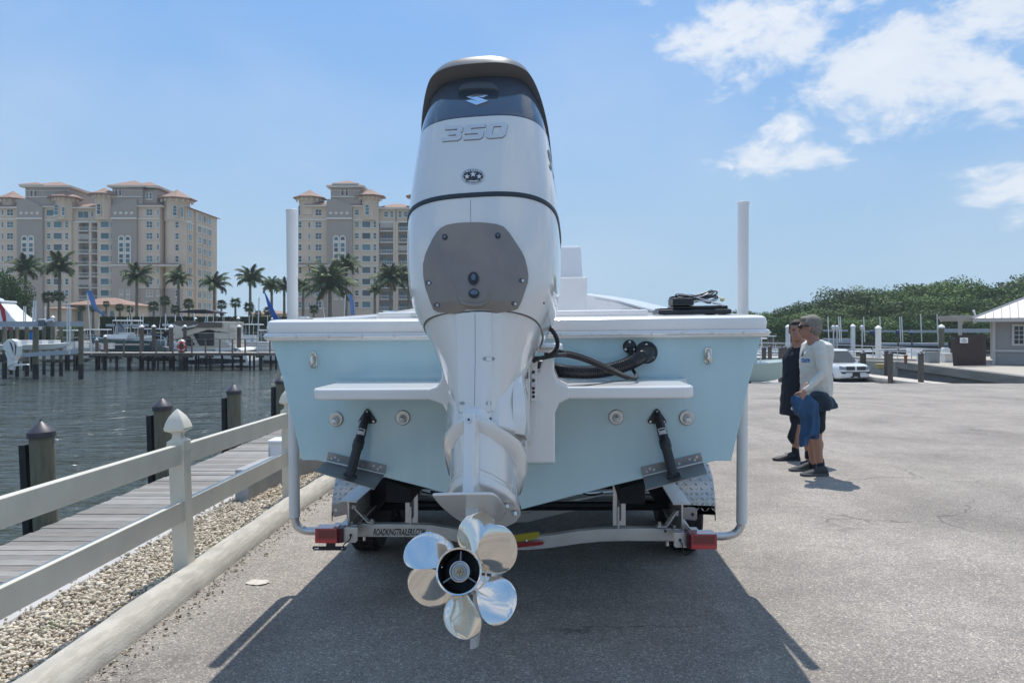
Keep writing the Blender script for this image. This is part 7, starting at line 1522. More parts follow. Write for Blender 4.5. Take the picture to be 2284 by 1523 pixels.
# lid: visor like cap, its rim high at the back and sweeping down along the sides
def lid():
    N_ = 96; rs = []; prof = [(0.985, .0, .0), (1.0, .0, .006), (1.012, 0, .02), (1.005, .12, .03), (.99, .30, .04), (.965, .55, .045), (.90, .80, .05), (.78, .93, .05), (.55, .99, .05), (.25, 1.0, .05)]
    def base(a):
        ca, sa = math.cos(a), math.sin(a); e = 2/3.0; x = .2875*math.copysign(abs(ca)**e, ca); y = (.42 if sa > 0 else .325)*math.copysign(abs(sa)**e, sa); return x, y
    inner = []
    for si, (f_, h, dz) in enumerate([(-1, 0, 0)]+prof):
        ring = []
        for k in range(N_):
            a = 2*math.pi*k/N_; x, y = base(a); s_ = min(1, max(0, (.0-y)/.26)); s_ = s_*s_*(3-2*s_); zr = 1.815+(2.045-1.815)*s_**.9
            wsc = 1-.165*s_-.0*0 ; x2 = x*wsc if True else x; zt = 2.118+.03*(1-(x/.29)**2)-.035*max(0, y)-.15*max(0, -y-.18)
            # width falls off with height
            if si == 0: # inner lip of underside
                yy = y*.70 if y < 0 else y*.9; ring.append(E(x2*.86, yy, zr+.012))
            else:
                z = zr+(zt-zr)*h+dz*(1-h)*0; hh = (z-1.815)/(2.14-1.815); w2 = 1-.20*max(0, hh)**1.6
                wx = x*(w2 if s_ < .5 else w2)*(f_); ring.append(E(wx, y*f_ if h < .5 else y*f_, z))
        rs.append(ring)
    return MB().rings(rs, True, True).build('lid', MT['eng_lid'], OM, world=True, smooth=50)
lid_o = lid()
# midsection under the cowl
MID = [(.953, .237, .266, .33, 2.5), (.90, .214, .254, .32, 2.35), (.84, .187, .242, .31, 2.2), (.77, .158, .230, .30, 2.15), (.70, .132, .220, .28, 2.2), (.63, .108, .212, .25, 2.5), (.585, .092, .205, .22, 2.9)]
MD = eloft(MID, 6).build('midsection_cover', ew, OM, world=True, smooth=50)
# flat rear spine panels of the midsection
b = MB(); rs = []
for z, w_, y in ((.945, .075, .2735), (.86, .072, .251), (.77, .072, .2365), (.68, .068, .2235), (.60, .062, .2125), (.575, .060, .2085)):
    rs.append([E(-w_, -y+.045, z), E(-w_*.92, -y+.006, z), E(-w_*.5, -y-.0035, z), E(0, -y-.006, z), E(w_*.5, -y-.0035, z), E(w_*.92, -y+.006, z), E(w_, -y+.045, z)])
b.rings(rs); SPN = b.build('spine_panel', ew, OM, world=True, smooth=28)
# swivel housing filling the space between midsection, collar and bracket
rs = []
for z, Rr, Ll, ry in ((.87, .125, .120, -.13), (.80, .138, .130, -.15), (.72, .147, .136, -.165), (.64, .153, .140, -.175), (.56, .157, .142, -.185), (.525, .160, .143, -.185), (.50, .12, .115, -.12), (.42, .10, .10, -.08)):
    rs.append([E(x, y, z) for x, y in ((-Ll, -.01), (-Ll*.94, -.07), (-Ll*.62, ry*.86), (-.03, ry), (.03, ry), (Rr*.55, ry*.9), (Rr*.90, -.085), (Rr, -.02), (Rr*1.0, .09), (Rr*.75, .28), (0, .33), (-Ll*.75, .28), (-Ll, .09))])
MB().rings(rs).build('swivel_housing', ew, OM, world=True, smooth=28, bevel=.006)
rs = []
for z, x0, x1, yb in ((.80, .135, .150, -.02), (.72, .13, .166, -.07), (.64, .13, .176, -.09), (.56, .13, .178, -.085), (.515, .13, .170, -.07)):
    rs.append([E(x0, yb-.015, z), E(x1, yb+.02, z), E(x1+.004, .06, z), E(x0, .10, z)])
MB().rings(rs).build('side_wing', ew, OM, world=True, smooth=20, bevel=.004)
# upper gearcase neck with the two slots
NK = [(.40, .052, .255, .10, 2.8), (.50, .060, .248, .14, 2.8), (.545, .072, .240, .16, 2.7), (.58, .076, .226, .18, 2.7), (.592, .066, .214, .18, 2.7)]
nk = eloft(NK, 5).build('exhaust_neck', ew, OM, world=True, smooth=45)
# trailing fin
TF = [(-.019, -.318), (-.022, -.29), (-.028, -.24), (-.04, -.1), (.04, -.1), (.028, -.24), (.022, -.29), (.019, -.318)]
def pl(poly, z0, z1, name, m=ew, smooth=0, bevel=.003, shear=0, par=None, tz=None):
    n = len(poly); b = MB(); zz = lambda z, y: z+(shear*y)
    b.rings([[E(x, y, zz(z0, y)) for x, y in poly], [E(x, y, zz(z1, y)) for x, y in poly]]); return b.build(name, m, par or OM, world=True, smooth=smooth, bevel=bevel)
pl(TF, .262, .548, 'trailing_fin', bevel=.006)
nutc = E(.0, -.3195, .520); nx = (EM.to_3x3() @ Vector((0, -1, 0)))
MB().tube([nutc-nx*.002, nutc+nx*.003], .011, 14).build('screw_washer', MT['galv'], OM, world=True, smooth=30); MB().tube([nutc+nx*.003, nutc+nx*.004], .005, 6).build('screw_socket', MT['black'], OM, world=True, smooth=0)
# lower unit body, teardrop in plan
LU = [(-.029, -.245), (-.062, -.205), (-.098, -.13), (-.120, -.05), (-.130, .03), (-.128, .10), (-.105, .18), (-.06, .24), (0, .26), (.06, .24), (.105, .18), (.128, .10), (.130, .03), (.120, -.05), (.098, -.13), (.062, -.205), (.029, -.245)]
pl(LU, .300, .500, 'gearcase_upper', smooth=30, bevel=.004, shear=-.22)
FL = [(x*1.09, y*1.03-.0) for x, y in LU]
pl([(x*.99, y) for x, y in LU], .285, .299, 'gasket_line', ew, smooth=30, bevel=0, shear=-.22)
pl(FL, .248, .284, 'gearcase_flange', smooth=30, bevel=.006, shear=-.22)
# splash collar
cl_ = [(-.035, -.262), (-.075, -.225), (-.115, -.15), (-.143, -.07), (-.158, .02), (-.156, .10), (-.13, .19), (-.07, .26), (0, .28), (.07, .26), (.13, .19), (.160, .10), (.163, .02), (.147, -.07), (.115, -.15), (.075, -.225), (.035, -.262)]
b = MB(); zz = lambda y, o: .463-.20*y+o-1.1*max(0, y-.02)*.5
rs = []
for f_, o in ((.80, -.05), (.90, -.030), (1.0, -.008), (1.045, .008), (1.045, .012), (1.01, .008), (.86, -.006), (.6, .0)): rs.append([E(x*f_, y*f_-(1-f_)*.02, zz(y, o)) for x, y in cl_])
b.rings(rs).build('splash_collar', ew, OM, world=True, smooth=35)
for x, y in ((.098, -.035), (.118, .05), (.07, .06), (-.09, .02)):
    p = E(x, y, .246-.22*y); d = EM.to_3x3() @ Vector((0, 0, -1)); MB().tube([p, p+d*.014], .0125, 6).build('bolt', MT['galv'], OM, world=True, smooth=0)
p = E(.100, -.128, .36)
# anti ventilation plate
AV = [(-.104, -.405), (-.095, -.412), (.0, -.416), (.088, -.412), (.104, -.402), (.113, -.36), (.120, -.25), (.108, -.12), (.07, .0), (.0, .05), (-.07, .0), (-.100, -.12), (-.108, -.25), (-.108, -.34)]
pl(AV, .195, .204, 'anti_ventilation_plate', bevel=.003, smooth=30, shear=-.12)
# gearcase torpedo, strut and skeg
ST = [(.024, -.22), (.040, -.10), (.046, .02), (.030, .16), (0, .22), (-.030, .16), (-.046, .02), (-.040, -.10), (-.024, -.22)]
pl(ST, .05, .245, 'strut', bevel=0, smooth=40)
tp = [(.05, -.20), (.066, -.17), (.072, -.08), (.072, .05), (.062, .16), (.040, .25), (.012, .31)]
b = MB(); b.rings([[E(r_*math.cos(a), y, r_*math.sin(a)) for a in [2*math.pi*k/28 for k in range(28)]] for r_, y in tp]); b.build('torpedo', ew, OM, world=True, smooth=45)
b = MB(); b.rings([[E(x, y+dy, z) for x, y in ((-.006-w_, 0), (0, -.08*sc-.03), (.006+w_, 0), (.004, .14*sc), (-.004, .14*sc))] for z, dy, sc, w_ in ((-.05, -.06, 1, .008), (-.14, -.09, .9, .004), (-.235, -.14, .62, .001), (-.245, -.14, .5, 0))]); b.build('skeg', ew, OM, world=True, smooth=25)
# propellers: two three bladed wheels turning opposite ways
PC = -.36
def prop(yc, phis, hand_, rake, nm='propeller_hub', r0=.068, h0=None):
    pr = h0; b = MB(); b.rings([[E(r_*math.cos(a), y, r_*math.sin(a)) for a in [2*math.pi*k/48 for k in range(48)]] for r_, y in pr], False, False); hub = b.build(nm, MT['steel'], OM, world=True, smooth=35)
    for ph in phis:
        NU, NV = 16, 18; top = []; bot = []
        for i in range(NU+1):
            u = math.sin(math.pi/2*i/NU); rr = r0-.006+(.205-r0+.006)*u; aw = .98*math.sqrt(max(0, 1-((u-.52)/.48)**2 if u > .52 else 1-.42*((.52-u)/.52)**2)); aw = max(aw, .003)*(.108/ max(rr, .108))**.35 * .88
            rt, rb = [], []
            for j in range(NV+1):
                v = -1+2*j/NV; an = ph+hand_*.0+v*aw*(.62+.10*0)+hand_*.30*(u-.4)*0; skew = hand_*-.22*(u**1.6); A_ = an+skew
                pitch = .098; y = yc+hand_*pitch*v*aw*.62*1.0-rake*(rr-r0)+.018*(1-v*v)*-.35+.0*u
                cupe = -.010*max(0, hand_*v-.6)*1.5; th = .0045*(1-u*.7)*(1-v*v)**.5+.0007
                rt.append(E(rr*math.cos(A_), y+cupe-th, rr*math.sin(A_))); rb.append(E(rr*math.cos(A_), y+cupe+th, rr*math.sin(A_)))
            top.append(rt); bot.append(rb)
        b = MB(); W_ = NV+1; vs = [v for r_ in top for v in r_]+[v for r_ in bot for v in r_]; o_ = (NU+1)*W_; fs = []
        for i in range(NU):
            for j in range(NV): a = i*W_+j; fs += [(a, a+1, a+W_+1, a+W_), (a+o_, a+W_+o_, a+W_+1+o_, a+1+o_)]
        edge = [i*W_ for i in range(NU+1)]+[NU*W_+j for j in range(1, NV+1)]+[i*W_+NV for i in range(NU-1, -1, -1)]
        for a, c in zip(edge, edge[1:]): fs.append((a, c, c+o_, a+o_))
        b.add(vs, fs).build('propeller_blade', MT['steel'], OM, world=True, smooth=60)
hubmat = MT['steel']
prop(-.285, [R(86)+math.radians(120*k) for k in range(3)], 1, .12, h0=[(.066, -.19), (.070, -.21), (.0715, -.25), (.070, -.318), (.067, -.322)])
prop(-.375, [R(144)+R(120*k) for k in range(3)], -1, .16, h0=[(.0655, -.320), (.068, -.323), (.0715, -.36), (.0725, -.43), (.0745, -.452), (.0725, -.4545), (.068, -.452), (.0665, -.42), (.066, -.34)])
dkh = mat('dark_hub_interior', (.010, .013, .016), .5)
b = MB(); b.rings([[E(r_*math.cos(a), y, r_*math.sin(a)) for a in [2*math.pi*k/40 for k in range(40)]] for r_, y in ((.0660, -.445), (.0655, -.345), (.0, -.3445))], False, False); b.build('hub_lining', dkh, OM, world=True, smooth=30)
for a in (R(88), R(-32), R(212)):
    c0_, c1_ = (.030, .064); px_ = Vector((-math.sin(a), 0, math.cos(a)))*.0022; P = []
    for r_ in (c0_, c1_):
        for y in (-.432, -.36):
            for s_ in (-1, 1): P.append(E(r_*math.cos(a)+px_.x*s_, y, r_*math.sin(a)+px_.z*s_))
    MB().add(P, [(0, 1, 3, 2), (4, 6, 7, 5), (0, 4, 5, 1), (2, 3, 7, 6), (0, 2, 6, 4), (1, 5, 7, 3)]).build('hub_vane', mat('vane_grey', (.20, .21, .22), .4, .6), OM, world=True, smooth=0)
def erv(prof, nm, m, n=36, sm=35): b = MB(); b.rings([[E(r_*math.cos(a), y, r_*math.sin(a)) for a in [2*math.pi*k/n for k in range(n)]] for r_, y in prof]); return b.build(nm, m, OM, world=True, smooth=sm)
erv([(.032, -.35), (.034, -.43), (.033, -.437), (.030, -.4385), (.028, -.437), (.0265, -.430)], 'thrust_washer', MT['galv'])
erv([(.022, -.425), (.0225, -.438), (.020, -.440), (.0165, -.4395)], 'spacer_ring', mat('dull_ring', (.32, .32, .33), .5, .5))
brass = mat('brass_nut', (.42, .33, .20), .35, .9, var=.2, scale=90)
for k in range(6):
    a = k*math.pi/3+.3; c = (.0105*math.cos(a), .0105*math.sin(a)); P = []
    b = MB()
    for y in (-.440, -.449):
        P.append([E((rr)*math.cos(a+da), y, rr*math.sin(a+da)) for rr, da in ((.0065, -.36), (.0135, -.36), (.0135, .36), (.0065, .36))])
    b.rings(P).build('castle_nut_tooth', brass, OM, world=True, smooth=0)
erv([(.0135, -.42), (.0135, -.441), (.006, -.4412)], 'nut_body', brass, 24); erv([(.0055, -.44), (.0055, -.452), (.003, -.453)], 'shaft_end', mat('shaft_end_steel', (.25, .2, .16), .4, .8), 16)
# details projected onto finished surfaces
trU = tree_of([OM]); trL = tree_of([LC]); trB = tree_of([BA]); trM = tree_of([MD, SPN]); trN = tree_of([nk]); trAll = tree_of([OM, LC, MD])
gp = [(1050.7, 497), (1078, 497.5), (1108, 501), (1124, 507), (1136, 520), (1153, 546), (1163, 562), (1170, 577.6), (1175, 597), (1177.6, 617), (1176, 632), (1168, 655), (1160, 677), (1154, 689), (1142, 693), (1100, 695.5), (1061, 697), (1020, 697), (977, 696), (969, 691), (961, 671), (951, 643), (946.5, 618), (945.6, 590.7), (951, 567), (959, 549), (966.7, 533), (976, 518), (985, 509), (998, 502.7), (1022, 498.5)]
GPn = panel(trL, gp, 'rear_access_panel', MT['eng_grey'], OM, .011, 7, deep=.02)
trG = tree_of([GPn])
# raised V ribs on the panel
b = MB()
def ribon(pts, w0, name, m=MT['eng_grey'], off=.0): return MB().tube([hit(trG, x, y, off) for x, y in pts], w0, 8).build(name, m, OM, world=True, smooth=60)
ribon([(1001, 575), (1008, 600), (1016, 632), (1023, 662), (1029, 675), (1040, 679), (1060, 681), (1077, 679), (1088, 672), (1093, 655), (1100, 610), (1104, 572)], [.001, .004, .006, .007, .008, .0095, .0095, .0095, .008, .0065, .004, .001], 'moulded_rib', off=-.003)
def disc(tr, px, py, rx, ry, nm, m, off=.003, depth=.0, n=24):
    o_ = [(px+rx*math.cos(2*math.pi*k/n), py+ry*math.sin(2*math.pi*k/n)) for k in range(n)]; b = MB(); b.rings([[hit(tr, x, y, -.003) for x, y in o_], [hit(tr, x, y, off) for x, y in o_]], False, True); return b.build(nm, m, OM, world=True, smooth=0)
disc(trG, 1056.5, 622, 13.5, 16.5, 'port_rim', MT['eng_grey'], .004); disc(trG, 1056.5, 622, 12.2, 15, 'water_port', MT['black'], .0045); disc(trG, 1056.5, 619, 5, 7.5, 'port_tab', MT['eng_band'], .0075)
disc(trG, 1057.5, 655, 13.5, 12, 'port_rim', MT['eng_grey'], .004); disc(trG, 1057.5, 655, 12.2, 10.8, 'water_port', MT['black'], .0045); disc(trG, 1057.5, 652.5, 9, 5.5, 'port_slot', MT['eng_band'], .0055)
for x, y in ((992.5, 529), (1110.5, 526)): disc(trG, x, y, 6, 6.6, 'grommet', MT['black'], .0025); disc(trG, x, y, 2.8, 3.2, 'grommet_bolt', MT['eng_band'], .006)
for x, y, f_ in ((956, 631, 1), (1163.5, 625.5, 1), (974.5, 680, 1), (1147, 677, 1)): disc(trG, x, y, 7, 5.2, 'screw_recess', mat('recess_grey', (.07, .07, .075), .4) if 'rg' not in MT else MT['rg'], .001); disc(trG, x+2, y+.5, 3, 3.4, 'panel_screw', MT['galv'], .0035, n=12)
# seams
sm_ = mat('seam_shadow_line', (.14, .15, .16), .6)
line_on(trL, [(1049.5, 446), (1050, 495)], .0009, 'centre_seam', sm_, OM, .0001)
line_on(trM, [(1059.5, 699), (1060, 800), (1058, 904)], .0009, 'centre_seam', sm_, OM, .0001, 8)
def at_(z, hw, aft, fwd, n_): return ring_(z, hw, aft, fwd, n_)
MB().rings([ring_(*s_) for s_ in ((.953, .2395, .2685, .333, 2.65), (.954, .2415, .2708, .336, 2.67), (.955, .2410, .2700, .336, 2.67))]).build('cowl_seam', sm_, OM, world=True, smooth=40)
for x, y, rx, ry in ((1090, 800, 14, 5), (1090, 899, 6, 5), (1031, 899, 6, 4)):
    disc(trM, x, y, rx, ry, 'screw_recess', mat('recess_shade', (.30, .32, .34), .4), .0012)
disc(trL, 1213, 676, 1.6, 2.6, 'small_hole', MT['black'], .001, n=12)
# engine lettering, emblem, badge
def q350(poly, ox, w_, s_=.22): # unit box -> photo pixels
    return [(ox+(u*w_)+s_*32*(v-.5)+0, 317-33*v-(ox-988)*.066-u*w_*.066) for u, v in poly]
three = [(0, 1), (.85, 1), (1, .88), (1, .6), (.92, .5), (1, .4), (1, .12), (.85, 0), (0, 0), (-.1, .22), (.70, .22), (.70, .40), (.25, .40), (.25, .6), (.70, .6), (.70, .78), (0, .78)]
five = [(0, 1), (1.02, 1), (1.02, .78), (.30, .78), (.30, .62), (.88, .62), (1, .5), (1, .12), (.86, 0), (.02, 0), (-.06, .22), (.70, .22), (.70, .40), (0, .40)]
zl = [(.5, 1), (.16, 1), (0, .86), (0, .14), (.16, 0), (.5, 0), (.5, .22), (.30, .22), (.30, .78), (.5, .78)]; zr = [(1-u, v) for u, v in zl][::-1]
lt = mat('silver_lilac_lettering', (.58, .59, .62), .25, .1, coat=.6); ltd = mat('lettering_edge', (.13, .14, .16), .4)
glyphs(trU, [q350(p, ox, w_) for p, ox, w_ in ((three, 991, 40), (five, 1037, 43), (zl, 1086, 44), (zr, 1086, 44))], 'number_lettering', lt, OM, .005)
def outl(p, d=1.1):
    cx = sum(a for a, _ in p)/len(p); cy = sum(b_ for _, b_ in p)/len(p); return [(x+d*.3, y+d*.75) for x, y in p]
glyphs(trU, [outl(q350(p, ox, w_)) for p, ox, w_ in ((three, 991, 40), (five, 1037, 43), (zl, 1086, 44), (zr, 1086, 44))], 'lettering_shadow_edge', ltd, OM, .0012)
zz_ = lambda x, y: (880+x/3.8075, 100+y/3.8075)
glyphs(trB, [[zz_(*p) for p in [(612, 453), (690, 428), (797, 440), (752, 459), (700, 452), (797, 487), (697, 522), (608, 487), (655, 478), (706, 489)]]], 'chrome_emblem', MT['chrome'], OM, .007)
# handle recess above the emblem
hr = [zz_(*p) for p in [(548, 395), (565, 365), (600, 345), (650, 337), (710, 334), (770, 336), (820, 343), (858, 360), (880, 388), (870, 396), (820, 389), (760, 386), (700, 386), (640, 388), (590, 394), (556, 404)]]
panel(trB, hr, 'handle_brow', mat('slate_handle', (.11, .13, .16), .25, coat=.5), OM, .012, 3)
hr2 = [zz_(*p) for p in [(545, 404), (600, 396), (700, 389), (800, 390), (882, 398), (884, 440), (880, 456), (840, 460), (700, 462), (600, 466), (548, 470), (538, 450)]]
panel(trB, hr2, 'handle_recess', MT['black'] if 0 else mat('recess_slate', (.035, .045, .06), .3), OM, .0015, 3)
bd_ = [(1055+24*math.cos(2*math.pi*k/40), 393.5+17.5*math.sin(2*math.pi*k/40)) for k in range(40)]
panel(trU, [(1055+27*math.cos(2*math.pi*k/40), 394+18.5*math.sin(2*math.pi*k/40)) for k in range(40)], 'badge_ground', mat('pale_badge', (.50, .52, .54), .4), OM, .0012, 3, skirt=False)
panel(trU, [(1055.5+22.5*math.cos(2*math.pi*k/40), 394+10.8*math.sin(2*math.pi*k/40)) for k in range(40)], 'badge_oval', mat('charcoal_print', (.025, .03, .04), .4), OM, .0022, 3, skirt=False)
def star(cx, cy, r_): return [(cx+r_*(1 if k % 2 == 0 else .42)*math.sin(math.pi*k/5), cy-.98*r_*(1 if k % 2 == 0 else .42)*math.cos(math.pi*k/5)) for k in range(10)]
glyphs(trU, [star(1055.5, 390, 7.2), star(1042, 395, 6.4), star(1069, 395, 6.4), [(1043, 406), (1050, 403.5), (1058, 404.5), (1068, 402.5), (1062, 406.5), (1052, 406)]], 'badge_star', mat('star_white', (.66, .67, .68), .4), OM, .004)
def arc_text(s, cx, cy, rx, ry, a0, a1, h, top=True):
    n = len(s)
    for i, ch in enumerate(s):
        if ch == ' ': continue
        a = R(a0+(a1-a0)*i/(n-1)); px, py = cx+rx*math.cos(a), cy-ry*math.sin(a); tx, ty = (math.sin(a), math.cos(a)*ry/rx) if top else (-math.sin(a), -math.cos(a)*ry/rx); L_n = math.hypot(tx, ty); tx /= L_n; ty /= L_n
        w_ = h*.75 if ch not in 'I•-' else h*.3
        text_on(lambda u, v: hit(trU, px+(u-.5)*w_*tx+(v-.5)*h*ty, py+(u-.5)*w_*ty-(v-.5)*h*tx, .0024), ch, 'badge_letter', MT['black'], OM, off=.01)
arc_text('ULTRA•LOW', 1055.5, 395, 24.8, 14.4, 142, 38, 4.2)
arc_text('EMISSION', 1055.5, 393, 24.8, 14.6, 232, 308, 4.2, False)
def side_text(s, y0, y1, z0, z1):
    def fn(u, v):
        P = E(.45, y0+(y1-y0)*u+.02*v, z0+(z1-z0)*v); h = trU.find_nearest(P); n = h[1] if h[1].dot(P-h[0]) > 0 else -h[1]; return h[0]+n*.0015
    text_on(fn, s, 'side_lettering', MT['black'], OM, off=.02)
side_text('SUZUKI', -.20, .34, 1.64, 1.75)
# slots on the neck
for pts in ([(1091, 932), (1095, 930), (1103, 938), (1102, 942), (1094, 937)], [(1097, 946), (1101, 944), (1109, 953), (1106, 956), (1099, 951)]): glyphs(tree_of([nk]), [pts], 'vent_slot', MT['black'], OM, .0012)
gu = [o for o in OM.children if o.name.startswith('gearcase_upper')][0]
glyphs(tree_of([gu]), [[(1114.5, 1078), (1118.5, 1078), (1119, 1086), (1114.5, 1085)]], 'vent_slot', MT['black'], OM, .0015)
# transom clamp brackets with hole rows, tilt lever parts
def clampb(x0, x1, name='clamp_bracket'):
    o = MB().prism([(-.50, 1.31), (-.62, 1.27), (-.66, 1.16), (-.665, .99), (-.60, .93), (-.50, .93)], x0, x1, 'X'); o.v = [tuple(MBt @ Vector((v[0], v[1], v[2]-.555))) for v in o.v]
    return o.build(name, ew, OM, world=True, smooth=0, bevel=.006)
cbR = clampb(.085-.02, .14-.0) if 0 else None
def bq(px, py, yl): return MBt @ V3(px, py, yl)
def bpoly(pts, y0, y1, nm, m=ew, bev=.005): # front-view polygon in photo px on boat plane y0, extruded forward to y1
    A = [V3(x, y, y0) for x, y in pts]; b = MB(); n = len(A); b.add([MBt @ v for v in A]+[MBt @ Vector((v.x, y1, v.z)) for v in A], [tuple(range(n)), tuple(range(n, 2*n))[::-1]]+[(i, i+n, (i+1) % n+n, (i+1) % n) for i in range(n)]); return b.build(nm, m, OM, world=True, smooth=0, bevel=bev)
bpoly([(1185, 806), (1197, 803), (1198, 894), (1206, 900), (1201, 900), (1195, 965), (1182, 990), (1166, 975), (1166, 830)], -.53, -.40, 'clamp_plate')
bpoly([(1150, 800), (1183, 806), (1182, 908), (1180, 938), (1172, 942), (1150, 948)], -.60, -.535, 'tilt_cylinder_cover')
bpoly([(1183, 804), (1199, 803), (1196, 895), (1183, 896)], -.545, -.531, 'hole_strip')
for y in (829.5, 848.5, 866, 875, 884.5): bpoly([(1189.8+3.6*math.cos(a), y+3.4*math.sin(a)) for a in [2*math.pi*k/14 for k in range(14)]], -.5475, -.546, 'adjustment_hole', MT['black'], 0)
for y in (839, 857.5): bpoly([(1190+6.2*math.cos(a), y+6*math.sin(a)) for a in [2*math.pi*k/16 for k in range(16)]], -.556, -.546, 'mount_bolt', MT['galv'], .002)
for x, y in ((1174, 946), (1173.5, 954), (1174, 962.5)): bpoly([(x+3.4*math.cos(a), y+3.2*math.sin(a)) for a in [2*math.pi*k/14 for k in range(14)]], -.5325, -.531, 'adjustment_hole', MT['black'], 0)
bpoly([(1159, 977), (1175, 978), (1174, 1000), (1163, 1001)], -.62, -.5, 'anode_tab', ew)
bpoly([(1165.5, 831), (1178, 829), (1178.5, 843), (1166, 844)], -.603, -.6005, 'warning_label', mat('label_black', (.05, .05, .06), .5), 0)
bpoly([(1172, 847), (1177, 847), (1178, 873), (1173, 873)], -.603, -.6005, 'spec_label', MT['white'], 0)
for k in range(3): bpoly([(1168, 833+k*3.4), (1176, 832.5+k*3.4), (1176, 834+k*3.4), (1168, 834.6+k*3.4)], -.605, -.6035, 'label_print_line', MT['white'], 0)
# steering arm and loom beside the cowl
b = MB(); A = bq(1195, 775, -.46); B2 = bq(1250, 776, -.40); b.tube([A, B2], [.022, .022], 14).build('steering_cylinder', MT['gel_white'], OM, world=True, smooth=40)
MB().tube([bq(1205, 774, -.49), bq(1240, 774, -.47)], .013, 10).build('steering_rod', MT['alu'], OM, world=True, smooth=40); MB().tube([bq(1243, 782, -.42), bq(1262, 789, -.40)], .012, 10).build('hose_end', MT['black'], OM, world=True, smooth=40)
lm = bez([bq(1215, 727, -.62), bq(1232, 738, -.62), bq(1243, 760, -.60), bq(1240, 780, -.58), bq(1222, 795, -.58), bq(1200, 800, -.6), bq(1188, 806, -.6)], 10)
MB().tube(lm, [.009+.0012*(i % 3 == 0) for i in range(len(lm))], 8).build('wiring_loom', MT['rubber'], OM, world=True, smooth=40)
lm = bez([bq(1190, 800, -.58), bq(1215, 797, -.56), bq(1245, 792, -.50), bq(1262, 790, -.42)], 10); MB().tube(lm, .0085, 8).build('wiring_loom', MT['rubber'], OM, world=True, smooth=40)
MB().tube([bq(1226, 731, -.63), bq(1228, 727, -.64)], .004, 6).build('loom_tie', MT['black'], OM, world=True, smooth=0)
# hidden tilt tube joining bracket and motor
MB().tube([E(-.13, .26, .80), E(.13, .26, .80)], .03, 14).build('tilt_tube', ew, OM, world=True); 
MB().add([MBt @ Vector(v) for v in [(-.14, -.62, .62), (.10, -.62, .62), (.10, -.47, .62), (-.14, -.47, .62), (-.14, -.62, .36), (.10, -.62, .36), (.10, -.47, .36), (-.14, -.47, .36)]], [(0, 1, 2, 3), (7, 6, 5, 4), (0, 4, 5, 1), (1, 5, 6, 2), (2, 6, 7, 3), (3, 7, 4, 0)]).build('mount_block', ew, OM, world=True, smooth=0, bevel=.01)
_Wp0 = Wp
def Wp(px, py, d): return _Wp0(px, py, d*1.13)
# ---------------------------------------------------------------- trailer
TR = thing('boat_trailer', 'aluminium tandem boat trailer with white guide posts under the blue boat', 'trailer', (.06, 4.6, gz(5.3)))
TA = R(-3.5); ta = Vector((math.sin(-TA), math.cos(TA), 0)).normalized(); ta = Vector((.061, .998, -.0)).normalized(); al = MT['alu']
def Tq(px, py, d): return Wp(px, py, d)
tup = Vector((0, 0, 1)); fwd = Vector((.061, .998, .017)).normalized()
def extr(pts, d, vec, nm, m=al, bev=.002, par=None):
    A = [Wp(x, y, d) for x, y in pts]; n = len(A); b = MB(); b.add(A+[v+vec for v in A], [tuple(range(n)), tuple(range(n, 2*n))[::-1]]+[(i, i+n, (i+1) % n+n, (i+1) % n) for i in range(n)]); return b.build(nm, m, par or TR, world=True, smooth=0, bevel=bev)
dR = 3.92
# I-beams: top flange, web, bottom flange
for s_, tf, wb, bf in ((-1, [(758.5, 1115.5), (796, 1117.5), (796, 1121), (758.5, 1119)], [(774.5, 1118.5), (779, 1118.5), (779.5, 1174), (775, 1174)], [(740, 1173.5), (797, 1175), (797, 1179), (740, 1177.5)]),
                       (1, [(1501, 1122.5), (1540, 1122.5), (1540, 1126), (1501, 1126)], [(1519.5, 1125.5), (1524, 1125.5), (1524.5, 1183), (1520, 1183)], [(1503, 1183), (1560, 1184), (1560, 1188), (1503, 1187)])):
    v = fwd*5.6; vb = fwd*(.09); root = extr(tf, dR, v, 'side_beam')
    extr(wb, dR, v, 'beam_web', par=root); extr([(wb[0][0]-17, wb[2][1]-4), (wb[1][0]+17, wb[2][1]-4), (wb[1][0]+17, wb[2][1]-.5), (wb[0][0]-17, wb[2][1]-.5)], dR+.01, v, 'beam_foot', par=root)
    extr(bf, dR-.005, vb, 'rear_angle')
# rear cross member: shallow V with welded ends, made of straight box lengths
def bar(P, h, dp, nm, m=al, par=None):
    b = MB(); rs = []
    for px, py, d in P:
        a = Wp(px, py, d); hh = h*d*1.13/F; rs.append([a, a+Vector((0, dp, 0)), a+Vector((0, dp, -hh)), a+Vector((0, 0, -hh))])
    return b.rings(rs).build(nm, m, par or TR, world=True, smooth=0, bevel=.004)
cm = bar([(797, 1168, 4.0), (905, 1168.5, 4.0), (960, 1170, 4.0), (1010, 1178, 4.0), (1060, 1190, 4.0), (1110, 1197, 4.0), (1175, 1198, 4.0), (1230, 1193, 4.0), (1290, 1184, 4.0), (1340, 1179, 4.0), (1400, 1177.5, 3.99), (1503, 1178, 3.98)], 29, .055, 'rear_crossmember')
tc_ = tree_of([cm])
text_on(lambda u, v: hit(tc_, 832.5+115*u+2.5*v, 1193.6-15.5*v+.0*u, .0012), 'ROADKINGTRAILERS.COM', 'trailer_lettering', MT['black'], TR, off=.03)
bar([(800, 1108, 5.0), (905, 1106, 5.0), (960, 1108, 5.0), (1060, 1128, 5.0), (1130, 1143, 5.0), (1175, 1143, 5.0), (1260, 1122, 5.0), (1340, 1106, 5.0), (1400, 1104, 4.98), (1495, 1104, 4.96)], 22, .06, 'middle_crossmember')
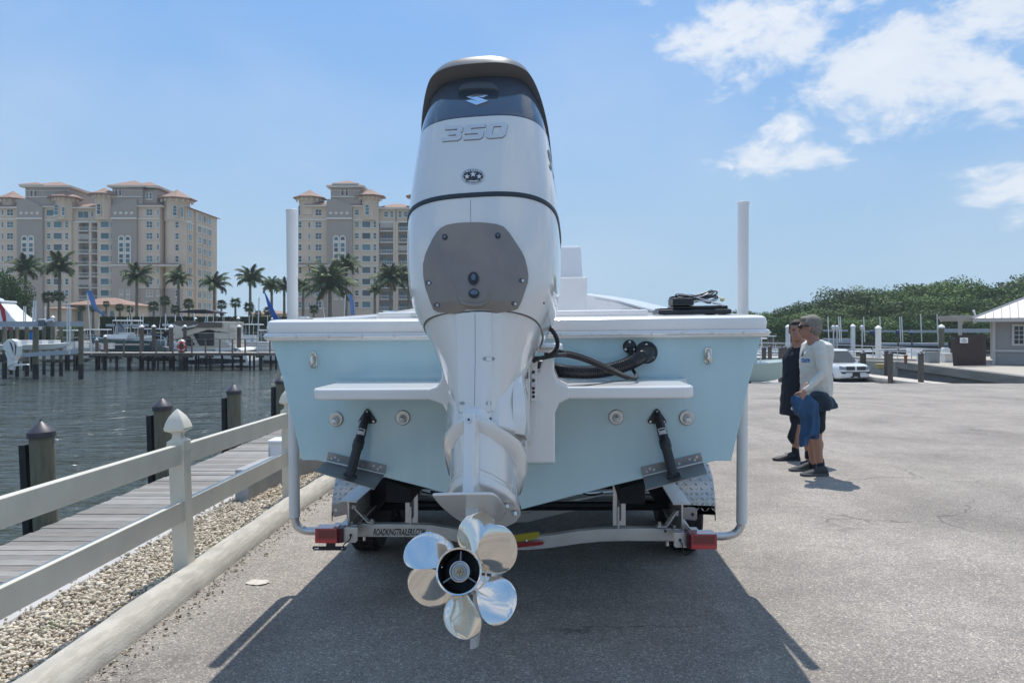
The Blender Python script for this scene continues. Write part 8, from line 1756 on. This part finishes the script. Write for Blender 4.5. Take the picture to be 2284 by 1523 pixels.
bar([(820, 1090, 6.4), (1150, 1112, 6.4), (1470, 1090, 6.4)], 16, .06, 'front_crossmember'); bar([(850, 1068, 8.2), (1180, 1080, 8.2), (1440, 1068, 8.2)], 12, .06, 'front_crossmember')
# marker pieces on the cross member
extr([(1143, 1193), (1190, 1187), (1203, 1185.5), (1203, 1198), (1192, 1201), (1180, 1206), (1143, 1208)], 3.975, Vector((0, .012, 0)), 'yellow_plate', MT['yellow'])
extr([(1140, 1213), (1150, 1211.5), (1203, 1206.5), (1211, 1207), (1214, 1210.5), (1211, 1214), (1203, 1216), (1150, 1222), (1140, 1223)], 3.97, Vector((0, .02, 0)), 'red_marker_lamp', MT['red'], .003)
MB().tube([Wp(1175, 1205, 3.974), Wp(1175, 1205, 3.966)], .006, 10).build('rivet', MT['galv'], TR, world=True)
# slotted uprights
for x0, x1, y0, y1 in ((904, 932, 1078, 1166), (1367, 1395.5, 1078, 1172)):
    xc = (x0+x1)/2
    o = extr([(x0, y0), (x1, y0+5), (x1, y1), (x0, y1)], 3.965, Vector((0, .012, 0)), 'bunk_upright')
    extr([(xc-4.5, y0+22), (xc-2, y0+18), (xc+2, y0+18), (xc+4.5, y0+22), (xc+4.5, y1-14), (xc+2, y1-10), (xc-2, y1-10), (xc-4.5, y1-14)], 3.960, Vector((0, .004, 0)), 'upright_slot', mat('slot_shadow_grey', (.10, .10, .10), .7), 0, par=o)
    MB().tube([Wp(xc-2, y0+52, 3.955), Wp(xc-2, y1+5, 3.955)], .006, 10).build('u_bolt', MT['galv'], o, world=True)
    extr([(x1-1, y0+2), (x1+4, y0+4), (x1+4, y0+26), (x1, y0+26)], 3.99, Vector((0, .12, 0)), 'bunk_clamp', MT['black'], par=o)
# bent gussets
for P in ([(788.5, 1128), (791, 1137), (819, 1166), (833, 1168), (833, 1164.5), (820, 1163), (793, 1134), (790, 1126)], [(1513, 1137), (1509, 1140), (1488, 1170), (1484, 1173), (1466, 1173), (1466, 1177), (1486, 1177), (1492, 1172), (1512, 1143), (1516, 1139)]):
    extr(P, 3.955, Vector((0, .05, 0)), 'gusset')
for x, y in ((786, 1130), (784, 1167), (829, 1162), (1512, 1145), (1505, 1175), (1471, 1168), (1488, 1212), (813, 1200)): MB().tube([Wp(x, y, 3.96)+Vector((0, 0, .012)), Wp(x, y, 3.96)-Vector((0, 0, .012))], .0095, 6).build('bolt', MT['galv'], TR, world=True, smooth=0)
# black blocks under the hull paint the shade of the side beams' inner webs
bk = mat('bunk_carpet_and_web_shade', (.012, .013, .016), .95)
for (x0, y0), (x1, y1), (x2, y2), (x3, y3) in (((806, 1118), (858, 1066), (880, 1080), (822, 1160)), ((1436, 1080), (1462, 1072), (1499, 1118), (1488, 1160))):
    extr([(x0, y0), (x1, y1), (x2, y2), (x3, y3)], 4.35, fwd*3.4, 'bunk_and_web_shade', bk)
for (x0, y0, x1, y1) in ((861, 1070, 880, 1098), (1438, 1095, 1420, 1072)): pass
extr([(865, 1073), (905, 1085), (905, 1100), (884, 1100)], 4.3, Vector((0, .05, 0)), 'bunk_bracket', MT['plate']); extr([(1398, 1078), (1434, 1070), (1446, 1098), (1420, 1102), (1398, 1100)], 4.3, Vector((0, .05, 0)), 'bunk_bracket', MT['plate'])
bar([(960, 1094, 4.6), (1010, 1106, 4.6)], 6, .03, 'brake_line', MT['black'])
for x0, y0, x1, y1 in ((930, 1094, 1000, 1097), (1345, 1098, 1300, 1100)): MB().tube(bez([Wp(x0, y0, 4.7), Wp((x0+x1)/2, y0+6, 4.7), Wp(x1, y1, 4.7)], 8), .006, 6).build('brake_line', MT['rubber'], TR, world=True, smooth=60)
# tie down ears
for P, hc in (([(741.5, 1128), (745, 1124), (773, 1118), (775, 1118), (775, 1146), (746, 1153), (743, 1151)], (749, 1137)), ([(1524, 1131), (1550, 1132), (1555, 1136), (1555, 1157), (1551, 1161), (1525, 1158)], (1545, 1147))):
    o = extr(P, 3.93, Vector((0, .012, 0)), 'tie_down_ear', MT['plate']); MB().tube([Wp(hc[0], hc[1], 3.929), Wp(hc[0], hc[1], 3.924)], .0095, 16).build('ear_hole', MT['pvc'] if hc[0] < 1000 else MT['black'], o, world=True, smooth=0)
# guide posts: plastic sleeve over bent galvanised pipe
for s_, T, Bm, el in ((-1, (650.5, 468), (657, 1152), [(657, 1145), (658, 1160), (664, 1173), (678, 1182), (700, 1184), (790, 1184)]), (1, (1658, 451), (1654.5, 1166), [(1654, 1160), (1652, 1173), (1643, 1186), (1628, 1193), (1600, 1195.5), (1520, 1195)])):
    d = 4.08
    g = MB().tube([Wp(T[0], T[1]+2, d), Wp(Bm[0], Bm[1], d)], [.0325, .0325], 24).build('guide_post', MT['pvc'], TR, world=True, smooth=50)
    MB().tube([Wp(T[0], T[1]-.5, d), Wp(T[0], T[1]+5, d)], .0355, 24).build('post_cap', MT['pvc'], g, world=True, smooth=40, bevel=.003)
    pp = bez([Wp(x, y, d+.01) for x, y in el], 7); MB().tube(pp, .0245, 16).build('bent_pipe', MT['galv'], g, world=True, smooth=60)
# lights
lf = extr([(702, 1178), (752, 1178), (752, 1212), (702, 1211)], 3.80, Vector((0, .10, 0)), 'tail_lamp', MT['red'], .005)
extr([(752.5, 1178), (765, 1178), (765, 1210), (752.5, 1212)], 3.82, Vector((0, .08, 0)), 'lamp_side', mat('dark_red_side', (.07, .005, .015), .3), .003, par=lf)
extr([(703, 1203), (751, 1203), (751, 1211), (703, 1210.5)], 3.797, Vector((0, .004, 0)), 'reflector_strip', MT['redl'], 0, par=lf); extr([(710, 1183), (747, 1183), (747, 1199), (710, 1199)], 3.798, Vector((0, .004, 0)), 'lens_field', mat('deep_red_lens', (.16, .008, .016), .2, coat=.8), .001, par=lf)
extr([(765, 1176), (797.5, 1176), (797.5, 1205), (793, 1210), (765, 1210)], 3.84, Vector((0, .008, 0)), 'lamp_bracket', al)
rt = extr([(1541, 1191), (1600, 1191), (1600, 1225), (1541, 1225)], 3.74, Vector((0, .10, 0)), 'tail_lamp', MT['red'], .005)
extr([(1533, 1190), (1540.5, 1191), (1540.5, 1225), (1533, 1222)], 3.76, Vector((0, .08, 0)), 'lamp_side', mat('dark_red_side2', (.07, .005, .015), .3), .003, par=rt)
extr([(1542, 1216), (1597, 1216), (1597, 1224), (1542, 1224)], 3.737, Vector((0, .004, 0)), 'reflector_strip', MT['redl'], 0, par=rt); extr([(1547, 1195), (1594, 1195), (1594, 1212), (1547, 1212)], 3.738, Vector((0, .004, 0)), 'lens_field', mat('deep_red_lens2', (.16, .008, .016), .2, coat=.8), .001, par=rt)
extr([(1503, 1187), (1534, 1188), (1534, 1221), (1507, 1221), (1503, 1217)], 3.80, Vector((0, .008, 0)), 'lamp_bracket', al)
MB().tube(bez([Wp(782, 1193, 3.83), Wp(780, 1203, 3.81), Wp(768, 1213, 3.80), Wp(765, 1222, 3.79), Wp(772, 1224, 3.79)], 8), .0035, 6).build('lamp_wire', MT['black'], TR, world=True, smooth=60)
MB().tube(bez([Wp(1517, 1204, 3.79), Wp(1522, 1215, 3.78), Wp(1523, 1230, 3.78), Wp(1530, 1237, 3.78), Wp(1543, 1228, 3.78)], 8), .0035, 6).build('lamp_wire', MT['black'], TR, world=True, smooth=60)
for x, y, d in ((782, 1193, 3.839), (1517, 1204, 3.799), (1484, 1184, 3.975)): MB().tube([Wp(x, y, d), Wp(x, y, d-.004)], .008, 14).build('grommet', MT['black'], TR, world=True, smooth=0)
lp = extr([(698, 1218), (727, 1218), (727, 1211.5), (748, 1211.5), (748, 1218), (770, 1218), (773, 1222), (770, 1227), (700, 1227), (696, 1222)], 3.80, Vector((0, .006, 0)), 'plate_bracket', MT['black'], .001)
for a, b_ in ((701, 711), (761, 770)): extr([(a, 1221), (b_, 1221), (b_, 1224), (a, 1224)], 3.7985, Vector((0, .001, 0)), 'bracket_slot', MT['pvc'], 0, par=lp)
extr([(1524, 1161), (1545, 1183), (1524, 1183)], 3.93, Vector((0, .01, 0)), 'corner_gusset', al)
# wheels and diamond plate fenders (tandem axle)
dp = mat('diamond_plate_metal', (.44, .43, .41), .36, .8, var=.06, scale=20)
def wheel(cx, cy, zc, nm='wheel'):
    w_ = MB().rev([(.20, -.085), (.315, -.100), (.333, -.085), (.337, -.03), (.337, .03), (.333, .085), (.315, .100), (.20, .085)], ax='X', n=44).build('wheel', MT['rubber'], TR, smooth=35); w_.location = Vector((cx, cy, zc))-TR.location; w_.rotation_euler = (0, 0, R(-3.5)); w_.scale = (.95, .905, .905)
    b = MB()
    for k in range(44):
        a = 2*math.pi*k/44
        for dx, off in ((-.062, 0), (-.021, .5), (.021, 0), (.062, .5)): aa = a+off*.14; b.box((dx, .338*math.cos(aa), .338*math.sin(aa)), (.030, .034, .010), Matrix.Rotation(aa-math.pi/2, 3, 'X'))
    b.build('tread', MT['rubber'], w_, smooth=0)
    MB().rev([(.20, -.07), (.17, -.05), (.06, -.03), (.05, -.06), (.0, -.06)], ax='X', n=28).build('rim', MT['galv'], w_, smooth=35)
    MB().rev([(.20, .07), (.17, .05), (.06, .03), (.05, .06), (.0, .06)], ax='X', n=28).build('rim', MT['galv'], w_, smooth=35)
def fender(s_):
    yc = 5.35; ax_ = lambda y: .095+.061*(y-5.35); xo = 1.275; xi = 1.03; prof = []   # side outline of the fender top (y, z above ground)
    out = [(5.06, .36), (5.06, .42), (5.09, .50), (5.15, .58), (5.25, .64), (5.42, .675), (5.6, .69), (6.5, .69), (6.7, .66), (6.82, .6), (6.88, .5), (6.9, .40)]
    b = MB(); rs = []
    for y, z in out:
        g = gz(y); c = ax_(y); rs.append([(c+s_*xi, y, g+z), (c+s_*(xo-.02), y, g+z+.003), (c+s_*xo, y, g+z-.015), (c+s_*xo, y, g+z-.06), (c+s_*(xo-.006), y, g+z-.06), (c+s_*(xo-.008), y, g+z-.018), (c+s_*xi, y+.0, g+z-.008)])
    f = b.rings(rs).build('fender', dp, TR, world=True, smooth=25)
    # raised treads following the curved face
    tr_ = tree_of([f]); b = MB(); 
    for i in range(34):
        for j in range(9):
            pass
    pts = []; L = 0; seg = []
    for (y0, z0), (y1, z1) in zip(out, out[1:]): seg.append((y0, z0, y1, z1, math.hypot(y1-y0, z1-z0)))
    tot = sum(s5[4] for s5 in seg)
    def at(u):
        for y0, z0, y1, z1, l in seg:
            if u <= l: f_ = u/l; return y0+(y1-y0)*f_, z0+(z1-z0)*f_, (y1-y0)/l, (z1-z0)/l
            u -= l
        return y1, z1, 1, 0
    nu = int(min(tot, 1.4)/.034)
    for i in range(nu):
        for j in range(7):
            u = .02+i*.034; x = xi+.02+j*.0345
            y, z, ty, tz = at(u); g = gz(y); c = ax_(y); tn = Vector((0, ty, tz)); nr = Vector((0, -tz, ty)); xx = Vector((1, 0, 0)); sgn = 1 if (i+j) % 2 else -1
            dd = (tn*.7+xx*.7*sgn).normalized(); sd2 = dd.cross(nr).normalized(); o = Vector((c+s_*x, y, g+z))+nr*.001
            b.add([o-dd*.017, o+sd2*.0045+nr*.0035, o+dd*.017, o-sd2*.0045+nr*.0035], [(0, 1, 2, 3)])
    b.build('diamond_tread', mat('tread_bright', (.62, .60, .57), .3, .9) if 'tb' not in MT else MT['tb'], f, world=True, smooth=0, recalc=False)['kind'] = 'stuff'
    for y in (5.52, 6.33): wheel(ax_(y)+s_*1.13, y, gz(y)+.308)
fender(-1); fender(1)
for y in (5.52, 6.33): MB().tube([(-1.03, y, gz(y)+.308), (1.22, y, gz(y)+.308)], .035, 10).build('axle', MT['black'], TR, world=True)
# tongue, winch post and jack (in front, under the bow)
MB().box((.06+.061*6.6+.0, 11.6, gz(11)+.48), (.10, 3.4, .10), Matrix.Rotation(R(-3.5), 3, 'Z')).build('tongue', al, TR, world=True, smooth=0)
for s_ in (-1, 1):
    a = Wp(777, 1150, dR)+fwd*5.6 if s_ < 0 else Wp(1521, 1155, dR)+fwd*5.6; MB().tube([a, (.46, 10.4, gz(11)+.48)], .05, 4).build('side_beam', al, TR, world=True, smooth=0)
MB().box((.52, 12.0, gz(12)+.85), (.08, .08, .8)).build('winch_post', al, TR, world=True, smooth=0); MB().tube([(.62, 12.6, gz(12.6)), (.62, 12.6, gz(12.6)+.7)], .03, 10).build('jack', MT['galv'], TR, world=True)
for s_ in (-1, 1): # keel bunks carrying the hull
    MB().add([MBt @ Vector(v) for v in [(s_*.55, .1, .10), (s_*.68, .1, .135), (s_*.68, 5.0, .15), (s_*.55, 5.0, .115), (s_*.55, .1, .02), (s_*.68, .1, .02), (s_*.68, 5.0, .03), (s_*.55, 5.0, .03)]], [(0, 1, 2, 3), (7, 6, 5, 4), (0, 4, 5, 1), (1, 5, 6, 2), (2, 6, 7, 3), (3, 7, 4, 0)]).build('bunk_and_web_shade', bk, TR, world=True, smooth=0)

Wp = _Wp0
